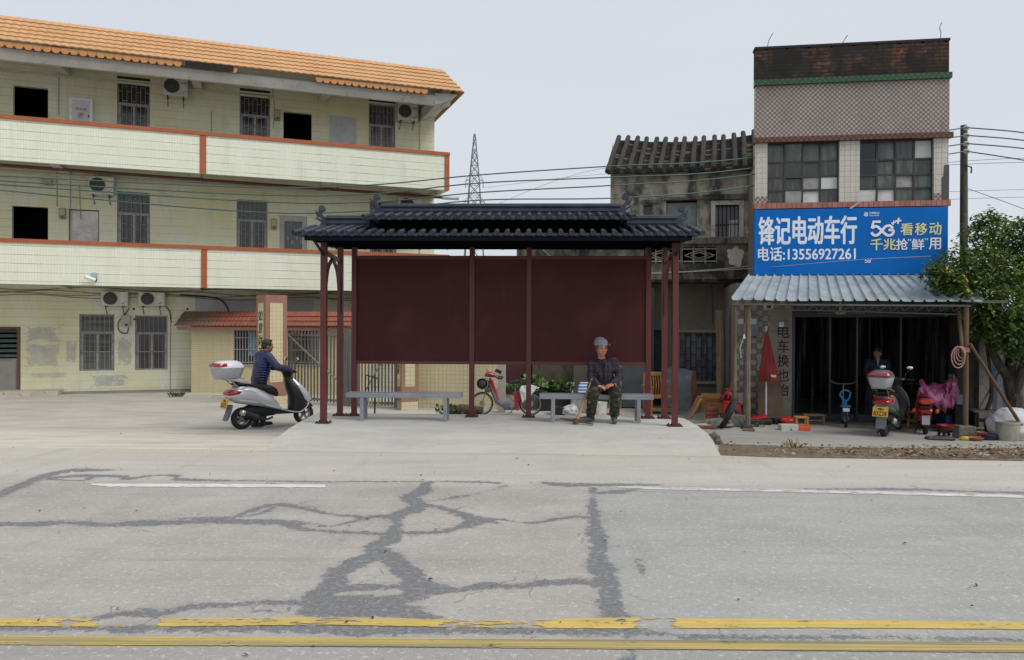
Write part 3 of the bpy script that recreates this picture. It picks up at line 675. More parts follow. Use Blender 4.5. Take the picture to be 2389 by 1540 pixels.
for k, a, b, c, d in op:
    y = WY + .1
    if k in ('win', 'curt'):
        winframe(a, b, c, d, y, alu, glass_c if k == 'curt' else glass_d, 'maze')
        if d > F3 + 1: MB().box(a, b, WY - .004, WY + .002, d + .05, d + .13).build('vent_slot', dark_in, bld)
    elif k.startswith('bars'):
        winframe(a, b, c, d, y, alu, mat('louvred_blind', (104, 104, 98), .5, layers=(((.3, .3, 9), (70, 70, 68), .5, .6),)) if k == 'bars1' else glass_d, 'bars')
    elif k == 'foil':
        o = MB().box(a + .03, b - .03, y - .02, y + .03, c, d - .03).build('foil_door', mat('embossed_foil', (186, 180, 176), .3, metal=.55, layers=((3, (160, 154, 150), .4, .65),), bump=(7, .8)), bld)
        MB().box(a, a + .03, y - .03, y + .05, c, d).box(b - .03, b, y - .03, y + .05, c, d).box(a + .03, b - .03, y - .03, y + .05, d - .03, d).build('frame', mat('brown_door_frame', (104, 74, 62), .6), o)
    elif k == 'gdoor':
        o = MB().box(a, a + .14, y - .03, y + .05, c, d).box(b - .14, b, y - .03, y + .05, c, d).box(a + .14, b - .14, y - .03, y + .05, d - .16, d).box(a + .14, b - .14, y - .02, y + .03, c, c + 1.0).build('steel_door', mat('pale_steel', (172, 172, 172), .4), bld)
        g = MB()
        for i in range(13):
            x = a + .15 + (b - a - .3) * i / 12; g.box(x - .008, x + .008, y - .01, y + .006, c + 1.0, d - .16)
        for i in range(4): g.ell((a + .25 + .14 * i, y - .005, c + 1.5 - .12 * (i % 2)), (.035, .012, .06), nu=8, nv=6)
        g.build('grille', barm, o); MB().box(a + .14, b - .14, y + .03, y + .04, c + 1.0, d - .16).build('pane', glass_d, o)
    elif k == 'shutdoor':
        o = MB().box(a, b - .1, y, y + .04, c, c + (d - c) * .52).build('lower_door', mat('grey_door_metal', (148, 146, 142), .5, layers=((2, (128, 126, 122), .4, .7), ((3, 3, 1), (112, 110, 106), .6, .75, .6))), bld)
        L = MB()
        for i in range(6): z = c + (d - c) * .53 + i * (d - c) * .075; L.obox(((a + b - .1) / 2, y + .03, z + .06), (b - .1 - a, .012, .10), (R(-38), 0, 0))
        L.build('louvre', mat('louvre_glass', (92, 108, 104), .2, spec=.6), o)
        MB().box(b - .1, b, y - .06, y + .05, c, d).box(a, b - .1, y - .06, y + .05, d - .07, d).build('frame', mat('brown_door_frame', (104, 74, 62), .6), o)
        MB().tube([(b - .5, y, c + .95), (b - .5, y - .05, c + .95), (b - .25, y - .05, c + .95), (b - .25, y, c + .95)], .012, 6).build('handle', barm, o)
# balconies
for nm, H, zb, px in (('third', Hc2, 6.17, (466, 481)), ('second', Hc1, 3.0, (469, 483))):
    o = MB().box(XL, XE - .16, 0, .12, zb, H - .1).box(XE - .16, XE - .04, .12, WY, zb, H - .1).build('parapet', tile_y, bld)
    MB().box(XL, XE, -.04, .17, H - .1, H).box(XE - .21, XE, .17, WY, H - .1, H).build('coping', capm, o)
    a = LB.hit(px[0], 350 if H > 6 else 620).x; b = LB.hit(px[1], 350 if H > 6 else 620).x
    MB().box(a, b, -.02, .002, zb, H - .1).build('pilaster', capm, o); MB().box(XE - .16, XE - .01, -.02, .12, zb, H - .1).build('pilaster', capm, o)
    MB().box(XL, XE - .17, .12, WY, zb + .14, zb + .24).build('floor_slab', mat('balcony_soffit', (190, 188, 172), .85), bld)
xb = [LB.hit(px, py, 1.0).x for px, py in ((139, 150), (459, 180), (757, 215), (1022, 240))]
for x in xb:
    for Q in ([(-.0, 8.78), (WY, 9.05), (WY, 9.3), (-.0, 9.3)], [(.12, 6.175), (WY, 6.25), (WY, 6.31), (.12, 6.31)], [(.12, 3.005), (WY, 2.97), (WY, 3.14), (.12, 3.14)]):
        MB().prism(Q, x - .12, x + .12, ax='x').build('bracket', conc, bld)
MB().prism([(-.18, 8.98), (-.08, 9.08), (.02, 9.08), (.02, 8.72), (-.08, 8.72), (-.18, 8.86)], XL, 11.4, ax='x').build('eave_beam', conc, bld)
MB().box(XL, 11.95, .021, WY + .1, 9.3, 9.36).build('eave_soffit', mat('eave_soffit', (196, 194, 182), .85), bld)
MB().prism([(11.4, 8.72), (11.4, 9.08), (12.1, 9.1), (11.75, 8.85)], -.16, 5, ax='y').build('eave_end', conc, bld)
# tiled skirt roof
roofm = mat('orange_roof_tile', (199, 156, 110), .7, layers=((1.5, (188, 143, 97), .4, .7), (12, (206, 167, 124), .5, .7, .6), (3, (150, 100, 62), .72, .8, .5)))
def skirt(mb, x0, x1, ya, za, yb, zb, rows, pitch, hip1=0.):
    n = int((x1 - x0) / pitch * 6); k = n + 1
    for r in range(rows):
        f0, f1 = r / rows, (r + 1.12) / rows; vs = []
        for f, lift in ((f0, .035), (f1, .0)):
            for i in range(k):
                t = i / n; e = (1 - min(f, 1)) ; X1 = x1 - hip1 * min(f, 1); x = x0 + (X1 - x0) * t
                b = .021 * abs(math.sin(math.pi * (x - x0) / pitch)) ** .8 + lift
                vs.append((x, ya + (yb - ya) * f - b * .7, za + (zb - za) * f + b * .7))
        # butt edge of each row
        lo = [(v[0], v[1] + .018, v[2] - .022) for v in vs[:k]]
        mb.add(vs + lo, [(i, i + 1, k + i + 1, k + i) for i in range(n)] + [(2 * k + i, 2 * k + i + 1, i + 1, i) for i in range(n)])
m = MB(); skirt(m, XL, 12.22, -.45, 9.09, .45, 10.0, 6, .2, .45)
# hipped end
for r in range(6):
    f0, f1 = r / 6, (r + 1.1) / 6
    P = lambda f, y: (12.22 - .45 * f + .02 * (1 - f), y, 9.09 + .91 * f)
    m.add([P(f0, -.45 + .9 * f0), P(f0, 6), P(f1, 6), P(f1, -.45 + .9 * f1)], [(0, 1, 2, 3)])
m.box(XL, 11.77, .45, 8, 9.9, 9.98)
rf = m.build('roof', roofm, bld, smooth=True, ang=30)
for a, b in ((0, 430), (545, 560), (745, 1000)):
    m = MB()
    xa, xb_ = LB.hit(a, 110, -.42).x, LB.hit(b, 130, -.42).x; x = xa
    while x < xb_:
        m.prism([(x - .1, 9.07), (x + .1, 9.07), (x + .1, 9.0), (x + .05, 8.93), (x - .05, 8.93), (x - .1, 9.0)], -.43, -.40); x += .205
    m.build('eave_tile_row', mat('ochre_eave_tile', (190, 132, 74), .6), rf)
m = MB()
xa, xb_ = LB.hit(432, 125, -.46).x, LB.hit(545, 145, -.46).x; n = 40; vs = []
for i in range(n + 1):
    x = xa + (xb_ - xa) * i / n; vs += [(x, -.47, 9.1 + .05 * noise.noise((x * 5, 1, 0))), (x, -.44, 8.95)]
m.add(vs, [(2 * i, 2 * i + 1, 2 * i + 3, 2 * i + 2) for i in range(n)]); m.build('broken_edge', mat('black_roof_felt', (42, 38, 36), .9, bump=(20, .8)), rf)
P = [LB.hit(px, py, .0) for px, py in ((137, 62), (138, 85), (137, 98))]
MB().tube([(v.x, -.02 - .35 * (10.0 - v.z) / .9 + .28, v.z) for v in P], .02, 6).build('crack_filler', mat('black_roof_felt', (42, 38, 36)), rf)
# pipes, cables, patches, step
m = MB(); zp = LB.hit(0, 385, .9).z; z2 = LB.hit(1000, 459, .9).z
m.tube([(XL, .9, zp), (LB.hit(0, 385, .9).x, .9, zp), (11.9, .9, z2)], .045, 8)
for x in xb: m.tube([(x - .12, .9, zp), (x - .12, .9, 6.17)], .025, 6); m.tube([(x + .38, .9, zp), (x + .38, .9, 6.17)], .025, 6)
m.build('drain_pipe', mat('oxide_red_pipe', (96, 56, 50), .5), bld)
MB().tube([(11.9, .9, z2), (12.35, .9, z2), (12.45, .85, z2)], .06, 8).build('pipe_end', conc, bld)
cab = mat('cable_black', (52, 50, 48), .6); cabg = mat('cable_grey', (150, 148, 140), .6)
m = MB()
for k, (yy, j) in enumerate(((672, 0), (680, 2), (684, 4), (690, 3))):
    P = []
    for i in range(14):
        px = -20 + 66 * i; v = LB.hit(px, yy + 4 * math.sin(i * 1.3 + j) + .012 * px, WY - .03 - .015 * k); P.append(v)
    m.tube(spline(P, 3), .008, 5)
P = [LB.hit(*q, WY - .04) for q in ((420, 688), (480, 692), (515, 700), (532, 722), (535, 745))]; m.tube(spline(P, 4), .022, 6)
P = [LB.hit(*q, WY - .04) for q in ((302, 718), (290, 735), (276, 752), (278, 772), (295, 778), (300, 764))]; m.tube(spline(P, 4), .014, 6)
P = [LB.hit(*q, WY - .04) for q in ((386, 714), (396, 728), (398, 745), (400, 752))]; m.tube(spline(P, 4), .016, 6)
m.build('cable_run', cab, bld)
m = MB()
for P in (((398, 752), (397, 800), (397, 912), (440, 914)), ((137, 170), (137, 268)), ((493, 340), (493, 260)), ((635, 200), (640, 250), (638, 300)), ((133, 400), (133, 482)), ((165, 400), (163, 555)), ((1000, 245), (1000, 350)), ((185, 430), (188, 512)), ((330, 470), (330, 520))):
    m.tube([LB.hit(*q, WY - .012) for q in P], .011, 5)
m.build('conduit', cabg, bld)
m = MB()
for z, p0, p1 in ((172, -20, 640), (400, -20, 760)):
    a = LB.hit(p0, z, WY); zz = LB.hit(300, 195 if z < 300 else 420, WY).z
    m.box(a.x, LB.hit(p1, 250, WY).x, WY - .05, WY, zz - .03, zz + .03)
m.build('cable_duct', mat('cream_duct', (204, 204, 186), .6), bld)
def patch(px0, py0, px1, py1, mt, name='painted_patch', d=.003):
    a, b, c, e = LB.rect(px0, py0, px1, py1, WY); MB().box(a, b, WY - d, WY + .001, c, e).build(name, mt, bld)
patch(767, 272, 831, 345, mat('lilac_grey_paint', (186, 188, 190), .6)); patch(222, 297, 330, 322, mat('ochre_paint', (200, 196, 150), .6)); patch(304, 322, 332, 392, mat('lilac_grey_paint', (186, 188, 190)))
patch(455, 696, 600, 732, white_pl, 'white_panel', .02); patch(600, 697, 731, 735, white_pl, 'white_panel', .02)
def scraped():
    q = NT('scraped_paper'); q.l(q.mix(q.noise((9, 9, 5), .4, .65), (206, 205, 200), (188, 187, 180)), q.p.inputs['Base Color']); q.p.inputs['Roughness'].default_value = .9
    g = q.n('ShaderNodeSeparateXYZ'); q.l(q.tc.outputs['Generated'], g.inputs[0]); e = None
    for k in (0, 2):
        m_ = q.math('MINIMUM', g.outputs[k], q.math('SUBTRACT', 1., g.outputs[k])); e = m_ if e is None else q.math('MINIMUM', e, m_)
    v = q.math('ADD', q.noise((4, 1, 5), 0, 1, det=9, rough=.75), q.math('MULTIPLY', q.step(e, .0, .22), .34))
    q.alpha(q.math('MULTIPLY', q.step(v, .66, .84), .6)); return q.m
scr = scraped()
for i, r in enumerate(((52, 758, 148, 800), (52, 795, 148, 862), (150, 790, 182, 850), (270, 780, 312, 860), (200, 870, 310, 905), (60, 868, 170, 882))): patch(*r, scr, 'poster_residue', .003 + i * .0006)
hol = MB()
for p in ((312, 721), (314, 745), (437, 721), (438, 748), (355, 692), (550, 702), (610, 741)): v = LB.hit(*p, WY); hol.lathe([(.035, 0), (.02, .01)], 8, (v.x, WY, v.z), Matrix.Rotation(R(90), 3, 'X'))
hol.build('bolt_holes', cab, bld)
a = LB.hit(-30, 930, WY - .6); b = LB.hit(138, 930, WY - .6)
MB().box(XL, b.x, WY - .75, WY, -.2, .13).build('doorstep', mat('doorstep_concrete', (184, 176, 162), .85, layers=((2, (160, 152, 140), .4, .7), (12, (126, 118, 108), .58, .7))), bld)
m = MB(); m.box(b.x, 4.7, WY - .38, WY, -.25, .05); m.build('plinth', mat('plinth_concrete', (138, 132, 122), .9, layers=((1.5, (118, 112, 104), .4, .65),)), bld)

# air conditioners
acw = mat('ac_white', (206, 206, 198), .45, layers=((3, (192, 192, 184), .4, .7), ((4, 4, 1), (168, 164, 152), .6, .8, .6)))
acd = mat('ac_fan_dark', (62, 62, 60), .6)
def ac(label, px0, py0, px1, py1, blue=False, rail=False):
    x0, x1, z0, z1 = LB.rect(px0, py0, px1, py1, WY - .34); cx = (x0 + x1) / 2; w = (x1 - x0) / 2; h = z1 - z0
    t = thing('air_conditioner', label, 'air conditioner', LB.M @ Vector((cx, WY - .2, z0)), LB.a, 'outdoor units of the air conditioning')
    MB().box(-w, w, -.14, .14, 0, h).build('case', acw, t, bev=.012)
    f = MB(); r = min(h * .43, w * .62); c = (-w * .3, -.141, h * .52)
    f.lathe([(0, 0), (r, 0), (r, .006)], 24, c, Matrix.Rotation(R(90), 3, 'X')); o = f.build('fan_grille', acd, t)
    g = MB()
    for k in range(1, 7):
        rr = r * k / 6
        g.tube([(c[0] + rr * math.cos(a * math.pi / 12), -.152, c[2] + rr * math.sin(a * math.pi / 12)) for a in range(25)], .004, 4, cap=False)
    for k in range(6): a = k * math.pi / 6; g.tube([(c[0] - r * math.cos(a), -.155, c[2] - r * math.sin(a)), (c[0] + r * math.cos(a), -.155, c[2] + r * math.sin(a))], .004, 4)
    g.build('wire_guard', mat('guard_grey', (104, 104, 100), .5), o)
    p = MB().box(w * .42, w * .98, -.146, -.139, h * .06, h * .94).build('side_panel', mat('ac_panel', (216, 216, 210), .4), t)
    if blue: MB().box(w * .45, w * .95, -.149, -.145, h * .66, h * .8).build('blue_label', mat('label_blue', (140, 180, 196), .5), p)
    q = MB()
    for i in range(3): stroke(q, [(w * (.52 + .13 * i), h * (.14 + .05 * i)), (w * (.58 + .13 * i), h * (.2 + .05 * i)), (w * (.66 + .1 * i), h * (.17 + .06 * i))], .012, -.147)
    q.build('squiggle_mark', cab, p)
    for s in (-.65, .62): MB().box(w * s - .015, w * s + .015, -.16, .2, -.03, 0).bar((w * s, -.13, -.03), (w * s, .19, -.24), .02, .02).build('bracket', mat('rusty_bracket', (70, 62, 56), .8), t)
    return t
ac('air conditioner under the tiled eave beside the first barred window from the left', 380, 181, 438, 224, True)
ac('air conditioner under the tiled eave nearest the free end of the cream building', 928, 241, 975, 281, True)
ac('air conditioner on the middle floor above the silver foil door', 206, 411, 265, 454)
ac('air conditioner on the middle floor half hidden behind the shelter roof', 930, 461, 985, 500)
ac('left one of the two ground floor air conditioners, dark fan guard', 235, 680, 298, 714)
ac('right one of the two ground floor air conditioners, above the dark barred window', 322, 682, 384, 714)
# small boxes on the walls
def wallbox(name, label, cat, px0, py0, px1, py1, mt, d=.12, y=WY, group=None):
    x0, x1, z0, z1 = LB.rect(px0, py0, px1, py1, y - d / 2); cx = (x0 + x1) / 2; w = (x1 - x0) / 2; h = z1 - z0
    t = thing(name, label, cat, LB.M @ Vector((cx, y, z0)), LB.a, group)
    MB().box(-w, w, -d, 0, 0, h).build('case', mt, t, bev=.006); return t, w, h
tan = mat('tan_meter_box', (150, 138, 104), .5); gb = mat('grey_meter_box', (170, 172, 160), .5)
for lb, r, mt in (('tan electricity meter box beside the open top floor door', (640, 257, 653, 281), tan), ('tan electricity meter box left of the silver foil door', (138, 486, 153, 510), tan),
              ('tan electricity meter box left of the grilled steel door', (632, 511, 645, 535), tan), ('grey-green switch box between the two ground floor barred windows', (283, 736, 305, 762), gb), ('pale junction box left of the middle floor air conditioner', (96, 419, 122, 433), gb)):
    t, ww, hh = wallbox('meter_box', lb, 'meter box', *r, mt, group='meter boxes on the cream wall')
    MB().box(-ww * .75, ww * .75, -.128, -.119, hh * .3, hh * .85).build('cover', mat('box_cover', (176, 166, 132), .4) if mt is tan else gb, t); MB().box(-ww * .2, ww * .4, -.132, -.119, hh * .08, hh * .24).build('switch', cab, t)
t, ww, hh = wallbox('hydrant_cabinet', 'white framed fire hydrant cabinet with red lettering behind the top balcony', 'hydrant cabinet', 163, 231, 217, 305, mat('cabinet_white', (226, 228, 230), .4), .2)
MB().box(-ww + .07, ww - .07, -.204, -.199, .07, hh - .07).build('door', mat('cabinet_door_grey', (196, 200, 206), .35), t)
red = mat('sign_red', (176, 74, 70), .6)
flat_text('消火栓', (-ww * .5, ww * .5, hh * .60, hh * .70), -.205, red, t, bold=.01)
q = MB(); ring = [(.07 * math.cos(a * .26), hh * .46 + .07 * math.sin(a * .26)) for a in range(26)]; stroke(q, ring, .012, -.205); stroke(q, [(-.05, hh * .46 - .03), (.01, hh * .46 + .02), (.05, hh * .46 + .05)], .03, -.206); stroke(q, [(-.03, hh * .46 + .04), (.04, hh * .46 - .04)], .015, -.2065); q.build('emblem', red, t)
MB().box(ww - .11, ww - .08, -.21, -.199, hh * .4, hh * .5).build('latch', cab, t)
x0, x1, z0, z1 = LB.rect(205, 636, 221, 660, -.1)
t = thing('security_camera', 'small white security camera on the lower balcony parapet', 'camera', LB.M @ Vector(((x0 + x1) / 2, 0, (z0 + z1) / 2)), LB.a)
MB().box(-.01, .13, -.05, 0, 0, .14).build('mount', mat('camera_blue_grey', (150, 172, 190), .5), t, bev=.01)
MB().tube([(-.14, -.2, .02), (.09, -.1, -.06)], .05, 10).build('housing', mat('camera_white', (232, 232, 226), .35), t, smooth=True); MB().tube([(.09, -.1, -.06), (.12, -.085, -.072)], .048, 10).build('lens', cab, t)

# ================================================================== gate lodge, pillars, gate, tiled wall
yt = tilemat('yellow_mosaic_tile', (206, 196, 160), (166, 156, 126), .1, .1, .006, (200, 189, 152), rough=.45, layers=((1, (194, 184, 150), .4, .7, .6),))
yts = tilemat('yellow_strip_tile', (202, 190, 152), (166, 155, 122), .23, .062, .005, (196, 184, 146), rough=.45, layers=((1, (188, 177, 140), .4, .7, .6),))
redt = mat('pink_brown_tile', (150, 110, 92), .55, layers=((2, (138, 98, 82), .4, .7), (30, (164, 126, 108), .5, .7, .4)))
LG = Fr(R(-7), ((446 - CX) / F * 22.3, 22.3), -.38)
lodge = thing('gate_lodge', 'low yellow tiled gate lodge with red hipped tile eave', 'gatehouse', LG.o, LG.a)
ze = LG.hit(620, 762, -.25).z; zt = LG.hit(620, 729, .25).z; xr = LG.hit(812, 800, 0).x
w1 = LG.rect(546, 764, 606, 850); w2 = LG.rect(672, 768, 744, 850)
m = MB().holes(0, xr, -.1, ze + .1, 0, .1, [w1, w2]); m.box(0, .02, .001, 2.4, -.1, ze + .1).box(xr - .02, xr, .001, 2.4, -.1, ze + .1).box(0, xr, 2.38, 2.4, -.1, ze + .1).box(.02, xr - .02, .1, 2.3, ze, ze + .02); m.build('wall', yts, lodge)
m = MB(); skirt(m, -.35, xr + .3, -.3, ze, .2, zt, 3, .12, .25)
for f0, f1 in ((0, .36), (.33, .7), (.66, 1)):
    for s, xx in ((-1, -.35), (1, xr + .3)):
        P = lambda f, y: (xx - s * (.28 * f), y, ze + (zt - ze) * f + .03 * (1 - f)); m.add([P(f0, -.3 + .5 * f0), P(f0, 2.4), P(f1, 2.4), P(f1, -.3 + .5 * f1)], [(0, 1, 2, 3)])
m.box(0, xr, .2, 2.4, zt - .06, zt - .03)
def lodge_roof():
    q = NT('red_lodge_tile'); X = q.xyz(); c = q.mix(q.noise(3, .4, .7), (142, 84, 66), (126, 74, 58)); c = q.mix(q.step(X[0], 1.1, .3), c, (112, 98, 86)); c = q.mix(q.noise((14, 14, 2), .5, .7, amt=.4), c, (172, 108, 86))
    q.l(c, q.p.inputs['Base Color']); q.p.inputs['Roughness'].default_value = .6; return q.m
m.build('roof', lodge_roof(), lodge, smooth=True, ang=30)
MB().box(-.3, xr + .25, -.26, .0, ze - .11, ze - .01).build('eave_band', redt, lodge)
for r in (w1, w2):
    o = MB().box(r[0], r[1], .05, .07, r[2], r[3]).build('window', glass_d, lodge)
    g = MB(); n = 9
    for i in range(n + 1): x = r[0] + (r[1] - r[0]) * i / n; g.box(x - .012, x + .012, .0, .02, r[2], r[3])
    for z in (r[2] + .06, r[2] + .4 * (r[3] - r[2]), r[2] + .72 * (r[3] - r[2])): g.box(r[0], r[1], -.01, .015, z - .012, z + .012)
    g.box(r[0] - .03, r[1] + .03, -.03, .0, r[2] - .05, r[2]); g.build('grille', barm, o)
MB().box(w1[1] - .35, w1[1] - .02, .035, .045, w1[2] + .25, w1[3] - .12).build('blue_notice', mat('blue_notice', (110, 158, 176), .5, layers=((14, (150, 186, 196), .5, .6),)), lodge)

ink = mat('black_ink', (22, 20, 20), .6)
def pillar(label, px, py, ang, size, zt, chars):
    p = G(px, py); D = p.y; h = zt - p.z
    t = thing('gate_pillar', label, 'gate pillar', p, ang, 'tiled pillars of the gate')
    s = size / 2
    MB().box(-s, s, -s, s, -.1, .2).build('plinth', yt, t); c = MB().box(-s - .005, s + .005, -s - .005, s + .005, .2, h).build('shaft', redt, t)
    a = .30 * size
    for k in range(4):
        o = MB().box(-a, a, -s - .012, -s - .004, .55, h - .2).build('tile_inlay', yt, c); o.rotation_euler = (0, 0, k * math.pi / 2)
        if k == 3 and chars:
            MB().box(-a + .02, a - .02, -s - .016, -s - .0115, h - 2.0, h - .32).build('paper_strip', mat('couplet_paper', (214, 202, 160), .7), o)
            flat_text(chars, (-a * .8, a * .8, h - .36 - .31 * len(chars), h - .36), -s - .0165, ink, o, 'brush_lettering', bold=.012, shear=.12, stack=True)
    return t
pillar('pink-brown gate pillar with brush lettering behind the man in the blue jacket', 633, 941, R(41), .55, 2.36, '如意財源進')
pillar('pink-brown gate pillar with peeling paper, seen under the maroon panel', 950, 955, R(24), .40, 2.36, '興旺發大財')
gm = mat('gate_grey_steel', (108, 104, 98), .5, layers=((4, (92, 88, 82), .4, .7), (18, (122, 96, 76), .64, .75, .5)))
def gate(label, A, B, n, brace):
    A, B = Vector(A), Vector(B); ang = math.atan2(B.y - A.y, B.x - A.x); L = (B - A).length
    t = thing('gate', label, 'gate', A, ang, 'leaves of the steel bar gate'); H = 1.78
    f = MB()
    for z in (.12, H - .06): f.box(0, L, -.02, .02, z - .025, z + .025)
    for x in (0, L): f.box(x - .025, x + .025, -.022, .022, .02, H)
    f.build('frame', gm, t)
    for i in range(1, n):
        x = L * i / n; MB().box(x - .014, x + .014, -.016, .016, .06, H + .03).build('bar', gm, t)
    f = MB().bar(*[(L * u, -.045, v) for u, v in brace], .03, .03); f.build('diagonal_brace', mat('galvanised_pole', (138, 132, 124), .4, layers=((20, (92, 80, 70), .5, .65),)), t)
    return t
a = G(674, 938); b = G(802, 947); gate('left leaf of the grey steel bar gate beside the lettered pillar', a, b, 17, ((.0, 1.72), (1, .5)))
a2 = G(836, 950); b2 = G(922, 953); gate('right leaf of the grey steel bar gate behind the left bench', a2, b2, 11, ((.02, .1), (.95, 1.6)))
t = thing('gate_stile', 'weathered grey board post between the two gate leaves', 'gate post', G(811, 948), math.atan2(b.y - a.y, b.x - a.x))
MB().box(-.10, .12, -.03, .03, 0, 1.82).build('board', mat('weathered_board', (112, 112, 108), .8, layers=(((30, 30, 1), (92, 92, 88), .4, .65),)), t); MB().box(-.02, .02, -.05, -.03, .2, 1.7).build('stiffener', gm, t)
a = G(966, 951); b = G(1162, 955)
yw = thing('garden_wall', 'yellow mosaic tiled boundary wall under the maroon panel', 'wall', a, math.atan2(b.y - a.y, b.x - a.x)); L = (b - a).length
MB().box(0, L, 0, .2, -.1, 1.75).build('wall_face', yt, yw); MB().box(-.02, L + .02, -.03, .23, 1.75, 1.83).build('coping', redt, yw)
p = G(1170, 962); t = thing('concrete_post', 'pale square concrete post at the end of the yellow wall', 'post', p); MB().box(-.09, .09, -.09, .09, -.1, 1.9).build('shaft', mat('pale_concrete', (168, 162, 150), .85), t, bev=.01); MB().box(-.11, .11, -.11, .11, 1.9, 1.95).build('cap', mat('pale_concrete', (168, 162, 150)), t)
# ================================================================== old house
OH = Fr(R(-9), ((1422 - CX) / F * 18.6, 18.6), -.36)
def stained(name, base, dark, warm, lo=.42, hi=.6):
    q = NT(name); c = q.mix(q.noise((1.1, 1.1, .9), .38, .62, det=8), base, warm)
    c = q.mix(q.noise((2.2, 2.2, 1.1), lo, hi, det=9, rough=.68), c, dark); c = q.mix(q.noise((9, 9, 4), .55, .72, amt=.7), c, tuple(v * .6 for v in base))
    q.l(c, q.p.inputs['Base Color']); q.p.inputs['Roughness'].default_value = .92; q.bump(q.noise((7, 7, 7), .3, .7, det=8), .6, .02); return q.m
stain = stained('mouldy_plaster', (170, 165, 152), (66, 63, 59), (140, 130, 113), .45, .60)
stain2 = stained('black_mould_concrete', (104, 100, 92), (40, 39, 37), (124, 116, 100), .42, .6)
grey_pl = mat('grey_brown_render', (126, 118, 106), .9, layers=((.8, (106, 99, 90), .4, .68), (5, (90, 84, 76), .56, .7, .6), ((14, 14, 1), (150, 142, 130), .66, .74, .4)), bump=(10, .3))
oh = thing('old_house', 'derelict two-storey house with mouldy plaster and a dark roll-tiled roof', 'house', OH.o, OH.a)
XR = 3.36; ZE = 5.62
wA = OH.rect(1553, 467, 1626, 530); wB = OH.rect(1668, 478, 1724, 553); wC = OH.rect(1500, 478, 1520, 530)
m = MB().holes(0, XR, 4.05, 5.75, 0, .2, [wA, wB, wC]); m.box(0, .2, .001, 4, -.2, 5.75).box(XR - .2, XR, .001, 4, -.2, 5.75).box(.2, XR - .2, 3.8, 4, -.2, 5.75).box(.2, XR - .2, .25, 3.8, 4.0, 4.05).box(.2, XR - .2, .25, 3.8, 5.7, 5.74)
m.add([(0, 0, 5.75), (0, 3.6, 5.75), (0, 1.75, 6.85)], [(0, 1, 2)]); m.build('wall', stain, oh)
MB().box(wA[0] - .12, wA[1] + .1, -.06, .05, wA[3], wA[3] + .07).box(wB[0] - .3, wB[1] + .25, -.09, .05, wB[3] + .12, wB[3] + .24).box(wC[0] - .05, wC[1] + .15, -.07, .05, wC[3] + .02, wC[3] + .1).build('lintel_ledge', stain2, oh)
o = MB().box(wA[0], wA[1], .1, .14, wA[2], wA[3] - .05).build('window_board', mat('grey_board', (120, 126, 128), .7, layers=((5, (98, 104, 106), .35, .65),)), oh)
o = MB().box(wB[0], wB[1], .15, .17, wB[2], wB[3]).build('window', glass_d, oh)
g = MB()
for i in range(1, 6): x = wB[0] + (wB[1] - wB[0]) * i / 6; g.box(x - .008, x + .008, .06, .08, wB[2], wB[3])
g.box(wB[0], wB[1], .055, .085, (wB[2] + wB[3]) / 2 - .08, (wB[2] + wB[3]) / 2 - .06); g.build('grille', blk, o)
MB().box(wB[0] - .1, wB[0], -.02, .05, wB[2], wB[3] + .1).box(wB[1], wB[1] + .1, -.02, .05, wB[2], wB[3] + .1).box(wB[0], wB[1], -.02, .05, wB[3], wB[3] + .1).build('frame', mat('pale_plaster', (172, 170, 164), .9, layers=((6, (130, 126, 116), .5, .65),)), o)
MB().box(wB[1] - .22, wB[1] - .02, .14, .149, wB[2] + .02, wB[2] + .42).build('pale_cloth', mat('pale_cloth', (176, 182, 182), .6), o)
MB().box(wC[0], wC[1], .15, .17, wC[2], wC[3]).build('window', glass_d, oh)
# roof with rolls and stacked flat tiles
tm = mat('weathered_roof_tile', (66, 61, 56), .9, layers=((2.2, (56, 52, 48), .4, .66), (9, (96, 90, 80), .55, .7, .7), (1.3, (46, 46, 40), .56, .7)), bump=(25, .6))
rollm = mat('weathered_roll_tile', (54, 51, 48), .9, layers=((1.6, (42, 40, 38), .4, .64), (12, (74, 69, 63), .55, .72, .7)), bump=(20, .7))
m = MB(); rl = MB()
def RP(x, f):   # sagging ridge
    sag = -.10 * math.sin(math.pi * min(1, max(0, x / 3.5))) + .05 * max(0, x - 2.5)
    return Vector((x + .22 * f, -.28 + 2.03 * f, ZE + 1.27 * f + (sag * f) + .03 * noise.noise((x * 2, f * 3, 0))))
NB = 14; pit = 3.42 / NB
for i in range(NB + 1):
    x = -.06 + i * pit + .012 * math.sin(i * 3.3); pts = [RP(x, -.02 + 1.04 * k / 9) + Vector((.014 * noise.noise((i * 2.2, k * .9, 2)), 0, .07 + .014 * noise.noise((i, k, 4)))) for k in range(10)]
    rl.tube(pts, [.062 + .01 * noise.noise((i * 3, k * 2, 0)) for k in range(10)], 10)
    if i < NB:
        rows = 26
        for r in range(rows):
            f0 = r / rows; f1 = (r + 1.4) / rows; vs = []; j = rnd.uniform(-.012, .012)
            for f, l in ((f0, .055 + j), (f1, .01)):
                for k in range(5):
                    u = k / 4; v = RP(x + pit * u, f); v.z += l - .035 * math.sin(math.pi * u); vs.append(v)
            lo = [v - Vector((0, 0, .03)) for v in vs[:5]]
            m.add(vs + lo, [(a, a + 1, 6 + a, 5 + a) for a in range(4)] + [(10 + a, 11 + a, a + 1, a) for a in range(4)], 0 if rnd.random() < .92 else 1)
rf = m.build('roof', [tm, mat('pale_broken_tile', (138, 128, 108), .9)], oh); rl.build('tile_roll', rollm, rf, smooth=True)
v0, v1 = RP(0, 1), RP(3.4, 1)
bk = MB(); k = 12; vs = []
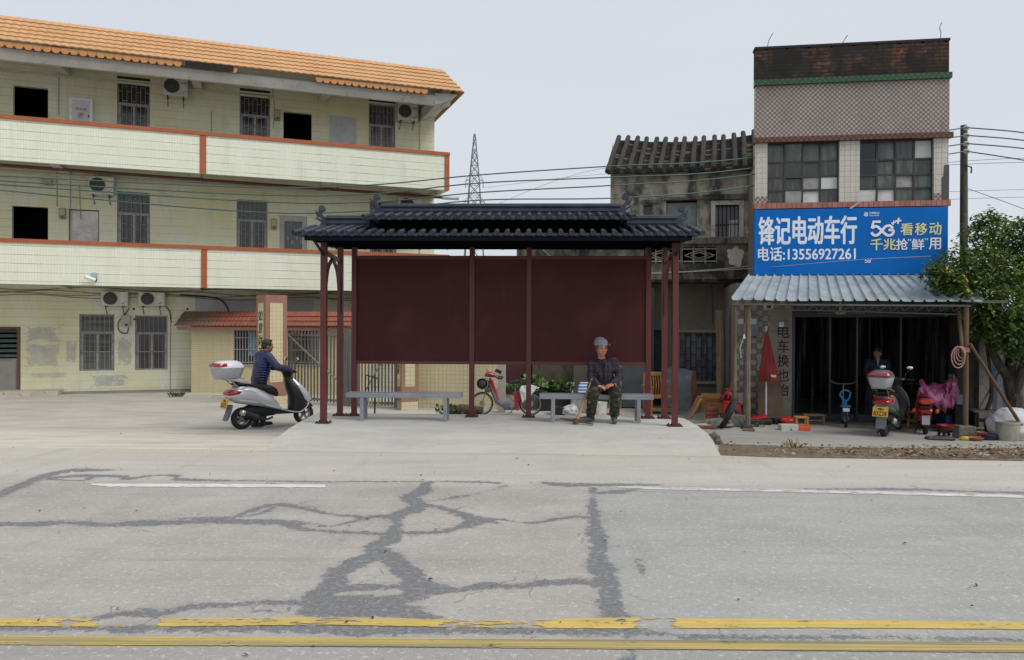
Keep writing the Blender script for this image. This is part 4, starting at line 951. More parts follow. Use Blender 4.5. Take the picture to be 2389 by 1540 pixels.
for i in range(k + 1):
    a = RP(-.06 + 3.48 * i / k, 1.0); vs += [a, Vector((a.x, 4.1, 5.5)), a - Vector((0, 0, .05)), RP(-.06 + 3.48 * i / k, 0) - Vector((0, 0, .03))]
bk.add(vs, [(4 * i, 4 * i + 4, 4 * i + 5, 4 * i + 1) for i in range(k)] + [(4 * i + 2, 4 * i + 3, 4 * i + 7, 4 * i + 6) for i in range(k)]); bk.build('rear_slope', tm, rf)
# balcony with lattice
zA, zB, zC = 4.05, 3.98, 3.12
MB().box(-.9, XR, -.18, .3, 3.93, 4.07).build('balcony_ledge', stain2, oh)
la = OH.rect(1590, 577, 1672, 615); lb = OH.rect(1500, 577, 1588, 615)
m = MB().holes(-.95, XR, 3.12, 3.93, -.06, .12, [la, lb]); m.box(-.95, XR, .061, 1.2, 3.05, 3.2); m.box(-.95, XR, -.1, -.061, 3.1, 3.28); m.build('balcony_parapet', stain2, oh)
lat = mat('cement_lattice', (142, 136, 122), .9, layers=((6, (110, 104, 92), .45, .65),))
for r in (la, lb):
    g = MB(); x0, x1, z0, z1 = r; cx, cz = (x0 + x1) / 2, (z0 + z1) / 2; hw, hh = (x1 - x0) / 2, (z1 - z0) / 2
    for k in (0, 1, 2, 3): x = x0 + (x1 - x0) * k / 3; g.box(x - .018, x + .018, -.03, .03, z0, z1)
    for z in (z0 + .05, z1 - .04): g.box(x0, x1, -.032, .032, z - .016, z + .016)
    for s in (.85, .5):
        Q = [(cx - hw * s, cz), (cx, cz + hh * .75 * s), (cx + hw * s, cz), (cx, cz - hh * .75 * s)]
        for a, b in zip(Q, Q[1:] + Q[:1]): g.bar((a[0], 0, a[1]), (b[0], 0, b[1]), .05, .022)
    g.build('lattice', lat, oh)
r = OH.rect(1690, 572, 1738, 622)
m = MB(); n = 26; vs = [(sum(r[:2]) / 2, -.068, sum(r[2:]) / 2)]
for i in range(n):
    a = 2 * math.pi * i / n; k = .8 + .5 * noise.noise((math.cos(a) * 1.7, math.sin(a) * 1.7, 3)); vs.append((sum(r[:2]) / 2 + (r[1] - r[0]) / 2 * k * math.cos(a), -.066, sum(r[2:]) / 2 + (r[3] - r[2]) / 2 * k * math.sin(a)))
m.add(vs, [(0, i + 1, (i + 1) % n + 1) for i in range(n)]); m.build('plaster_flake', mat('peeling_whitewash', (178, 172, 162), .9, layers=((5, (138, 122, 102), .5, .62),)), oh)
# ground floor, set back under the balcony
gw = OH.rect(1586, 776, 1712, 889, 1.0); gd = OH.rect(1518, 770, 1545, 945, 1.0)
m = MB().holes(-.95, XR, -.2, 3.06, 1.0, .2, [gw, (gd[0], gd[1], -.2, gd[3])]); m.build('ground_floor_wall', grey_pl, oh)
MB().box(-.95, XR, 3.4, 3.5, -.2, 3.05).build('rear_wall', grey_pl, oh)
cgl = mat('faded_blue_glass', (96, 110, 122), .35, layers=(((5, 1, .6), (70, 66, 72), .42, .58), ((8, 1, 3), (116, 124, 130), .5, .65, .7)))
o = MB().box(gw[0], gw[1], 1.1, 1.12, gw[2], gw[3]).build('window', cgl, oh)
g = MB(); n = 10
for i in range(n + 1):
    x = gw[0] + (gw[1] - gw[0]) * i / n; g.box(x - .009, x + .009, 1.03, 1.05, gw[2], gw[3])
    if i < n:
        z = gw[2] + (.18 if i % 2 else .34)
        while z < gw[3]: g.box(x + .009, x + (gw[1] - gw[0]) / n - .009, 1.03, 1.05, z - .008, z + .008); z += .32
g.build('grille', mat('rusty_bar', (58, 46, 42), .8), o)
MB().box(gw[0] - .08, gw[1] + .08, .95, 1.02, gw[3], gw[3] + .07).box(gw[0] - .05, gw[1] + .05, .9, 1.02, gw[2] - .07, gw[2]).build('frame', mat('painted_sill', (148, 146, 120), .8), o)
MB().box(gd[0], gd[1], 1.15, 1.19, -.1, gd[3]).build('door', mat('dark_door', (58, 62, 62), .7, layers=((6, (42, 45, 46), .4, .65),)), oh)
MB().tube([OH.hit(1500, 638, -.12), OH.hit(1600, 634, -.12), OH.hit(1690, 627, -.12), OH.hit(1757, 620, -.12)], .015, 6).build('water_pipe', cabg, oh)
m = MB(); P = [OH.hit(*q, .98) for q in ((1660, 655), (1662, 760))]; m.tube(P, .008, 5); P = [OH.hit(*q, .98) for q in ((1757, 600), (1740, 640), (1735, 700), (1728, 760))]; m.tube(P, .012, 5); m.build('cable_run', cab, oh)
# planter pot on the ledge
p = OH.M @ OH.hit(1746, 553, -.1); p.z = OH.o.z + 4.07
t = thing('flower_pot', 'small cream pot with trailing leaves on the old balcony ledge', 'plant pot', p)
MB().lathe([(.05, 0), (.075, .16), (.082, .16), (.07, .15), (0, .13)], 12).build('pot', mat('cream_pot', (150, 140, 112), .7), t, smooth=True)
m = MB()
for i in range(26):
    a = rnd.random() * 6.28; r0 = rnd.uniform(.04, .16); c = Vector((.05 + r0 * math.cos(a), -.04 + r0 * math.sin(a) * .6, .12 + rnd.uniform(-.14, .1))); s = rnd.uniform(.025, .05); d = Vector((rnd.uniform(-1, 1), rnd.uniform(-1, 1), rnd.uniform(-.6, .6))) * s; e = Vector((rnd.uniform(-1, 1), rnd.uniform(-1, 1), rnd.uniform(-1, 1))) * s * .5
    m.add([c - d, c + e, c + d, c - e], [(0, 1, 2, 3)])
m.build('leaves', mat('pot_leaf', (78, 92, 52), .6), t)

# low annexe and side walls seen through and under the shelter
AN = Fr(R(-6), ((1204 - CX) / F * 21.0, 21.0), -.36)
an = thing('annexe', 'low mouldy concrete outbuilding seen through the gap over the maroon panels', 'outbuilding', AN.o, AN.a)
xr = AN.hit(1344, 600).x; zt = AN.hit(1270, 560).z
MB().box(0, xr, 0, 3, 1.8, zt).build('upper_wall', stain2, an); MB().box(-.1, xr + .06, -.12, 3.1, zt, zt + .1).build('roof_slab', stain2, an)
MB().box(-.35, .4, -.02, 3, -.2, 1.8).build('maroon_wall', mat('faded_maroon_render', (104, 66, 70), .9, layers=((1.5, (84, 52, 56), .4, .68),)), an)
xd = AN.hit(1242, 800).x
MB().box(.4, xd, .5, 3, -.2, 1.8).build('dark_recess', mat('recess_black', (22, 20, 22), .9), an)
gb_ = stained('stained_cement', (132, 124, 108), (92, 86, 76), (112, 104, 88), .5, .66)
MB().box(xd, AN.hit(1424, 800).x, -.02, 3, -.2, 1.8).build('cement_wall', gb_, an)
MB().tube([AN.hit(1262, 578, -.03), AN.hit(1278, 594, -.03), AN.hit(1290, 602, -.03)], .02, 5).build('rainwater_pipe', cabg, an)
# grey door leaf and pier between the annexe and the old house
p = G(1443, 953); t = thing('side_doorway', 'grey steel door in a pale pier behind the seated woman', 'doorway', p, R(-8))
MB().box(-.16, .06, -.05, .3, -.1, 2.9).build('pier', mat('pale_pier', (152, 148, 138), .85), t); MB().box(.06, .72, .05, .1, .03, 2.0).build('door', mat('blue_grey_door', (82, 90, 92), .6, layers=((2, (66, 74, 76), .38, .64), (1.2, (104, 112, 112), .58, .7, .6))), t); MB().box(.06, .72, .04, .3, 2.0, 2.9).build('lintel_wall', grey_pl, t)
MB().box(.72, .82, -.02, .3, -.1, 2.9).build('jamb', mat('dark_frame', (54, 48, 46), .8), t)

# ================================================================== the bicycle shop
SP = Fr(R(-8.5), ((1762 - CX) / F * 16.9, 16.9), -.42)
SW = 3.93
def lozenge(name, c1, c2, cell, lo=.0, dark=(60, 54, 50)):
    """small square mosaic laid in a diagonal dot pattern"""
    q = NT(name); X = q.xyz()
    u = q.math('MULTIPLY', q.math('ADD', X[0], X[1]), math.pi / cell); v = q.math('MULTIPLY', X[2], math.pi / cell)
    a = q.math('MULTIPLY', q.math('SINE', u), q.math('SINE', v)); f = q.step(a, -.15, .15)
    c = q.mix(f, c1, c2); b = q.math('LESS_THAN', q.math('ABSOLUTE', q.math('ADD', a, .0)), .10); c = q.mix(q.math('MULTIPLY', b, .55), c, dark)
    c = q.mix(q.noise(1.2, .4, .72, amt=.35), c, tuple(v_ * .75 for v_ in c1)); c = q.mix(q.noise((4, 4, 1), .6, .75, amt=.4), c, dark)
    q.l(c, q.p.inputs['Base Color']); q.p.inputs['Roughness'].default_value = .4; return q.m
field = lozenge('brown_lozenge_mosaic', (110, 98, 91), (168, 158, 150), .05)
greenm = lozenge('green_lozenge_tile', (28, 60, 34), (46, 88, 50), .06, dark=(20, 44, 24)); brownm = lozenge('brown_lozenge_tile', (74, 40, 30), (112, 66, 48), .06, dark=(36, 22, 18))
diam = lozenge('grey_diamond_tile', (150, 144, 130), (104, 100, 90), .12, dark=(58, 56, 52))
whitet = tilemat('patterned_white_tile', (196, 192, 184), (150, 144, 134), .115, .115, .006, (190, 186, 176), rough=.3, layers=((28, (150, 144, 134), .55, .66, .8), (2, (178, 172, 160), .4, .7, .5)))
pinkt = tilemat('pink_ledge_tile', (172, 112, 98), (112, 70, 62), .105, .3, .008, (152, 92, 80), rough=.5, layers=((9, (132, 78, 66), .45, .68, .8),))
brick = tilemat('sooty_brick', (120, 72, 52), (34, 31, 28), .25, .078, .014, (70, 50, 40), off=.5, rough=.95, bump=1.,
                layers=((9, (164, 120, 88), .56, .7, .6), ((1.1, 1.1, 1.4), (38, 35, 31), .34, .56, .95), ((2.6, 2.6, 1.6), (30, 28, 26), .46, .58, .95), (20, (58, 54, 46), .6, .7, .5)))
shop = thing('shop_building', 'narrow two-storey shop house faced in brown mosaic with a sooty brick parapet', 'shop', SP.o, SP.a)
z = lambda py, px=1985: SP.hit(px, py).z
zg1, zg0, zb1, zb0, zp1, zp0 = 7.44, 7.32, 6.17, 6.06, 4.74, 4.63
# parapet with a crumbling top edge
m = MB(); n = 60; vs = []
for i in range(n + 1):
    x = -.03 + 3.97 * i / n; zz = 8.14 + .02 * noise.noise((x * 6, 0, 0)) - (.04 if i % 7 == 3 else 0)
    vs += [(x, .03, zg1 - .1), (x, .03, zz), (x, .28, zz), (x, .28, zg1 - .1)]
m.add(vs, [(4 * i + k, 4 * i + 4 + k, 4 * i + 5 + k, 4 * i + 1 + k) for i in range(n) for k in range(3)] + [(3, 2, 1, 0), (4 * n, 4 * n + 1, 4 * n + 2, 4 * n + 3)])
m.build('parapet', brick, shop)
MB().box(-.05, 3.96, 0.02, .3, 8.14, 8.19).build('parapet_top', mat('soot_cement', (46, 43, 40), .95, bump=(20, .8)), shop)
MB().box(-.06, SW + .04, -.07, .1, zg0, zg1).build('green_band', greenm, shop)
MB().box(-.03, SW, .0, .2, zb1, zg0).build('mosaic_front', field, shop)
MB().box(-.07, SW + .06, -.1, .1, zb0, zb1).build('brown_band', brownm, shop)
MB().box(SW, SW + .01, .0, .2, zb1, zg0).box(SW - .03, SW + .02, .25, 6, 2.9, 5.6).box(.0, .06, .25, 6, 2.9, 5.6).box(.06, SW - .03, 5.9, 6, -.2, 5.6).box(.06, SW - .03, .25, 5.9, 5.5, 5.58).box(0, SW - .03, .5, 5.9, 2.95, 3.1).build('side_wall', grey_pl, shop)
wl = SP.rect(1790, 336, 1957, 475, .0)[:2] + (zp1, zb0); wr = SP.rect(2005, 330, 2178, 471, .0)[:2] + (zp1, zb0)
for a, b in ((-.03, wl[0]), (wl[1], wr[0]), (wr[1], SW)): MB().box(a, b, .0, .25, zp1, zb0).build('window_pier', whitet, shop)
for a, b in ((-.03, wl[0]), (wr[1], SW)): MB().box(a, b, -.004, .0, zp1, zp1 + .16).build('pier_base', field, shop)
r_ = SP.rect(2196, 385, 2212, 468); MB().prism([(r_[0] + .05, r_[3]), (r_[1] + .01, r_[3]), (r_[1] + .01, r_[2]), (r_[0], r_[2]), (r_[0], r_[2] + .5), (r_[0] + .03, r_[2] + .5)], -.008, .0).build('bare_patch', mat('exposed_render', (84, 82, 80), .9), shop)
MB().box(-.05, SW + .03, -.06, .2, zp0 - .01, zp1).build('tile_ledge', pinkt, shop)
pm = [mat('dusty_pane', (92, 96, 92), .25, layers=(((9, 9, 1.2), (66, 68, 66), .4, .6), (2, (120, 124, 120), .55, .7, .7))), mat('dim_pane', (60, 62, 60), .2, layers=(((12, 12, 2), (86, 88, 84), .5, .66),)),
      mat('white_board_pane', (196, 198, 196), .6, layers=((4, (174, 176, 172), .4, .66),)), mat('black_pane', (30, 32, 34), .15), mat('grey_board_pane', (150, 152, 148), .6, layers=((5, (128, 128, 124), .4, .66),)), mat('green_grey_pane', (86, 100, 90), .3, layers=(((10, 10, 1), (66, 78, 70), .4, .6),))]
grid = {'l': ['0000', '1111', '1122'[:2] + '42', '1421'], 'r': ['3012', '3001', '1025'[:2] + '45', '2255']}
for key, wd in (('l', wl), ('r', wr)):
    x0, x1, z0, z1 = wd; rows = [0, .31, .56, .78, 1]; g = MB(); f = MB()
    for i in range(4):
        for j in range(4):
            a = x0 + (x1 - x0) * i / 4; b = x0 + (x1 - x0) * (i + 1) / 4; c = z1 - (z1 - z0) * rows[j + 1]; d = z1 - (z1 - z0) * rows[j]
            y = .10 + rnd.uniform(-.012, .012); tl = rnd.uniform(-.02, .02)
            g.add([(a + .02, y, c + .02), (b - .02, y, c + .02), (b - .02, y + tl, d - .02), (a + .02, y + tl, d - .02)], [(0, 1, 2, 3)], int(grid[key][j][i]))
    o = g.build('window', pm, shop)
    for i in range(5): a = x0 + (x1 - x0) * i / 4; f.box(a - .02, a + .02, .08, .13, z0, z1)
    for j in range(5): c = z1 - (z1 - z0) * rows[j]; f.box(x0, x1, .075, .125, c - .02, c + .02)
    f.build('frame', mat('dark_window_frame', (52, 50, 48), .6), o)
    MB().box(x0, x1, .3, .32, z0, z1).build('backing', dark_in, o)
# ground floor
doorL, doorR = SP.hit(1846, 850).x, SP.hit(2232, 850).x
MB().box(-.42, doorL - .47, -.02, .3, -.2, 3.0).build('tiled_pier', diam, shop)
MB().box(doorL - .47, doorL, -.022, .3, -.2, 2.45).build('painted_pier', mat('whitewashed_grey', (136, 130, 122), .9, layers=((2, (118, 112, 104), .4, .66), (8, (100, 94, 88), .58, .7, .6))), shop)
MB().box(doorL - .47, doorL, -.018, .3, 2.45, 3.0).box(doorL, doorR, .02, .3, 2.85, 3.0).build('lintel', diam, shop)
MB().box(doorR, doorR + .34, .0, .4, -.2, 3.0).build('right_pier', stained('dark_pier_render', (72, 68, 64), (40, 38, 36), (58, 54, 50)), shop)
MB().box(-.44, -.421, .3, 5.9, -.2, 3.0).build('outer_wall', grey_pl, shop)
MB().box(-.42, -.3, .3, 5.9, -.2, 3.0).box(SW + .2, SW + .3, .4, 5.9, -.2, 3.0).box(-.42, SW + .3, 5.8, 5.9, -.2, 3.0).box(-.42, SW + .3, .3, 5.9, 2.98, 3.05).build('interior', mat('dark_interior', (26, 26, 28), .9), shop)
MB().box(doorL, doorR, .0, 5.8, -.2, -.03).build('floor', mat('shop_floor', (96, 92, 88), .8), shop)
m = MB()
for i in range(9): m.box(doorL, doorR, .08 + .01 * (i % 2), .2, 2.38 + i * .052, 2.43 + i * .052)
m.build('roller_shutter', mat('shutter_grey', (66, 68, 70), .5), shop)
m = MB().box(doorL, doorL + .08, .06, .2, -.03, 2.38)
for px in (1935, 1998, 2100): x = SP.hit(px, 850, .3).x; m.box(x - .02, x + .02, .28, .34, -.03, 2.3)
m.box(doorL, doorR, .27, .35, 2.26, 2.38); m.build('door_frame', mat('dark_grey_frame', (46, 48, 52), .45), shop)
def film():
    q = NT('dusty_plastic_film'); c = q.mix(q.noise((7, 7, .5), .4, .7), (58, 59, 64), (112, 113, 118)); q.l(c, q.p.inputs['Base Color']); q.p.inputs['Roughness'].default_value = .3
    q.alpha(q.noise((9, 9, .55), .45, .85, det=7, amt=.5)); return q.m
fm = film(); m = MB(); n = 140; vs = []
for i in range(n + 1):
    x = doorL + .08 + (doorR - doorL - .1) * i / n; y = .42 + .035 * math.sin(i * .9) + .03 * noise.noise((i * .3, 0, 0)); vs += [(x, y, .12), (x, y + .02 * math.sin(i * 1.7), 2.27)]
m.add(vs, [(2 * i, 2 * i + 2, 2 * i + 3, 2 * i + 1) for i in range(n)]); m.build('plastic_curtain', fm, shop, smooth=True)
m = MB()
for i in range(5): a = doorL + .1 + (doorR - doorL - .1) * i / 5; m.box(a, a + (doorR - doorL) / 5 - .05, .30, .34, -.02, .12)
m.build('door_kickboard', mat('slate_kickboard', (58, 64, 74), .5), shop)
lv = SP.rect(1818, 765, 1842, 920, -.02); flat_text('电车换也治', (doorL - .30, doorL - .06, SP.hit(1820, 926, -.02).z, SP.hit(1820, 757, -.02).z), -.023, ink, shop, 'painted_lettering', bold=.012, stack=True)
MB().box(doorL - .62, doorL - .50, -.026, -.02, 1.52, 1.68).build('yellow_notice', mat('yellow_paper', (168, 156, 96), .8), shop); MB().box(doorL - .72, doorL - .52, -.025, -.02, 1.12, 1.4).build('pale_notice', mat('pale_paper', (150, 156, 162), .8, layers=((14, (110, 114, 120), .5, .6),)), shop)
# sign board
sx0, sx1, sz0, sz1 = SP.rect(1759, 486, 2211, 641, -.14)
sb = thing('shop_sign', 'wide bright blue shop sign with white and yellow lettering', 'sign', SP.M @ Vector(((sx0 + sx1) / 2, -.07, sz0)), SP.a)
wd = (sx1 - sx0) / 2; hh = sz1 - sz0
def sr(a, b, c, d):     # pixel box on the sign face -> local rect
    q = SP.rect(a, b, c, d, -.14); o = (sx0 + sx1) / 2; return (q[0] - o, q[1] - o, q[2] - sz0, q[3] - sz0)
MB().box(-wd, wd, -.068, .06, 0, hh).build('board', mat('sign_blue', (0, 104, 186), .6, layers=((.8, (0, 94, 172), .35, .7), ((.2, 1, 5), (6, 112, 196), .55, .7, .4)), spec=.15), sb, bev=.006)
sw = mat('sign_white', (226, 232, 240), .5, layers=((3, (214, 220, 230), .4, .7),)); sy = mat('sign_pale_yellow', (212, 218, 160), .5, layers=((3, (200, 206, 146), .4, .7),)); sn = mat('sign_dark_blue', (10, 44, 132), .5)
YS = -.069
flat_text('锋记电动车行', sr(1770, 505, 1997, 570), YS, sw, sb, bold=.022)
flat_text('电话:13556927261', sr(1768, 576, 1995, 608), YS, sw, sb, bold=.02)
for txt, r, mt in (('看', (2100, 521, 2129, 549), sy), ('移', (2134, 520, 2162, 549), sy), ('动', (2167, 519, 2195, 548), sy), ('千', (2030, 557, 2058, 584), sy), ('兆', (2060, 557, 2089, 583), sy), ('抢', (2090, 557, 2117, 583), sw), ('“', (2117, 557, 2125, 562), sw), ('鲜', (2126, 557, 2155, 583), sw), ('”', (2156, 556, 2164, 561), sw), ('用', (2166, 555, 2194, 582), sw)):
    flat_text(txt, sr(*r), YS - .0025, mt, sb, bold=.02, ext=.003)
    flat_text(txt, sr(r[0] - 1.2, r[1] - 1.2, r[2] + 1.2, r[3] + 1.2), YS, sn, sb, 'lettering_outline', bold=.05, ext=.002)
def five_g(bx, by, s, nm):
    def T(L): return [(lambda q: (q[0], q[2]))(sr(bx + (a - 300) * s, by + (b - 400) * s, bx + 1, by + 1)) if False else tsub(bx + (a - 300) * s, by + (b - 400) * s) for a, b in L]
    k = 3.93 / 452
    for dz, mt, ex in ((0, sn, 30), (.0025, sw, 0)):
        m = MB()
        A = [(538, 425), (375, 425), (340, 575)]; B = [(345, 575), (400, 530), (470, 540), (560, 620), (640, 700), (710, 735), (790, 715), (825, 660), (822, 612), (715, 612)]
        Cc = [(330, 665), (370, 720), (440, 735), (500, 700), (580, 610), (640, 540), (700, 515), (760, 520), (815, 575)]
        for j, L in enumerate((A, [tuple(v)[:2] for v in spline([(a, b, 0) for a, b in B[:-1]], 4)] + [B[-1]], [tuple(v)[:2] for v in spline([(a, b, 0) for a, b in Cc], 4)])):
            stroke(m, T(L), (62 + ex) * s * k, YS - dz - j * .0006)
        for cx, cy, r in ((825, 450, 50), (935, 405, 72)):
            stroke(m, T([(cx - r, cy + 8), (cx + r, cy - 8)]), (r * .55 + ex) * s * k, YS - dz - .002); stroke(m, T([(cx + 10, cy - r), (cx - 10, cy + r)]), (r * .55 + ex) * s * k, YS - dz - .0026)
        m.build(nm if mt is sw else nm + '_outline', mt, sb)
def tsub(px, py):
    v = SP.hit(px, py, -.14); return (v.x - (sx0 + sx1) / 2, v.z - sz0)
five_g(2029, 515, .103, 'network_logo'); five_g(2016, 604, .026, 'small_network_logo')
m = MB(); c = tsub(2019.5, 500); m.lathe([(.045, 0), (.045, .002)], 20, (c[0], YS - .0005, c[1]), Matrix.Rotation(R(90), 3, 'X')); eo = m.build('emblem', sw, sb)
m = MB()
for k in (-.018, .0, .018): stroke(m, [(c[0] - .03 + k, c[1] - .012 - k), (c[0] - .005 + k, c[1] + .008 - k), (c[0] + .028 + k, c[1] + .018 - k)], .007, YS - .003)
m.build('emblem_lines', sn, eo)
flat_text('中国移动', sr(2027, 494.5, 2050, 499.5), YS, sw, sb, bold=.02); flat_text('China Mobile', sr(2027, 501, 2050, 504.5), YS, sw, sb, bold=.02)
MB().bar(SP.hit(1982, 487, -.15) - Vector(((sx0 + sx1) / 2, -.07, sz0)), SP.hit(2007, 470, -.1) - Vector(((sx0 + sx1) / 2, -.07, sz0)), .03, .03).build('stay_bar', alu, sb)
# awning
AW = thing('awning', 'sagging galvanised corrugated awning over the shop front', 'awning', SP.o, SP.a)
galv = mat('galvanised_sheet', (160, 168, 171), .5, metal=.12, layers=((2.4, (134, 144, 150), .4, .66), (7, (178, 186, 190), .52, .7, .7), (1.4, (110, 116, 120), .6, .74, .8), ((18, 2, 2), (196, 202, 204), .64, .74, .5)))
m = MB(); n = 22 * 8; U = []; Lw = []
for i in range(n + 1):
    t = i / n; ph = (i % 8)
    rib = .05 if ph in (0,) else (.0 if 2 <= ph <= 6 else .006)
    sg = .02 * noise.noise((t * 6, 0, 0))
    U.append(Vector((-.16 + 3.95 * t, -.10, 3.16 + rib))); Lw.append(Vector((-.73 + (3.8 + .73 + .16) * t, -1.62 + .02 * noise.noise((t * 9, 2, 0)), 2.57 - .03 * t + rib * 1.1 + sg)))
k = n + 1; Mi = [a.lerp(b, .5) + Vector((0, 0, .012 * noise.noise((a.x * 3, 4, 0)))) for a, b in zip(U, Lw)]
V3 = U + Mi + Lw
m.add(V3 + [v - Vector((0, 0, .006)) for v in V3], [(i, i + 1, k + i + 1, k + i) for i in range(2 * k) if i % k != n] + [(3 * k + k + i, 3 * k + k + i + 1, 3 * k + i + 1, 3 * k + i) for i in range(2 * k) if i % k != n] + [(2 * k + i, 2 * k + i + 1, 5 * k + i + 1, 5 * k + i) for i in range(n)])
m.build('sheet', galv, AW, smooth=True, ang=25)
m = MB(); m.tube([(-.7, -1.55, 2.49), (3.75, -1.55, 2.46)], .022, 6); m.tube([(.0, -1.3, 2.40), (3.6, -1.3, 2.30)], .012, 5)
for i in range(15): a = .2 + i * .23; m.tube([(a, -1.5, 2.47), (a + .115, -1.32, 2.36)], .008, 4); m.tube([(a + .115, -1.32, 2.36), (a + .23, -1.5, 2.47)], .008, 4)
m.build('truss', mat('truss_steel', (112, 110, 106), .6), AW)
wood = mat('weathered_pole_wood', (116, 104, 86), .85, layers=(((8, 8, .8), (88, 78, 64), .4, .66), (3, (134, 122, 104), .55, .7, .6)), bump=(14, .5))
woodb = mat('brown_pole_wood', (104, 82, 60), .85, layers=(((8, 8, .8), (80, 62, 46), .4, .66),), bump=(14, .4))
def pole(nm, label, cat, a, b, r0, r1, mt, parent=None, grp=None):
    a, b = Vector(a), Vector(b)
    if parent is None:
        t = thing(nm, label, cat, a, 0, grp); b = b - a; a = Vector()
    else: I = parent.matrix_basis.inverted() if False else SP.I; a, b = I @ a, I @ b; t = parent
    P = [a.lerp(b, i / 8) + Vector((.008 * noise.noise((i * .9, a.x, 1)), .008 * noise.noise((i * .9, a.x, 7)), 0)) for i in range(9)]
    P[0] = a; rs = [(r0 + (r1 - r0) * i / 8) * (1 + .07 * noise.noise((i * 1.7, b.z, 3))) for i in range(9)]
    o = MB().tube(P, rs, 10).build('post' if parent else 'shaft', mt, t, smooth=True)
    return t
pb = SP.M @ Vector((SP.hit(1742, 900, -1.45).x, -1.45, 2.5)); q = G(1742, 990); pole('', '', '', (pb.x, pb.y, gz(pb.x, pb.y)), pb, .075, .068, wood, AW)
pb = SP.M @ Vector((SP.hit(1713, 900, -1.5).x, -1.5, 2.5)); pole('', '', '', (pb.x, pb.y, -.3 + .28), pb, .045, .04, wood, AW)
pb = SP.M @ Vector((SP.hit(2252, 900, -1.5).x, -1.5, 2.48)); PRB = pb.copy(); pole('', '', '', (pb.x, pb.y, gz(pb.x, pb.y) + .24), pb, .05, .045, woodb, AW)
q1 = SP.M @ SP.hit(2234, 715, -1.2); q2 = SP.M @ SP.hit(2249, 860, -1.42); pole('', '', '', q2, q1, .035, .032, wood, AW)
MB().obox(SP.hit(2300, 704, -1.5), (.75, .08, .05)).build('rail_end', mat('dull_green_rail', (86, 94, 76), .7), AW)
for lb, px in (('mossy concrete block at the foot of the left awning posts', 1717), ('chipped concrete block under the right awning post', 2252)):
    pb = SP.M @ Vector((SP.hit(px, 900, -1.55).x, -1.5, 0)); g = gz(pb.x, pb.y)
    t = thing('concrete_block', lb, 'concrete block', (pb.x, pb.y, g), SP.a + .06, 'footing blocks of the awning')
    MB().prism([(-.17, 0), (.18, 0), (.165, .24), (-.155, .25)], -.13, .13).build('block', mat('mossy_block', (104, 102, 92), .95, layers=((5, (72, 70, 62), .42, .62), (16, (132, 128, 116), .56, .7)), bump=(16, .7)), t, bev=.015)
# log standing free, grey side wall, fan lamp
g = G(1682, 968); pole('wooden_post', 'thick weathered free-standing log with a sawn top before the old house', 'post', g, (g.x - .03, g.y + .05, (at(1682, 724, g.y)).z), .105, .098, wood)
SWL = Fr(R(-8.5), ((2290 - CX) / F * 16.6, 16.6), -.5)
t = thing('side_shed', 'grey corrugated sheet wall behind the tree at the right edge', 'shed', SWL.o, SWL.a)
MB().box(-.1, .16, -.12, .2, -.1, 2.5).build('pier', stained('whitewashed_pier', (150, 148, 142), (92, 90, 86), (124, 122, 116), .5, .66), t)
m = MB(); n = 70
vs = []
for i in range(n + 1): x = .16 + 4 * i / n; vs += [(x, .05 + .012 * math.sin(i * 1.6), -.1), (x, .05 + .012 * math.sin(i * 1.6), 2.35)]
m.add(vs, [(2 * i, 2 * i + 2, 2 * i + 3, 2 * i + 1) for i in range(n)]); m.box(.16, 4.16, .1, 2.5, 2.3, 2.36); m.build('sheet_wall', mat('blue_grey_sheet', (104, 110, 120), .6, layers=((1.2, (84, 90, 100), .4, .66), ((.4, 3, 7), (66, 70, 78), .6, .7, .7))), t)
lp = SP.M @ Vector((SP.hit(1960, 727, -.6).x, -.6, 2.3))
t = thing('ceiling_fan', 'small white ceiling fan hanging under the awning', 'fan', lp); MB().lathe([(.0, .0), (.1, .015), (.1, .05), (.03, .07), (.015, .35)], 14).build('motor', mat('fan_cream', (168, 166, 156), .5), t, smooth=True)
for k in range(3): o = MB().box(.09, .52, -.05, .05, .03, .038).build('blade', mat('fan_blade', (120, 118, 110), .5), t); o.rotation_euler = (0, 0, k * 2.09 + .1)

# ================================================================== utility pole, wires, pylon
p0 = at(2250, 293, 17.6); pg = gz(p0.x, p0.y)
up = thing('utility_pole', 'tall dark timber utility pole carrying four green wires beside the shop', 'utility pole', (p0.x, p0.y, pg))
H = p0.z - pg
MB().tube([(0, 0, -.2), (0, 0, H * .5), (-.02, 0, H)], [.105, .09, .075], 12).build('shaft', mat('dark_pole_timber', (92, 84, 74), .85, layers=(((10, 10, .6), (64, 58, 52), .4, .64),), bump=(14, .4)), up, smooth=True)
ins = []
for py in (298, 316, 335, 353):
    v = at(2254, py, 17.42) - Vector((p0.x, p0.y, pg)); ins.append(at(2253, py, 17.35))
    MB().lathe([(.0, -.05), (.055, -.045), (.06, -.015), (.04, 0), (.058, .02), (.05, .045), (0, .05)], 12, v).build('insulator', mat('white_ceramic', (222, 222, 218), .25), up, smooth=True)
MB().tube([(-.14, -.1, H - 1.15), (-.09, -.1, H - .9), (.1, -.1, H - .98), (.12, -.05, H - 1.1)], .018, 5).build('wire_wrap', cab, up)
green = mat('green_wire', (58, 90, 80), .5); dkw = mat('dark_wire', (52, 62, 62), .5)
def wire(label, P, r, mt, cat='wire', grp='wires of the utility pole'):
    P = [Vector(p) for p in P]; o = MB().tube([p - P[0] for p in spline(P, 8)], r, 5).build('wire', mt, loc=P[0], smooth=True); tag(o, label, cat, grp); return o
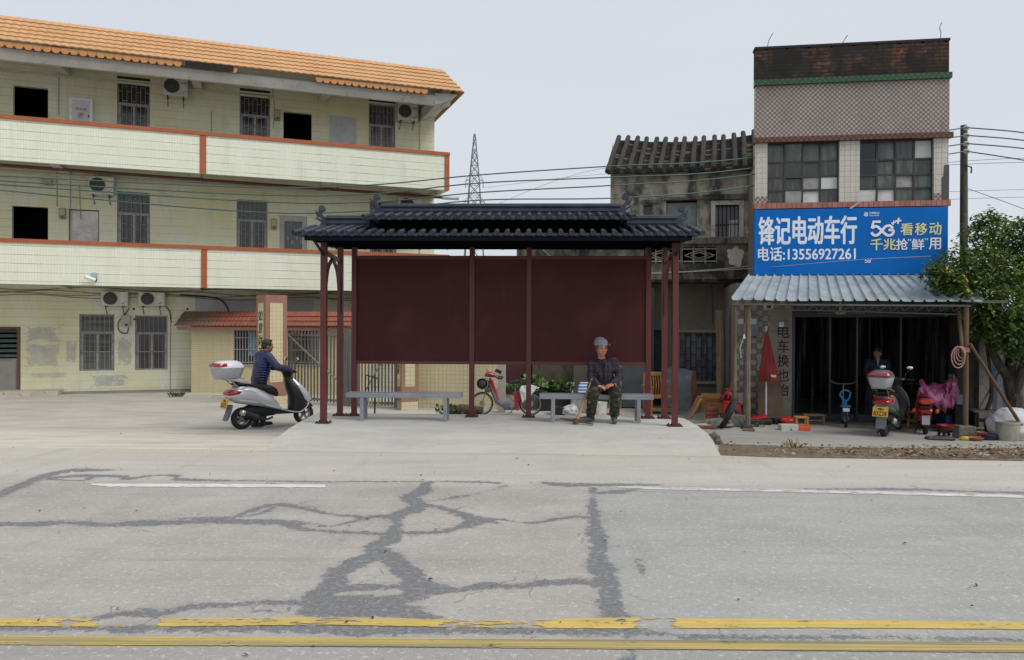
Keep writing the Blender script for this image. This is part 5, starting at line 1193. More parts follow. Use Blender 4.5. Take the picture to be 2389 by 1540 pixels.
W4 = [((-160, 402), (0, 410.6), (575, 436.8), (860, 432), (1122, 408), (1440, 387), (1725, 371)), ((-160, 411), (0, 422), (575, 454), (860, 453), (1122, 427), (1440, 413), (1725, 396)), ((-160, 416), (0, 430.5), (575, 469.5), (860, 472), (1122, 449), (1440, 432), (1725, 411)), ((-160, 425), (0, 444), (575, 494), (860, 492), (1122, 467), (1440, 462), (1725, 438))]
nm4 = ('uppermost', 'second highest', 'third highest', 'lowest')
for i, L in enumerate(W4):
    P = [at(px, py, 15.6 + (px + 160) / 2400 * 1.75) for px, py in L] + [ins[i]]
    wire(f'{nm4[i]} of the four long green wires left of the utility pole', P, .014, green)
for i, (e, f) in enumerate(((310, 332), (328, 350), (347, 366), (374, 392))):
    wire(f'{nm4[i]} of the four dark wires running right from the utility pole', [ins[i], at(2388, e, 17), at(2470, f, 16.8), at(3000, f + 70, 15.5)], .014, dkw)
wire('thin drooping wire from the middle of the utility pole to the right edge', [at(2256, 440, 17.4), at(2290, 452, 17.3), at(2388, 488, 17), at(2460, 520, 16.8), at(2900, 640, 16)], .007, dkw)
wire('slack dark cable across the lower part of the old balcony to the sign', [at(1500, 640, 18), at(1757, 626, 16.9), at(1985, 607, 16.0), at(2170, 598, 15.7)], .006, cabg)
pyl = thing('pylon', 'distant grey lattice power pylon', 'pylon', (0, 0, 0)); D = 150
bp = at(1105, 764, D); pyl.location = (bp.x, bp.y, -.5); pz = at(1105, 313, D).z + .5
steelp = mat('pylon_steel', (104, 108, 114), .6)
m = MB(); sec = [(0, 2.7), (5, 2.4), (10, 2.12), (14.5, 1.88), (18.5, 1.66), (22, 1.46), (25, 1.3), (27.5, 1.14), (29.8, .98), (31.8, .82), (33.6, .68), (35.2, .54), (36.6, .38), (pz - .6, .2), (pz, .1)]
cor = lambda i, k: Vector((sec[i][1] * (1, 1, -1, -1)[k], sec[i][1] * (1, -1, -1, 1)[k], sec[i][0]))
for i in range(len(sec) - 1):
    for k in range(4):
        m.tube([cor(i, k), cor(i + 1, k)], .12, 4); m.tube([cor(i, k), cor(i + 1, (k + 1) % 4)], .065, 4); m.tube([cor(i, (k + 1) % 4), cor(i + 1, k)], .065, 4); m.tube([cor(i + 1, k), cor(i + 1, (k + 1) % 4)], .06, 4)
m.build('lattice', steelp, pyl)
ends = []
for zz, wdt in ((26.4, 1.1), (30.6, .8)):
    for s in (-1, 1):
        m = MB(); e = Vector((s * (wdt + .9), 0, zz))
        for k in ((0, 3), (1, 2)): pass
        for q in ((s * .9, .8, zz), (s * .9, -.8, zz), (s * .8, .0, zz + 1.4)): m.tube([q, e], .055, 4)
        m.build('crossarm', steelp, pyl); m = MB(); m.tube([e, e - Vector((0, 0, 1.5))], .07, 5); m.build('insulator', steelp, pyl); ends.append(e + pyl.location - Vector((0, 0, 1.5)))
thin = mat('distant_line', (150, 154, 160), .6)
for i, e in enumerate(ends[1::2]):
    wire(('lower' if i == 0 else 'upper') + ' faint power line running right from the distant pylon', [e, at(1400 + 40 * i, 394 + 10 * i, 128), at(1800, 402 + 8 * i, 110), at(2280, 382 - 8 * i, 92), at(2480, 378 - 9 * i, 86)], .035, thin, 'power line', 'faint far power lines')
for i, (a, b) in enumerate(((465, 460), (447, 443))):
    wire(('lower' if i == 0 else 'higher') + ' hair-thin line crossing the sky low at the right edge', [at(2050, a + 14, 90), at(2225, a, 88), at(2470, b - 2, 84)], .03, thin, 'power line', 'faint far power lines')
# bent rods on the brick parapet
for lb, L in (('thin bent rod standing at the left end of the brick parapet', ((1789, 113), (1793, 95), (1803, 77))), ('thin bent rod standing in the middle of the brick parapet', ((1962, 102), (1970, 92), (1977, 82))), ('thin wavy rod standing at the right end of the brick parapet', ((2193, 89), (2194, 75), (2191, 66), (2196, 53)))):
    P = [SP.M @ SP.hit(a, b, .15) for a, b in L]; P[0].z = SP.o.z + 8.18; o = MB().tube([p - P[0] for p in spline(P, 5)], .009, 5).build('rod', mat('rod_grey', (120, 120, 122), .6), loc=P[0]); tag(o, lb, 'rod', 'rods on the parapet')
# ================================================================== scooters and bicycles
rubber = mat('tyre_rubber', (34, 34, 35), .8, layers=((20, (48, 47, 46), .5, .7),)); chrome = mat('chrome', (200, 202, 206), .12, metal=1); blackp = mat('black_plastic', (26, 27, 29), .45, layers=((5, (34, 35, 37), .4, .7),)); seatm = mat('black_vinyl', (24, 24, 25), .5)
silver = mat('silver_paint', (206, 209, 214), .25, metal=.35, coat=.6, layers=((3, (194, 198, 203), .4, .7),)); dsilver = mat('dusty_grey_paint', (112, 116, 122), .4, metal=.3, coat=.2, layers=((5, (92, 96, 100), .4, .68), (2, (132, 132, 130), .6, .75, .6)))
alloy = mat('alloy', (150, 150, 150), .35, metal=.7); redl = mat('red_lens', (150, 18, 26), .15, coat=.5); orl = mat('orange_lens', (190, 84, 30), .2); clear = mat('clear_lens', (206, 212, 216), .1, coat=.5)
whitep = mat('white_plastic', (222, 224, 228), .3, coat=.3, layers=((4, (210, 212, 216), .4, .7),)); greyp = mat('grey_plastic', (166, 170, 172), .4, layers=((4, (154, 158, 160), .4, .7),)); platem = mat('yellow_plate', (206, 160, 40), .45, layers=((9, (190, 144, 34), .4, .7),)); mirror = mat('mirror_glass', (235, 238, 242), .03, metal=1)
RX = Matrix.Rotation(R(90), 3, 'X')
def ring(x, hw, z0, z1, n=16, p=2.6, yc=0.):
    out = []
    for k in range(n):
        a = 2 * math.pi * k / n; c, s = math.cos(a), math.sin(a)
        out.append(Vector((x, yc + hw * math.copysign(abs(c) ** (2 / p), c), (z0 + z1) / 2 + (z1 - z0) / 2 * math.copysign(abs(s) ** (2 / p), s))))
    return out
def ringz(z, x0, x1, hw, n=16, p=2.8):
    out = []
    for k in range(n):
        a = 2 * math.pi * k / n; c, s = math.cos(a), math.sin(a)
        out.append(Vector(((x0 + x1) / 2 + (x1 - x0) / 2 * math.copysign(abs(c) ** (2 / p), c), hw * math.copysign(abs(s) ** (2 / p), s), z)))
    return out
def wheel(t, x, r, w, rimr, spokes=5, name='wheel', thin=False, rz=0):
    pr = [(rimr, -w * .42), (r * .9, -w / 2), (r * .97, -w * .34), (r, -w * .12), (r, w * .12), (r * .97, w * .34), (r * .9, w / 2), (rimr, w * .42)]
    o = MB().lathe(pr + [pr[0]], 32, (0, 0, 0), RX).build(name, rubber, t, smooth=True); o.location = (x, 0, r); o.rotation_euler = (0, 0, rz)
    m = MB().lathe([(rimr, -w * .35), (rimr, w * .35), (rimr * .9, w * .3), (rimr * .9, -w * .3), (rimr, -w * .35)], 32, (0, 0, 0), RX)
    m.lathe([(.0, -w * .5), (rimr * .26, -w * .45), (rimr * .26, w * .45), (0, w * .5)], 14, (0, 0, 0), RX)
    for k in range(spokes):
        a = 2 * math.pi * k / spokes + .3
        if thin: m.tube([(0, (-1) ** k * w * .3, 0), (rimr * .92 * math.cos(a), 0, rimr * .92 * math.sin(a))], .002, 4)
        else: m.bar((0, 0, 0), (rimr * .93 * math.cos(a), 0, rimr * .93 * math.sin(a)), w * .35, .035, up=(0, 1, 0))
    m.build('rim', alloy, o, smooth=True); return o
def scooter(label, loc, rz, body, lidm, boxm, plate_txt, mirrors=True, lean=0):
    t = thing('motor_scooter', label, 'scooter', loc, rz, 'large motor scooters with a top box')
    wheel(t, 0, .205, .11, .125); wheel(t, 1.25, .205, .095, .128)
    def pt(nm, mb, mt, par=None, smooth=True, ang=40): return mb.build(nm, mt, par or t, smooth=smooth, ang=ang)
    pt('tail_cowl', MB().loft([ring(-.29, .07, .61, .67), ring(-.25, .145, .575, .735), ring(-.12, .178, .54, .80), ring(.05, .188, .50, .83), ring(.22, .182, .45, .80), ring(.38, .168, .41, .72), ring(.54, .155, .375, .62), ring(.66, .13, .35, .50), ring(.70, .10, .35, .44)]), body)
    pt('lower_skirt', MB().loft([ring(-.28, .09, .575, .63), ring(-.1, .185, .49, .60), ring(.15, .192, .44, .55), ring(.4, .174, .39, .49), ring(.6, .16, .34, .44), ring(.74, .14, .31, .38)]), greyp if body is silver else dsilver)
    pt('seat', MB().loft([ring(-.16, .10, .83, .87), ring(-.1, .13, .81, .895), ring(.08, .145, .80, .885), ring(.2, .145, .77, .85), ring(.3, .15, .73, .825), ring(.45, .155, .68, .815), ring(.57, .145, .62, .79), ring(.65, .115, .58, .74), ring(.69, .07, .58, .68)]), seatm)
    m = MB(); m.loft([ring(.0, .06, .16, .40), ring(.15, .1, .17, .46), ring(.4, .1, .2, .44), ring(.62, .1, .22, .36)]); m.loft([ring(.55, .13, .24, .34), ring(.7, .155, .235, .335), ring(1.0, .165, .23, .31), ring(1.14, .15, .25, .36)]); pt('floorboard', m, blackp)
    pt('leg_shield', MB().loft([ringz(.25, .95, 1.14, .15), ringz(.34, .95, 1.24, .18), ringz(.46, .97, 1.31, .205), ringz(.58, .95, 1.27, .205), ringz(.70, .91, 1.19, .19), ringz(.80, .88, 1.10, .155), ringz(.89, .86, 1.0, .09), ringz(.98, .86, .95, .055)]), blackp)
    pt('front_panel', MB().loft([ringz(.40, 1.20, 1.31, .15), ringz(.50, 1.12, 1.36, .212), ringz(.58, 1.08, 1.335, .214), ringz(.70, 1.03, 1.235, .198), ringz(.80, .99, 1.135, .162), ringz(.90, .95, 1.03, .095)]), body)
    m = MB()
    for s in (-1, 1): m.tube(spline([(-.27, s * .1, .60), (-.05, s * .172, .545), (.25, s * .185, .48), (.5, s * .178, .40), (.75, s * .172, .325), (.95, s * .185, .275), (1.1, s * .19, .27), (1.22, s * .2, .36), (1.33, s * .16, .52)], 5), .012, 6)
    pt('trim', m, chrome)
    m = MB(); m.loft([ring(-.31, .12, .645, .71), ring(-.24, .165, .625, .75), ring(-.12, .187, .64, .758), ring(-.06, .17, .66, .74)]); tl = pt('tail_light', m, redl)
    for s in (-1, 1): pt('indicator', MB().ell((-.06, s * .145, .775), (.085, .03, .035)), clear if body is silver else orl)
    m = MB()
    for s in (-1, 1): m.tube(spline([(.1, s * .15, .86), (-.05, s * .17, .885), (-.22, s * .14, .93), (-.4, s * .1, .95)], 4), .016, 6); m.tube([(-.12, s * .1, .8), (-.28, s * .1, .94)], .011, 6)
    m.box(-.48, .0, -.13, .13, .945, .965); pt('rack', m, greyp if body is silver else alloy)
    B = MB().loft([ringz(.965, -.50, -.07, .15, p=3.6), ringz(1.0, -.52, -.045, .17, p=3.6), ringz(1.10, -.545, -.015, .20, p=3.6), ringz(1.155, -.555, .0, .21, p=3.6)])
    bo = pt('top_box', B, boxm)
    pt('lid', MB().loft([ringz(1.158, -.56, .005, .214, p=3.6), ringz(1.19, -.55, .0, .21, p=3.4), ringz(1.25, -.50, -.05, .175, p=3.2), ringz(1.285, -.42, -.12, .12, p=3)]), lidm, bo)
    pt('reflector', MB().loft([ringz(1.185, -.575, -.30, .213, p=3.6), ringz(1.21, -.572, -.30, .210, p=3.4), ringz(1.245, -.535, -.32, .19, p=3.2)]), redl, bo)
    m = MB().obox((-.33, 0, .50), (.012, .27, .19), (0, R(18), 0)); po = pt('number_plate', m, platem, smooth=False)
    if plate_txt:
        a = flat_text(plate_txt[0], (-.05, .055, .025, .075), 0, ink, po, 'plate_lettering', bold=.01, ext=.002); b = flat_text(plate_txt[1], (-.112, .112, -.072, .008), 0, ink, po, 'plate_lettering', bold=.01, ext=.002)
        for o in (a, b): o.matrix_basis = Matrix.Translation((-.3385, 0, .50)) @ Matrix.Rotation(R(18), 4, 'Y') @ Matrix.Rotation(R(-90), 4, 'Z')
    m = MB(); m.prism([(-.24, .46), (-.20, .47), (-.24, .30), (-.30, .19), (-.335, .18), (-.29, .31)], -.085, .085); pt('mudflap', m, mat('grey_mudflap', (96, 102, 110), .6), smooth=False)
    m = MB(); m.tube(spline([(.55, -.12, .2), (.42, -.15, .17), (.25, -.17, .22), (.08, -.175, .28), (-.05, -.178, .32)], 4), [.02] * 5 + [.03] * 3 + [.055] * 5 + [.06] * 4, 12); eo = pt('exhaust', m, mat('dark_muffler', (54, 60, 66), .4, metal=.4))
    pt('exhaust_tip', MB().lathe([(.0, .0), (.045, .0), (.062, .02), (.062, .07)], 14, (-.10, -.178, .338), Vector((0, 0, 1)).rotation_difference(Vector((.95, 0, -.3))).to_matrix()), chrome, eo)
    m = MB(); m.loft([ring(-.06, .03, .14, .28, yc=.11), ring(.05, .05, .12, .31, yc=.11), ring(.3, .05, .14, .33, yc=.11), ring(.45, .04, .18, .3, yc=.11)]); pt('gear_case', m, mat('case_grey', (88, 90, 92), .5, metal=.3))
    m = MB()
    for s in (-1, 1): m.tube([(1.25, s * .07, .205), (1.16, s * .07, .46)], .018, 8)
    m.loft([[Vector((1.25 + rr * math.cos(R(a)), y, .205 + rr * math.sin(R(a)))) for rr, y in ((.225, -.06), (.245, 0), (.225, .06), (.215, 0))] for a in range(35, 150, 12)]); pt('front_fork', m, blackp)
    # handlebars
    m = MB().loft([ringz(.93, .84, .98, .06), ringz(1.0, .82, 1.01, .11), ringz(1.05, .80, 1.04, .19), ringz(1.085, .83, 1.02, .18), ringz(1.10, .86, .98, .12)]); pt('handlebar_cover', m, blackp)
    pt('headlight', MB().ell((1.0, 0, 1.03), (.045, .09, .045)), clear)
    m = MB().tube(spline([(.93, -.3, 1.05), (.95, -.12, 1.05), (.95, .12, 1.05), (.93, .3, 1.05)], 4), .014, 8); hb = pt('handlebar', m, blackp)
    for s in (-1, 1):
        pt('grip', MB().tube([(.935, s * .2, 1.05), (.91, s * .345, 1.05)], .019, 10), seatm, hb)
        pt('brake_lever', MB().tube(spline([(.97, s * .17, 1.05), (1.0, s * .22, 1.05), (.97, s * .34, 1.045)], 4), .006, 6), chrome, hb)
        if mirrors:
            mo = pt('mirror', MB().tube(spline([(.95, s * .17, 1.08), (.97, s * .19, 1.17), (.99, s * .24, 1.25)], 4), .006, 6).ell((1.0, s * .25, 1.285), (.022, .065, .042)), blackp)
            pt('mirror_glass', MB().ell((.985, s * .25, 1.287), (.012, .058, .036)), mirror, mo)
    m = MB().tube([(.35, .08, .2), (.32, .2, .0)], .01, 6); pt('side_stand', m, blackp); return t
rp = at(564, 980, 14.3); SL = scooter('silver scooter with white top box being pushed by the man in the blue jacket', (rp.x, rp.y, gz(rp.x, rp.y) - .0), R(43), silver, whitep, greyp, ('粤A', '3L572'))
q = G(2062, 1018); SR = scooter('dusty grey scooter with yellow number plate parked before the dark shop front', (q.x, q.y, q.z), R(52), dsilver, dsilver, greyp, ('粤J', 'B3Z28'))

def bicycle_frame(m, pts, r): 
    for a, b in pts: m.tube([a, b], r, 8)
# red electric bicycle behind the shelter
p = at(1181, 940, 17.0); g = gz(p.x, p.y); redb = mat('red_bicycle_paint', (168, 34, 44), .35, coat=.3, layers=((5, (148, 30, 40), .4, .7),)); gfr = mat('grey_bicycle_frame', (98, 104, 110), .45, layers=((5, (84, 90, 96), .4, .7),))
t = thing('electric_bicycle', 'old red electric bicycle with cluttered basket standing behind the shelter', 'bicycle', (p.x, p.y, g), R(-2))
wheel(t, -.54, .255, .05, .225, 14, thin=True, rz=R(14)); wheel(t, .54, .255, .055, .225, 14, thin=True)
m = MB(); m.tube([(-.36, 0, .82), (-.40, 0, .66), (-.46, 0, .5)], .02, 8); m.tube([(-.37, 0, .70), (-.2, 0, .3), (-.05, 0, .2), (.22, 0, .2)], [.05, .06, .05, .04], 10); m.tube([(.22, 0, .2), (.19, 0, .62)], .02, 8); m.tube([(.22, 0, .22), (.54, .05, .255)], .014, 6); m.tube([(.2, 0, .5), (.54, .05, .255)], .012, 6); m.build('frame', gfr, t, smooth=True)
MB().loft([ring(-.06, .055, .12, .3), ring(.0, .07, .11, .32), ring(.16, .07, .11, .32), ring(.2, .05, .13, .3)]).build('battery_case', gfr, t, smooth=True)
m = MB()
for s in (-1, 1): m.tube([(-.46, s * .045, .5), (-.54, s * .05, .255)], .014, 6)
m.build('fork', alloy, t)
MB().prism([(-.38, .83), (-.30, .76), (-.21, .5), (-.16, .3), (-.2, .27), (-.28, .5), (-.37, .72)], -.05, .05).build('front_shield', redb, t, bev=.01)
MB().loft([ring(-.48, .06, .85, .92), ring(-.42, .1, .84, .97), ring(-.3, .1, .83, .94), ring(-.22, .06, .84, .89)]).build('handlebar_cover', redb, t, smooth=True)
m = MB().tube(spline([(-.18, -.28, .84), (-.3, -.22, .88), (-.38, 0, .88), (-.3, .22, .88), (-.18, .28, .84)], 4), .012, 6); m.tube([(-.2, -.27, .84), (-.08, -.29, .82)], .018, 8); m.tube([(-.2, .27, .84), (-.08, .29, .82)], .018, 8); hb = m.build('handlebar', blackp, t, smooth=True)
MB().tube([(-.26, -.2, .88), (-.24, -.22, 1.0)], .006, 5).obox((-.17, -.22, .98), (.14, .02, .07), (0, R(25), 0)).build('mirror', blackp, hb, bev=.012); MB().tube([(-.38, .2, .88), (-.47, .22, 1.02)], .007, 5).build('brake_lever', blackp, hb)
m = MB().lathe([(.13, -.13), (.13, .13), (.12, .13), (.12, -.12), (0, -.12)], 20, (-.53, 0, .70), RX); bs = m.build('basket', mat('grey_wire_basket', (150, 150, 150), .5), t, smooth=True); MB().ell((-.53, -.05, .70), (.11, .09, .11)).build('bundle', cab, bs)
MB().box(-.48, -.36, -.07, .07, .5, .62).build('brown_pouch', mat('brown_pouch', (104, 82, 52), .8), t, bev=.02)
MB().loft([ring(.06, .03, .70, .74), ring(.12, .06, .69, .76), ring(.24, .09, .70, .78), ring(.31, .08, .72, .8)]).build('saddle', seatm, t, smooth=True)
MB().prism([(.16, .48), (.26, .52), (.40, .44), (.42, .38), (.30, .38), (.27, .1), (.2, .12)], -.06, .06).build('chain_cover', redb, t, bev=.01)
m = MB().box(.28, .72, -.08, .08, .585, .60); m.tube([(.7, 0, .59), (.60, .06, .27)], .008, 6); m.tube([(.3, 0, .59), (.22, 0, .45)], .008, 6); m.build('rack', alloy, t)
m = MB().loft([[Vector((.54 + rr * math.cos(R(a)), y, .255 + rr * math.sin(R(a)))) for rr, y in ((.27, -.035), (.285, 0), (.27, .035), (.265, 0))] for a in range(5, 150, 12)]); m.build('mudguard', blackp, t, smooth=True)
m = MB().tube([(.12, -.09, .21), (.12, -.09, .08)], .01, 6).obox((.1, -.13, .075), (.08, .08, .02)).lathe([(.0, -.01), (.05, -.01), (.05, .01), (0, .01)], 12, (.12, -.08, .22), RX); m.build('crank', alloy, t)
# white rag over its rack
def rag(name, label, cat, loc, pts, mt, amp=.03, seed=1, group=None, rz=0):
    """a draped sheet: grid between an upper and a lower edge, each a list of (x, y, z)"""
    t_ = MB(); A = spline(pts[0], 5); Bm = spline(pts[1], 5); C_ = spline(pts[2], 5); n = min(len(A), len(Bm), len(C_)); vs = []; rowsn = 10
    for j in range(rowsn + 1):
        u = j / rowsn
        for i in range(n):
            v = A[i] * (1 - u) ** 2 + Bm[i] * 2 * u * (1 - u) + C_[i] * u * u
            k = noise.noise_vector((i * .35, j * .35, seed)) * amp; vs.append(v + k)
    t_.add(vs, [(j * n + i, j * n + i + 1, (j + 1) * n + i + 1, (j + 1) * n + i) for j in range(rowsn) for i in range(n - 1)])
    o = t_.build(name, mt, loc=loc, smooth=True); o.rotation_euler = (0, 0, rz); sd = o.modifiers.new('thick', 'SOLIDIFY'); sd.thickness = .006
    return tag(o, label, cat, group)
cloth_w = mat('white_rag_cloth', (206, 208, 210), .9, layers=((6, (176, 178, 182), .45, .7),))
rag('cloth_bag', 'white cloth bag slung over the rack of the red electric bicycle', 'bag', (p.x, p.y, g), [[(.30, -.1, .62), (.45, -.11, .68), (.6, -.1, .66), (.74, -.1, .61)], [(.28, -.16, .6), (.42, -.18, .62), (.55, -.16, .6), (.66, -.12, .6)], [(.34, -.14, .30), (.42, -.15, .34), (.5, -.14, .36), (.56, -.12, .5)]], cloth_w, .03, 3)

# small blue bicycle in the shop doorway, seen from behind
q = at(1973, 975, 16.0); g = gz(q.x, q.y); blue = mat('bright_blue_paint', (38, 118, 170), .4)
t = thing('folding_bicycle', 'small bright blue electric bicycle with looped seat back in the shop doorway', 'bicycle', (q.x, q.y, g), R(72))
wheel(t, 0, .17, .05, .12, 12, thin=True); wheel(t, .72, .17, .05, .12, 12, thin=True)
m = MB().tube([(.1, 0, .2), (.2, 0, .5)], .022, 8).tube([(.1, 0, .22), (.55, 0, .28), (.64, 0, .6)], .028, 8).tube([(0, .05, .17), (.15, .04, .24)], .014, 6).tube([(0, -.05, .17), (.15, -.04, .24)], .014, 6); m.tube([(.66, 0, .5), (.72, 0, .17)], .016, 6); m.build('frame', blue, t, smooth=True)
MB().tube([(.64, 0, .58), (.6, 0, .88)], .014, 8).build('stem', alloy, t); m = MB().tube(spline([(.52, -.25, .93), (.58, -.15, .88), (.62, 0, .87), (.58, .15, .88), (.52, .25, .93)], 4), .011, 6); m.build('handlebar', alloy, t, smooth=True)
lp_ = [(.12, .10 * math.sin(a) * (1.1 if math.cos(a) > 0 else .8), .66 + .11 * -math.cos(a) * -1) for a in [i * math.pi / 8 for i in range(17)]]
MB().tube(lp_, .018, 8).tube([(.12, 0, .54), (.14, 0, .42)], .03, 8).build('seat_back', blue, t, smooth=True)
MB().loft([ring(.02, .09, .42, .46), ring(.1, .11, .40, .47), ring(.3, .07, .41, .46)]).build('seat', blue, t, smooth=True); MB().box(-.06, -.05, -.06, .06, .34, .41).build('number_plate', whitep, t); MB().ell((-.06, 0, .29), (.03, .04, .03)).build('tail_light', redl, t); MB().loft([ring(-.06, .04, .12, .24), ring(.05, .05, .1, .26), ring(.1, .04, .14, .22)]).build('hub_motor', alloy, t, smooth=True)

# red moped with its rear seat, and the pink cover on it
q = G(2158, 1013); t = thing('electric_moped', 'small red electric moped with orange-red seat pad, seen from behind', 'moped', q, R(64))
wheel(t, 0, .2, .085, .12, 5); wheel(t, 1.0, .2, .08, .12, 5)
MB().loft([ring(-.1, .07, .42, .5), ring(.0, .13, .38, .54), ring(.25, .14, .34, .56), ring(.5, .1, .3, .46)]).build('tail_body', redb, t, smooth=True); MB().loft([ring(-.14, .10, .52, .58), ring(0, .12, .52, .6), ring(.5, .13, .52, .63), ring(.6, .1, .54, .6)]).build('saddle', seatm, t, smooth=True)
MB().loft([ring(-.2, .09, .62, .70), ring(-.16, .125, .60, .715), ring(-.02, .125, .60, .72), ring(.02, .1, .62, .7)]).build('seat_pad', mat('orange_red_pad', (196, 62, 36), .4, coat=.2), t, smooth=True)
MB().loft([ring(-.13, .09, .43, .5), ring(-.1, .12, .42, .52)]).build('tail_light', redl, t, smooth=True)
m = MB(); m.prism([(-.12, .38), (-.05, .39), (-.12, .24), (-.22, .2), (-.24, .22)], -.07, .07); m.build('mudguard', mat('pale_grey_plastic', (140, 138, 142), .5), t)
for s in (-1, 1): MB().ell((-.04, s * .2, .47), (.05, .04, .05)).build('indicator', orl, t)
MB().loft([ring(.5, .12, .2, .28), ring(.8, .12, .2, .27)]).loft([ringz(.22, .78, .86, .14), ringz(.5, .82, .92, .17), ringz(.8, .78, .86, .12)]).build('leg_shield', redb, t, smooth=True)
MB().tube([(.98, 0, .2), (.85, 0, .6), (.78, 0, .92)], .025, 8).tube([(.72, -.32, .96), (.78, 0, .94), (.72, .32, .96)], .014, 6).build('handlebar', blackp, t, smooth=True); MB().loft([ring(.0, .06, .14, .3), ring(.3, .07, .14, .3)]).tube([(.1, .09, .2), (.1, .2, .0)], .01, 6).build('motor_case', blackp, t)
pinkc = NT('pink_plastic_sheet'); pc = pinkc.mix(pinkc.noise((7, 7, 4), .4, .66), (132, 50, 98), (168, 100, 138)); pinkc.l(pc, pinkc.p.inputs['Base Color']); pinkc.p.inputs['Roughness'].default_value = .3; pinkc.alpha(pinkc.noise((8, 8, 8), .25, .6, amt=.92)); pinkc.bump(pinkc.noise(14, .3, .7), .6, .02)
o0 = at(2190, 950, 15.7)
L_ = lambda px, py, d=0: at(px, py, 15.7 + d) - o0
rag('rain_cover', 'crumpled translucent pink plastic rain cover over the red moped', 'rain cover', o0, [[L_(2143, 895), L_(2150, 884, .1), L_(2160, 893, .15), L_(2180, 894, .2), L_(2199, 896, .2), L_(2210, 884, .15), L_(2224, 876, .1), L_(2232, 897, .1)], [L_(2138, 915, -.2), L_(2152, 912, -.3), L_(2168, 912, -.35), L_(2182, 915, -.3), L_(2200, 915, -.3), L_(2212, 908, -.3), L_(2226, 905, -.2), L_(2236, 910, 0)], [L_(2146, 936, .0), L_(2158, 938, -.1), L_(2176, 946, -.15), L_(2190, 958, -.15), L_(2202, 964, -.12), L_(2214, 955, -.1), L_(2222, 946, -.05), L_(2228, 944, .05)]], pinkc.m, .075, 8)

# ================================================================== people
skin = mat('skin', (176, 122, 94), .5, layers=((18, (158, 104, 80), .5, .7, .6), (50, (188, 136, 108), .55, .7, .4)))
skin2 = mat('tanned_skin', (142, 92, 66), .5, layers=((18, (124, 78, 56), .5, .7, .6),))
hairb = mat('black_hair', (26, 23, 22), .6, layers=(((60, 60, 12), (44, 40, 38), .5, .65),)); hairg = mat('greying_hair', (66, 60, 56), .7, layers=(((60, 60, 14), (96, 90, 86), .5, .65),))
eyew = mat('eye_dark', (30, 22, 20), .2); lipm = mat('lip', (146, 84, 76), .5)
def frame_of(f, up=(0, 0, 1)):
    f = Vector(f).normalized(); l = Vector(up).cross(f).normalized(); u = f.cross(l); return Matrix((f, l, u)).transposed()     # columns: forward, left, up
def head_shapes(m, c, M, s=1.):
    """skull, jaw, nose, ears, lips, brows around centre c; x forward, y left, z up"""
    T = lambda x, y, z: c + M @ (Vector((x, y, z)) * s); E = lambda p, r: m.ell(T(*p), tuple(v * s for v in r), M, 18, 12)
    E((-.008, 0, .022), (.092, .074, .092)); E((.012, 0, -.045), (.070, .058, .072)); E((.045, 0, -.085), (.034, .034, .028)); E((.03, .035, -.04), (.04, .028, .04)); E((.03, -.035, -.04), (.04, .028, .04))
    m.cap(T(.078, 0, .012), T(.100, 0, -.030), .009 * s, .014 * s); E((.092, .012, -.032), (.012, .009, .009)); E((.092, -.012, -.032), (.012, .009, .009))
    E((.078, 0, -.062), (.014, .024, .007)); E((.077, 0, -.072), (.013, .020, .008))
    for sg in (-1, 1):
        E((-.005, sg * .076, -.012), (.020, .010, .032)); m.cap(T(.078, sg * .018, .026), T(.070, sg * .045, .022), .009 * s, .008 * s); E((.056, sg * .046, -.022), (.024, .02, .02))
def head_details(c, M, t, par, s=1.):
    T = lambda x, y, z: c + M @ (Vector((x, y, z)) * s)
    m = MB()
    for sg in (-1, 1): m.ell(T(.079, sg * .030, .002), (.007 * s, .013 * s, .0055 * s), M, 12, 8)
    m.build('eyes', eyew, par, smooth=True)
    m = MB()
    for sg in (-1, 1): m.tube([T(.088, sg * .016, .026), T(.085, sg * .032, .031), T(.074, sg * .048, .024)], [.004 * s, .005 * s, .003 * s], 6)
    m.build('eyebrows', hairb, par, smooth=True)
    m = MB(); m.tube([T(.082, -.022, -.068), T(.091, 0, -.067), T(.082, .022, -.068)], [.003 * s, .005 * s, .003 * s], 6); m.build('lips', lipm, par, smooth=True)
def hand_shapes(m, w, d, up, s=1., curl=.9, side=1):
    """palm from wrist w along d, five fingers curling towards -up; side = which way the thumb leaves"""
    d = Vector(d).normalized(); up = Vector(up); up = (up - d * up.dot(d)).normalized(); lat = d.cross(up) * side
    P = lambda a, b, c: w + (d * a + lat * b + up * c) * s
    for b in (-.026, -.009, .009, .026): m.cap(P(.0, b * .7, 0), P(.078, b, 0), .014 * s, .0115 * s)
    for i, (b, L) in enumerate(((-.030, .062), (-.010, .074), (.010, .078), (.030, .070))):
        a0 = P(.08, b, 0); ang = curl * .5; pts = [a0]; 
        for k, f in enumerate((.45, .32, .23)):
            v = d * math.cos(ang) - up * math.sin(ang); pts.append(pts[-1] + v * L * f * s); ang += curl * (.75 + .05 * i)
        for a, b2, r0, r1 in zip(pts, pts[1:], (.0092, .0088, .008), (.0088, .008, .0068)): m.cap(a, b2, r0 * s, r1 * s, 8)
    a = P(.022, .026, -.002); b1 = P(.05, .052, -.012); c1 = P(.078, .055, -.03 * curl)
    m.cap(a, b1, .0125 * s, .0105 * s, 8); m.cap(b1, c1, .0105 * s, .008 * s, 8)
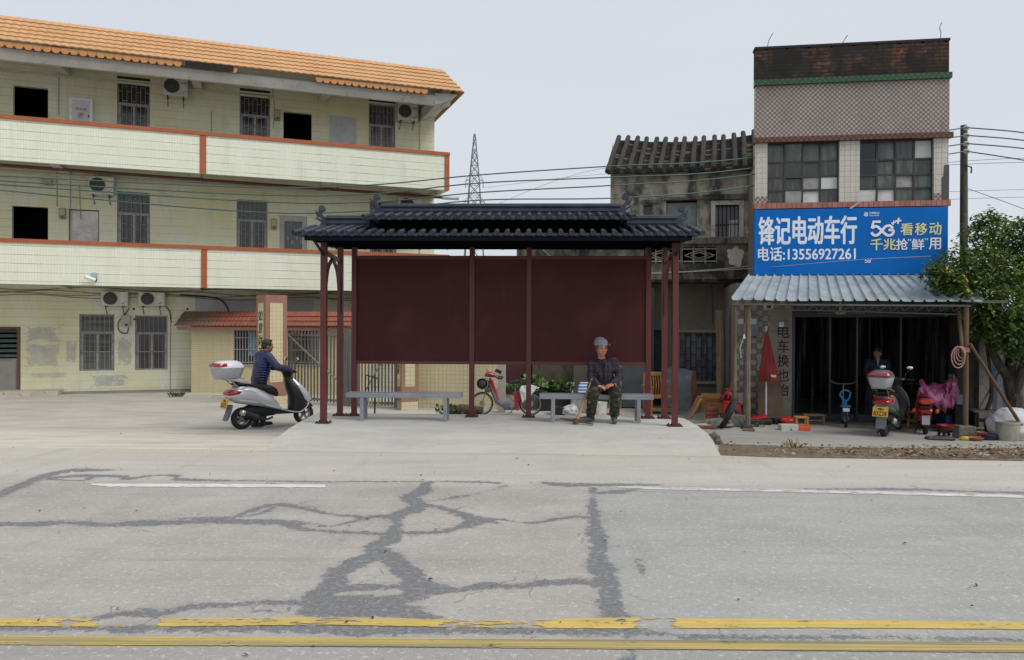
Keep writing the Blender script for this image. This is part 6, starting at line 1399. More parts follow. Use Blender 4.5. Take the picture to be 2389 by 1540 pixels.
# ---- seated woman
W0 = at(1408, 935, 12.5); W0.z = .075
wom = thing('person', 'elderly woman in grey cap, dark plaid coat and camouflage trousers sitting on the right bench', 'person', W0)
P = lambda px, py, D: at(px, py, D) - W0
def zfix(v, z): return Vector((v.x, v.y, z))
HC = P(1402.5, 813, 12.37); fw = Vector((.30, -.95, -.02)); HM = frame_of(fw)
pelv = Vector((-.01, .06, .54)); chest = P(1402, 866, 12.45); neckb = P(1402, 841, 12.42)
shR, shL = P(1381, 850, 12.45), P(1431, 846, 12.47); elR, elL = P(1378, 884, 12.36), P(1446, 878, 12.40); wrR, wrL = P(1397, 901, 12.10), P(1428, 899, 12.10)
hipR, hipL = pelv + Vector((-.09, 0, -.02)), pelv + Vector((.09, 0, -.02)); knR, knL = zfix(P(1384, 912, 12.08), .50), zfix(P(1437, 913, 12.06), .50); anR, anL = P(1377, 972, 12.30), P(1432, 970, 12.22); anR.z = .10; anL.z = .10
toeR = Vector((anR.x - .17, anR.y - .06, .035)); toeL = Vector((anL.x - .01, anL.y - .17, .035))
m = MB(); head_shapes(m, HC, HM, 1.1)
m.cap(neckb, HC + Vector((0, .02, -.07)), .055, .052); m.cap(pelv, chest, .12, .13); m.cap(chest + Vector((-.06, 0, .02)), chest + Vector((.06, 0, .02)), .11, .11)
for s_, e_, w_ in ((shR, elR, wrR), (shL, elL, wrL)): m.cap(chest, s_, .08, .06); m.cap(s_, e_, .05, .042); m.cap(e_, w_, .04, .027)
for h_, k_, a_, t_ in ((hipR, knR, anR, toeR), (hipL, knL, anL, toeL)): m.cap(pelv, h_, .11, .1); m.cap(h_, k_, .085, .06); m.cap(k_, a_, .055, .036); m.cap(a_ - Vector((0, 0, .05)), t_, .04, .028)
hc = (wrR + wrL) / 2 + Vector((0, -.07, -.03))
hand_shapes(m, wrR, hc + Vector((.02, -.02, 0)) - wrR, Vector((0, -.5, .85)), .93, .95, -1); hand_shapes(m, wrL + Vector((0, -.012, .012)), hc + Vector((-.03, -.03, .012)) - wrL, Vector((0, -.5, .85)), .93, .85, 1)
body = remesh(m, 'body', skin, wom, .0055, 4, .5)
head_details(HC, HM, wom, body, 1.1)
m = MB(); T = lambda x, y, z: HC + HM @ (Vector((x, y, z)) * 1.1)
m.ell(T(-.02, 0, .035), (.098, .086, .092), HM); m.ell(T(-.05, 0, -.02), (.065, .08, .075), HM)
for sg in (-1, 1): m.cap(T(.035, sg * .075, .03), T(.0, sg * .084, -.03), .014, .012)
remesh(m, 'hair', hairg, wom, .007, 3, .5)
m = MB(); m.ell(T(-.026, 0, .085), (.122, .110, .080), HM); m.ell(T(-.022, 0, .056), (.126, .112, .036), HM); m.ell(T(-.05, 0, .11), (.09, .095, .065), HM); m.ell(T(.05, .104, .055), (.02, .012, .018), HM)
remesh(m, 'cap', mat('grey_knit_cap', (132, 138, 148), .9, layers=((90, (112, 118, 128), .45, .65, .7), (9, (146, 152, 160), .5, .7, .6)), bump=(160, .5)), wom, .007, 4, .5)
def plaid():
    q = NT('plaid_wool'); X = q.xyz(); c = q.mix(q.noise(12, .4, .7), (40, 34, 46), (31, 27, 37))
    for ax, per, wd, col, am in ((0, .075, .32, (74, 64, 78), .5), (2, .085, .30, (70, 60, 74), .45), (0, .0375, .10, (96, 84, 92), .35), (2, .0425, .10, (92, 80, 88), .3)):
        v = q.math('ADD', X[ax], q.math('MULTIPLY', q.noise(5, .2, .8), .012)); f = q.math('LESS_THAN', q.math('FRACT', q.math('DIVIDE', v, per)), wd); c = q.mix(q.math('MULTIPLY', f, am), c, col)
    q.l(c, q.p.inputs['Base Color']); q.p.inputs['Roughness'].default_value = .95; q.bump(q.noise(60, .3, .7), .4, .006); return q.m
pl = plaid(); m = MB()
m.cap(pelv + Vector((0, -.02, .02)), chest + Vector((0, 0, -.02)), .185, .17); m.cap(pelv + Vector((.1, .0, .04)), chest + Vector((.06, .0, -.06)), .13, .13); m.cap(chest + Vector((-.085, 0, .03)), chest + Vector((.085, 0, .03)), .128, .128); m.cap(pelv + Vector((-.12, -.03, -.01)), pelv + Vector((.15, -.03, -.01)), .14, .15)
m.cap(pelv + Vector((.12, -.05, -.01)), pelv + Vector((.19, -.16, -.05)), .10, .07); m.cap(pelv + Vector((-.08, -.12, .01)), pelv + Vector((.09, -.12, .01)), .115, .115)
for s_, e_, w_ in ((shR, elR, wrR), (shL, elL, wrL)):
    m.cap(chest + Vector((0, .01, .04)), s_, .10, .082); m.cap(s_, e_, .076, .066); e2 = e_.lerp(w_, .86); m.cap(e_, e2, .066, .052)
m.cap(neckb + Vector((0, .025, -.05)), neckb + Vector((0, .03, .0)), .098, .084)
coat = remesh(m, 'coat', pl, wom, .009, 5, .5, wr=.009)
m = MB(); fr = lambda x, z, y=-.15: chest + Vector((x, y, z))
for sg in (-1, 1): m.prism([(chest.x + sg * .035, chest.z + .15), (chest.x + sg * .115, chest.z + .10), (chest.x + sg * .085, chest.z + .04), (chest.x + sg * .105, chest.z + .02), (chest.x + sg * .01 + .02, chest.z - .13)], chest.y - .182, chest.y - .165)
m.build('lapels', pl, wom, bev=.006)
MB().prism([(chest.x - .045, chest.z + .16), (chest.x + .045, chest.z + .16), (chest.x + .012, chest.z - .02)], chest.y - .170, chest.y - .12).cap(neckb + Vector((0, .01, -.06)), neckb + Vector((0, .0, .012)), .075, .062).build('inner_shirt', mat('black_knit', (28, 27, 29), .9), wom, smooth=True)
def camo():
    q = NT('camouflage_cloth'); c = q.mix(q.noise((11, 11, 22), .50, .54, det=3), (52, 54, 40), (30, 30, 27)); c = q.mix(q.noise((13, 9, 30), .57, .60, det=2), c, (82, 74, 54)); c = q.mix(q.noise((10, 14, 34), .635, .66, det=2), c, (126, 122, 100)); c = q.mix(q.noise((16, 12, 30), .60, .63, det=2), c, (22, 22, 22))
    q.l(c, q.p.inputs['Base Color']); q.p.inputs['Roughness'].default_value = .9; return q.m
m = MB(); m.cap(pelv + Vector((-.08, 0, -.01)), pelv + Vector((.08, 0, -.01)), .14, .14)
for h_, k_, a_ in ((hipR, knR, anR), (hipL, knL, anL)):
    m.cap(h_, k_, .118, .092); m.cap(k_, k_.lerp(a_, .5), .09, .084); b_ = k_.lerp(a_, .90); m.cap(k_.lerp(a_, .5), b_, .084, .072)
    for f in (.62, .74, .84): c_ = k_.lerp(a_, f); m.ell(c_, (.082, .08, .024), nu=12, nv=8)
remesh(m, 'trousers', camo(), wom, .009, 4, .5, wr=.009)
for k_, a_, t_ in ((knR, anR, toeR), (knL, anL, toeL)):
    m = MB(); d_ = (t_ - a_); m.cap(a_ + Vector((0, 0, .05)), a_ - Vector((0, 0, .035)), .046, .05); m.cap(a_ - Vector((0, 0, .045)) - d_ * .15, t_ + Vector((0, 0, .012)), .046, .042); m.cap(a_ - Vector((0, 0, .07)) - d_ * .2, t_ - Vector((0, 0, .008)), .034, .034)
    o = remesh(m, 'shoe', mat('grey_rubber_shoes', (80, 83, 84), .65, layers=((9, (60, 64, 66), .45, .65),)), wom, .007, 3, .5)
    for v in o.data.vertices: v.co.z = max(v.co.z, .002)
MB().tube([wrL + Vector((.02 * math.cos(a * .7) * 1.55, .0, 0)) + frame_of(hc - wrL) @ Vector((-.012, .033 * math.cos(a * .7), .033 * math.sin(a * .7))) for a in range(10)], .005, 6).build('bangle', mat('pale_bangle', (206, 186, 140), .3), wom)
# mattock leaning on her leg
a_ = at(1343, 979, 12.02); a_.z = .075; t = thing('mattock', 'wooden handled mattock leaning against the seated woman', 'mattock', a_)
e_ = at(1381, 884, 12.26) - a_
MB().tube([Vector((0, 0, .02)), Vector((0, 0, .02)).lerp(e_, .3), Vector((0, 0, .02)).lerp(e_, .65), e_], [.032, .025, .022, .02], 10).build('handle', mat('worn_ash_wood', (160, 128, 90), .7, layers=(((14, 14, 3), (134, 104, 72), .45, .65),)), t, smooth=True)
m = MB(); l1 = at(1306, 969, 12.2) - a_; l2 = at(1383, 986, 11.9) - a_; l1.z = .075; l2.z = .022
m.loft([[l1 + Vector((0, b * .5, c)) for b, c in ((-.006, -.006), (.006, -.006), (.006, .006), (-.006, .006))], [Vector((-.04, b, .055 + c)) for b, c in ((-.022, -.02), (.022, -.02), (.022, .02), (-.022, .02))], [Vector((.04, b, .045 + c)) for b, c in ((-.026, -.018), (.026, -.018), (.026, .018), (-.026, .018))], [l2 + Vector((0, b, c)) for b, c in ((-.05, -.006), (.05, -.006), (.05, .006), (-.05, .006))]])
m.lathe([(.045, -.04), (.045, .045)], 12, (0, 0, .045)); m.build('blade', mat('rusty_iron', (92, 74, 60), .7, metal=.3, layers=((12, (116, 90, 66), .45, .65),)), t, bev=.004)

# ---- man pushing the silver scooter
psi = R(43); fwd = Vector((math.cos(psi), math.sin(psi), 0)); lft = Vector((-fwd.y, fwd.x, 0)); M0 = rp + fwd * .56 + lft * .40; M0.z = gz(M0.x, M0.y)
man = thing('person', 'man with short black hair in a navy quilted jacket pushing the silver scooter', 'person', M0, psi)
sc_loc = Vector((rp.x, rp.y, gz(rp.x, rp.y)))
def tol(v): d = v - M0; return Vector((d.dot(fwd), d.dot(lft), d.z))
def scl(x, y, z): return tol(sc_loc + fwd * x + lft * y + Vector((0, 0, z)))
gR, gL = scl(.92, -.28, 1.065), scl(.92, .28, 1.065)
HC = Vector((.13, 0, 1.56)); HM = frame_of((.95, -.28, -.05)); pelv = Vector((-.04, 0, .90)); chest = Vector((.03, 0, 1.24)); neckb = Vector((.075, 0, 1.42)); shR, shL = Vector((.05, -.185, 1.365)), Vector((.04, .19, 1.36))
def elbow(s_, w_, out): return (s_ + w_) / 2 + Vector((-.03, out, -.09))
wrR = gR + Vector((-.085, .0, .035)); wrL = gL + Vector((-.085, 0, .035)); elR, elL = elbow(shR, wrR, -.02), elbow(shL, wrL, .07)
hipR, hipL = pelv + Vector((0, -.09, -.03)), pelv + Vector((0, .09, -.03)); knR, knL = Vector((.02, -.09, .48)), Vector((.14, .1, .49)); anR, anL = Vector((-.16, -.09, .10)), Vector((.08, .1, .085))
m = MB(); head_shapes(m, HC, HM, 1.08); m.cap(neckb, HC + Vector((-.02, 0, -.06)), .06, .058); m.cap(pelv, chest, .10, .11); m.cap(chest + Vector((0, -.06, .05)), chest + Vector((0, .06, .05)), .085, .085)
for s_, e_, w_ in ((shR, elR, wrR), (shL, elL, wrL)): m.cap(neckb - Vector((0, 0, .06)), s_, .07, .06); m.cap(s_, e_, .05, .043); m.cap(e_, w_, .042, .028)
for h_, k_, a_ in ((hipR, knR, anR), (hipL, knL, anL)): m.cap(pelv, h_, .11, .1); m.cap(h_, k_, .085, .06); m.cap(k_, a_, .055, .038); m.cap(a_ - Vector((.03, 0, .05)), a_ + Vector((.16, 0, -.06)), .036, .03)
hand_shapes(m, wrR, gR + Vector((.05, .02, .0)) - wrR, (.15, 0, 1), 1, 1.35, -1); hand_shapes(m, wrL, gL + Vector((.05, -.02, .0)) - wrL, (.15, 0, 1), 1, 1.35, 1)
body = remesh(m, 'body', skin2, man, .006, 4, .5); head_details(HC, HM, man, body, 1.08)
m = MB(); T = lambda x, y, z: HC + HM @ (Vector((x, y, z)) * 1.08)
m.ell(T(-.022, 0, .045), (.098, .084, .088), HM); m.ell(T(-.055, 0, -.005), (.062, .079, .075), HM); m.cap(T(.05, -.04, .098), T(.05, .04, .098), .024, .024); m.ell(T(.01, .07, .035), (.05, .018, .05), HM); m.ell(T(.01, -.07, .035), (.05, .018, .05), HM); remesh(m, 'hair', hairb, man, .007, 3, .5)
navyj = mat('navy_quilted_nylon', (34, 38, 84), .42, layers=((5, (28, 31, 68), .4, .7), (30, (46, 50, 98), .6, .75, .5)), spec=.5)
m = MB()
for k in range(11):
    f = k / 10; c = pelv.lerp(neckb, f * .94) + Vector((0, 0, -.03 + .0)); rx = .145 + .02 * math.sin(f * 3.1) - (.03 if f > .85 else 0); ry = .205 + .02 * math.sin(f * 3.1) - (.05 if f > .85 else 0); m.ell(c, (rx, ry, .042), nu=22, nv=10)
m.cap(pelv, neckb - Vector((.01, 0, .06)), .14, .12); m.cap(pelv + Vector((0, -.06, 0)), chest + Vector((0, -.07, 0)), .125, .125); m.cap(pelv + Vector((0, .06, 0)), chest + Vector((0, .07, 0)), .125, .125); m.ell(neckb + Vector((0, 0, .02)), (.078, .08, .045))
for s_, e_, w_ in ((shR, elR, wrR), (shL, elL, wrL)):
    m.cap(neckb - Vector((.01, 0, .06)), s_, .085, .085); w2 = e_.lerp(w_, .93)
    for a, b, r0, r1, n_ in ((s_, e_, .088, .072, 6), (e_, w2, .072, .054, 6)):
        m.cap(a, b, r0 * .86, r1 * .86)
        for k in range(n_ + 1):
            f = k / n_; d_ = (b - a).normalized(); m.ell(a.lerp(b, f), (r0 + (r1 - r0) * f, r0 + (r1 - r0) * f, .026), Vector((0, 0, 1)).rotation_difference(d_).to_matrix(), 16, 8)
remesh(m, 'quilted_jacket', navyj, man, .0085, 2, .5, wr=.006)
m = MB(); m.cap(pelv + Vector((0, -.06, .0)), pelv + Vector((0, .06, .0)), .135, .135)
for h_, k_, a_ in ((hipR, knR, anR), (hipL, knL, anL)): m.cap(h_, k_, .105, .082); m.cap(k_, k_.lerp(a_, .95), .08, .062)
remesh(m, 'trousers', mat('charcoal_trousers', (38, 38, 42), .9), man, .01, 4, .5)
for a_ in (anR, anL):
    m = MB(); m.cap(a_ - Vector((.045, 0, .05)), a_ + Vector((.17, 0, -.058)), .046, .038); m.cap(a_, a_ - Vector((.02, 0, .03)), .045, .045)
    o = remesh(m, 'shoe', mat('dark_shoes', (52, 46, 44), .6), man, .008, 3, .5)
    for v in o.data.vertices: v.co.z = max(v.co.z, .002)

# ---- shopkeeper inside the plastic curtain
K0 = SP.M @ Vector((SP.hit(2046, 850, .6).x, .62, 0)); K0.z = gz(K0.x, K0.y) + .03
kp = thing('person', 'dark clothed man standing in the shadow of the shop doorway behind the grey scooter', 'person', K0, R(-110))
HC = Vector((.06, 0, 1.52)); HM = frame_of((.86, -.45, -.12)); pelv = Vector((0, 0, .88)); chest = Vector((.02, 0, 1.2)); neckb = Vector((.03, 0, 1.37)); shR, shL = Vector((.02, -.18, 1.32)), Vector((.02, .18, 1.32)); elR, elL = Vector((.04, -.25, 1.06)), Vector((.0, .24, 1.05)); wrR, wrL = Vector((.27, -.20, 1.02)), Vector((.12, .24, .83))
hipR, hipL = pelv + Vector((0, -.09, -.03)), pelv + Vector((0, .09, -.03)); knR, knL = Vector((.03, -.1, .47)), Vector((.03, .1, .47)); anR, anL = Vector((0, -.1, .09)), Vector((0, .11, .09))
m = MB(); head_shapes(m, HC, HM); m.cap(neckb, HC + Vector((-.02, 0, -.06)), .058, .056); m.cap(pelv, chest, .12, .13)
for s_, e_, w_ in ((shR, elR, wrR), (shL, elL, wrL)): m.cap(neckb - Vector((0, 0, .06)), s_, .07, .06); m.cap(s_, e_, .05, .043); m.cap(e_, w_, .042, .028)
for h_, k_, a_ in ((hipR, knR, anR), (hipL, knL, anL)): m.cap(pelv, h_, .11, .1); m.cap(h_, k_, .085, .06); m.cap(k_, a_, .055, .038); m.cap(a_ - Vector((.03, 0, .05)), a_ + Vector((.16, 0, -.06)), .036, .03)
hand_shapes(m, wrR, (1, .1, -.1), (0, 0, 1), 1, .6, 1); hand_shapes(m, wrL, (.3, 0, -1), (0, 1, 0), 1, .5, 1)
body = remesh(m, 'body', skin, kp, .006, 4, .5); head_details(HC, HM, kp, body)
m = MB(); T = lambda x, y, z: HC + HM @ Vector((x, y, z)); m.ell(T(-.022, 0, .045), (.098, .084, .088), HM); m.ell(T(-.055, 0, -.005), (.062, .079, .075), HM); m.cap(T(.055, -.04, .085), T(.055, .04, .085), .024, .024); remesh(m, 'hair', hairb, kp, .008, 3, .5)
m = MB(); m.cap(pelv - Vector((0, 0, .03)), chest, .15, .155); m.cap(chest + Vector((0, -.08, .05)), chest + Vector((0, .08, .05)), .12, .12); m.cap(pelv + Vector((0, -.07, 0)), pelv + Vector((0, .07, 0)), .13, .13)
for s_, e_, w_ in ((shR, elR, wrR), (shL, elL, wrL)): m.cap(neckb - Vector((0, 0, .06)), s_, .08, .078); m.cap(s_, e_, .072, .06); m.cap(e_, e_.lerp(w_, .93), .06, .045)
remesh(m, 'jacket', mat('dark_navy_jacket', (34, 38, 62), .8), kp, .01, 4, .5, wr=.009)
m = MB(); m.prism([(-.03, 1.40), (.03, 1.40), (.0, 1.2)], .155, .17, ax='x'); m.build('shirt_front', mat('pale_blue_shirt', (140, 152, 176), .8), kp)
m = MB()
for h_, k_, a_ in ((hipR, knR, anR), (hipL, knL, anL)): m.cap(h_, k_, .105, .08); m.cap(k_, k_.lerp(a_, .95), .08, .062)
remesh(m, 'trousers', mat('charcoal_trousers', (38, 38, 42)), kp, .01, 4, .5)
for a_ in (anR, anL): m = MB(); m.cap(a_ - Vector((.045, 0, .05)), a_ + Vector((.17, 0, -.058)), .046, .038); remesh(m, 'shoe', mat('dark_shoes', (52, 46, 44)), kp, .009, 3, .5)
# ================================================================== small things
def simple(name, label, cat, loc, parts, rz=0., group=None):
    t = thing(name, label, cat, loc, rz, group)
    for nm, mb, mt, *k in parts: mb.build(nm, mt, t, **(k[0] if k else {}))
    return t
S = dict(smooth=True)
def crumple(rx, ry, rz, seed, nu=26, nv=16):
    m = MB().ell((0, 0, rz * .8), (rx, ry, rz), nu=nu, nv=nv); out = []
    for v in m.V:
        q = Vector(v); k = 1 + .30 * noise.noise((q.x * 2.2 / rx + seed, q.y * 2.2 / ry, q.z * 2.2 / rz)) + .16 * abs(noise.noise((q.x * 6 / rx, q.y * 6 / ry + seed, q.z * 6 / rz)))
        out.append((q.x * k, q.y * k, max(0, rz * .8 + (q.z - rz * .8) * k)))
    m.V = out; return m
# stand with folded barrier by the gate
p = at(868, 966, 14.9); p.z = gz(p.x, p.y); bars = MB(); yel = MB()
for i in range(4):
    x = -.10 + .055 * i; z1 = 1.0 - .02 * i
    bars.tube(spline([(x - .03, .03 * i, .38), (x - .03, .03 * i, z1 - .05), (x, .03 * i, z1), (x + .03, .03 * i, z1 - .05), (x + .03, .03 * i, .38)], 5), .011, 6); yel.tube([(x - .03, .03 * i, .38), (x - .03, .03 * i, .56)], .0135, 6); yel.tube([(x + .03, .03 * i, .38), (x + .03, .03 * i, .56)], .0135, 6)
base = MB()
for a in (.3, 1.9, 3.4, 5.0): base.tube(spline([(.05, 0, .1), (.05 + .12 * math.cos(a), .12 * math.sin(a), .1), (.05 + .26 * math.cos(a), .26 * math.sin(a), .015)], 5), .015, 6)
simple('barrier_stand', 'black folded hoop barrier with pale yellow sleeves standing before the gate', 'barrier', p, [('base', base, blk, S), ('pole', MB().tube([(.05, 0, .1), (.05, 0, .96)], .016, 8), blk, S), ('hoops', bars, blk, S), ('sleeves', yel, mat('pale_yellow_sleeve', (206, 190, 130), .6), S)])
a = at(492, 926, 20.6); b = at(522, 922, 20.8); o = MB().tube(spline([(0, 0, .02), (.1, 0, .09), (.42, 0, .08), (.62, .1, .06)], 4), .02, 8).build('bent_pipe', mat('white_pipe', (204, 200, 190), .5), loc=(a.x, a.y, gz(a.x, a.y)), smooth=True); tag(o, 'bent white plastic pipe lying on the yard behind the scooter', 'pipe')
a = at(797, 974, 13.6); o = MB().tube([(0, 0, .012), (.2, .02, .014), (.42, .0, .012)], .008, 6).build('rod', mat('dull_red_rod', (132, 52, 48), .6), loc=(a.x, a.y, gz(a.x, a.y) + .05)); tag(o, 'thin red rod on the ground behind the left shelter posts', 'rod')
# plants
leafg = [mat('cabbage_leaf', (92, 120, 64), .6, layers=((9, (108, 130, 76), .48, .68),)), mat('cabbage_leaf_dark', (46, 66, 38), .6)]
def leafblob(n, rx, ry, z0, z1, s0, s1, seed, up=.4, broad=.55, shell=0.):
    r = random.Random(seed); m = MB()
    for i in range(n):
        a = r.random() * 6.283; k = (shell + (1 - shell) * r.random()) ** .5; c = Vector((rx * k * math.cos(a), ry * k * math.sin(a), z0 + (z1 - z0) * r.random())); s = r.uniform(s0, s1)
        d = Vector((math.cos(a) + r.uniform(-.7, .7), math.sin(a) + r.uniform(-.7, .7), r.uniform(-.3, up * 2))).normalized(); q = d.cross(Vector((r.uniform(-.4, .4), r.uniform(-.4, .4), 1))).normalized() * s * broad; u = d.cross(q).normalized()
        m.add([c, c + d * s * .45 + q + u * s * .08, c + d * s - u * s * .12, c + d * s * .45 - q + u * s * .08, c + d * s * .5 - u * s * .06], [(0, 1, 4), (1, 2, 4), (2, 3, 4), (3, 0, 4)], r.choice([0, 0, 1]))
    return m
def planter(name, label, px, py, D, w, d, h, boxm, n, rz=0, seed=1, hh=.22):
    p = at(px, py, D); p.z = gz(p.x, p.y); t = thing('planter', label, 'planter', p, rz, 'vegetable planters behind the shelter')
    MB().loft([[Vector((x * w * k, y * d * k, z)) for x, y in ((-.5, -.5), (.5, -.5), (.5, .5), (-.5, .5))] for k, z in ((.88, 0), (1, h), (1.04, h), (1.04, h + .015), (.92, h + .015), (.92, h - .03))]).build(name, boxm, t)
    for i in range(max(1, round(w / .2))):
        x = (i + .5) * w / max(1, round(w / .2)) - w / 2; o = leafblob(n, .12, d * .4, h, h + hh, .09, .17, seed + i, .8, .5).build('cabbage', leafg, t, smooth=True); o.location = (x, 0, 0)
    return t
blackbox = mat('black_tray', (32, 33, 36), .6); foam = mat('grey_foam_box', (150, 152, 146), .8, layers=((6, (120, 122, 116), .45, .65),))
planter('foam_box', 'cabbages in a pale foam box behind the frame of the red bicycle', 1190, 950, 18.3, .5, .4, .34, foam, 40, seed=4)
planter('foam_box', 'leafy greens behind the rear wheel of the red bicycle', 1236, 950, 18.5, .5, .4, .4, foam, 46, seed=9, hh=.34)
planter('tray', 'cabbages in a black tray left of the white bucket', 1291, 950, 18.0, .8, .4, .42, blackbox, 44, seed=15)
def weed(label, px, py, D, n, r, h, seed, mt=None, zb=None):
    p = at(px, py, D) if D else G(px, py); p.z = gz(p.x, p.y) if zb is None else zb; g = random.Random(seed); m = MB()
    for i in range(n):
        a = g.random() * 6.28; k = g.random() * r; c = Vector((k * math.cos(a), k * math.sin(a), 0)); L = h * g.uniform(.5, 1); d = Vector((math.cos(a) * .5, math.sin(a) * .5, 1)); w_ = Vector((-math.sin(a), math.cos(a), 0)) * .012
        m.add([c - w_ * .5, c + w_ * .5, c + d * L * .5 + w_, c + d * L + Vector((math.cos(a), math.sin(a), -.4)) * L * .3, c + d * L * .5 - w_], [(0, 1, 2, 3, 4)], g.choice([0, 1]))
        for q in range(2): e = c + d * L * g.uniform(.3, .9); s = Vector((g.uniform(-1, 1), g.uniform(-1, 1), g.uniform(-.2, .6))) * .05; f = s.cross(Vector((0, 0, 1))) * .35; m.add([e, e + s * .5 + f, e + s, e + s * .5 - f], [(0, 1, 2, 3)], g.choice([0, 1]))
    tag(m.build('weed', mt or leafg, loc=p), label, 'weeds', 'weed tufts')
mm = leafblob(90, .24, .18, .0, .20, .05, .10, 3, .7, .5); wp = at(1046, 962, 14.6); wp.z = -.12; tag(mm.build('weed', leafg, loc=wp), 'green weeds growing beside the log behind the left bench', 'weeds', 'weed tufts'); weed('small tuft of weeds at the foot of the cream wall', 412, 932, 21.0, 34, .2, .2, 5); weed('dry straw-like grass tuft at the edge of the apron', 1848, 1044, 0, 18, .2, .16, 8, [mat('dry_grass', (168, 150, 112), .9), mat('dry_grass_b', (140, 124, 92), .9)])
weed('low green weeds beside the block under the awning', 1765, 985, 15.6, 26, .14, .1, 12)
barkm = mat('grey_bark', (106, 94, 80), .95, layers=((7, (74, 66, 56), .42, .62), (18, (128, 116, 100), .55, .7, .6)), bump=(14, .8))
p = at(1090, 945, 15.0); p.z = gz(p.x, p.y) + .26; o = MB().tube([(-.32, .1, .05), (-.1, .05, .07), (.3, 0, .04)], [.10, .11, .1], 12).build('log', barkm, loc=p, smooth=True); tag(o, 'short grey log lying beside the front wheel of the red bicycle', 'log')
p = at(1092, 965, 14.3); p.z = gz(p.x, p.y) + .2; o = MB().loft([[Vector((x, y * k, z)) for y, z in ((-.06, .03), (.05, .02), (.05, .07), (-.05, .09))] for x, k in ((-.3, .4), (-.1, 1), (.15, 1), (.35, .6))]).build('bark_slab', barkm, loc=p); tag(o, 'split slab of pale wood on the rubble behind the left bench', 'wood slab')
mc = at(1150, 965, 14.5); m = MB(); vs = []; n_ = 40
for j in range(9):
    for i in range(n_): a = 2 * math.pi * i / n_; k = j / 8; x, y = 1.25 * k * math.cos(a), .9 * k * math.sin(a); vs.append((x, y, (1 - k * k) * (.24 + .10 * noise.noise((x * 3, y * 3, 2))) * (1 if j < 8 else 0)))
m.add(vs, [(j * n_ + i, (j + 1) * n_ + i, (j + 1) * n_ + (i + 1) % n_, j * n_ + (i + 1) % n_) for j in range(8) for i in range(n_)]); struct(m.build('earth_mound', mat('rubble_earth', (150, 138, 120), .95, layers=((6, (116, 104, 88), .4, .65), (20, (176, 166, 150), .52, .68, .8)), bump=(16, .9)), loc=(mc.x, mc.y, gz(mc.x, mc.y)), smooth=True))
# stones, bricks and rubble
stonem = mat('grey_stone', (128, 124, 116), .95, layers=((5, (98, 94, 88), .42, .62),), bump=(9, .8)); brickm = mat('red_brick', (132, 78, 62), .9, layers=((8, (104, 62, 50), .45, .65),))
def stone(label, px, py, D, r, seed, mt=None, cat='stone', grp='loose stones', flat=.6, dz=0.):
    p = at(px, py, D) if D else G(px, py); p.z = gz(p.x, p.y); m = MB().ell((0, 0, 0), r, nu=14, nv=9); m.V = [tuple(Vector((v[0], v[1], v[2] * flat)) * (1 + .35 * noise.noise((v[0] * 2.2 / r + seed, v[1] * 2.2 / r, v[2] * 2.2 / r)))) for v in m.V]
    p.z += r * flat * .6 + dz; tag(m.build('stone', mt or stonem, loc=p, smooth=True, ang=25), label, cat, grp)
stone('rough dark stone at the right front edge of the platform', 1664, 1031, 0, .10, 1, mat('dark_stone', (92, 88, 82), .95, bump=(9, .8)), flat=.9); stone('smaller dark stone touching the rough one beside the platform edge', 1675, 1037, 0, .07, 4, mat('dark_stone', (92, 88, 82)), flat=.7)
stone('flat grey boulder at the foot of the free-standing log', 1680, 982, 15.4, .26, 6, flat=.42); stone('low pale stone left of the grey boulder', 1640, 988, 15.2, .16, 8, mat('pale_concrete', (168, 162, 150), .85), flat=.3)
stone('pale flat stone in the leaf litter by the road', 2290, 1066, 0, .09, 13, mat('pale_concrete', (168, 162, 150)), flat=.35); stone('grey lump of rubble behind the middle shelter posts', 1437, 968, 14.3, .16, 16, flat=.25)
for i, (px, py, D, r) in enumerate(((1115, 968, 14.4, .07), (1140, 969, 14.6, .09), (1165, 968, 14.5, .06), (1082, 958, 15.3, .10), (1060, 968, 14.5, .06), (1104, 955, 15.4, .09))): stone('small rubble stone among those along the rear edge of the platform', px, py, D, r, 20 + i, flat=.5, grp='rubble behind the platform', dz=.2)
def block(name, label, cat, px, py, D, size, mt, rz=0., dz=0., bev=.006, rot=None, group=None):
    p = at(px, py, D) if D else G(px, py); p.z = gz(p.x, p.y) + dz; o = MB().box(-size[0] / 2, size[0] / 2, -size[1] / 2, size[1] / 2, 0, size[2]).build(name, mt, loc=p, bev=bev); o.rotation_euler = rot or (0, 0, rz); return tag(o, label, cat, group)
block('concrete_stub', 'grey concrete stub in the ground behind the right end of the shelter', 'kerb stone', 1598, 980, 14.4, (.32, .2, .22), stonem, .1)
for k in range(3): block('brick', ('lowest', 'middle', 'topmost')[k] + ' red brick of the small pile left of the free-standing log', 'brick', 1660, 978, 15.9, (.24, .12, .075), brickm, .15 * k, .085 * k + .1, group='bricks piled by the log')
block('footing_stone', 'whitish broken block under the small brick pile', 'block', 1660, 978, 15.9, (.28, .2, .1), mat('pale_concrete', (168, 162, 150)), .1)
block('brick', 'red brick lying flat beside the grey boulder', 'brick', 1640, 990, 15.0, (.5, .14, .06), brickm, -.1, group='bricks piled by the log')
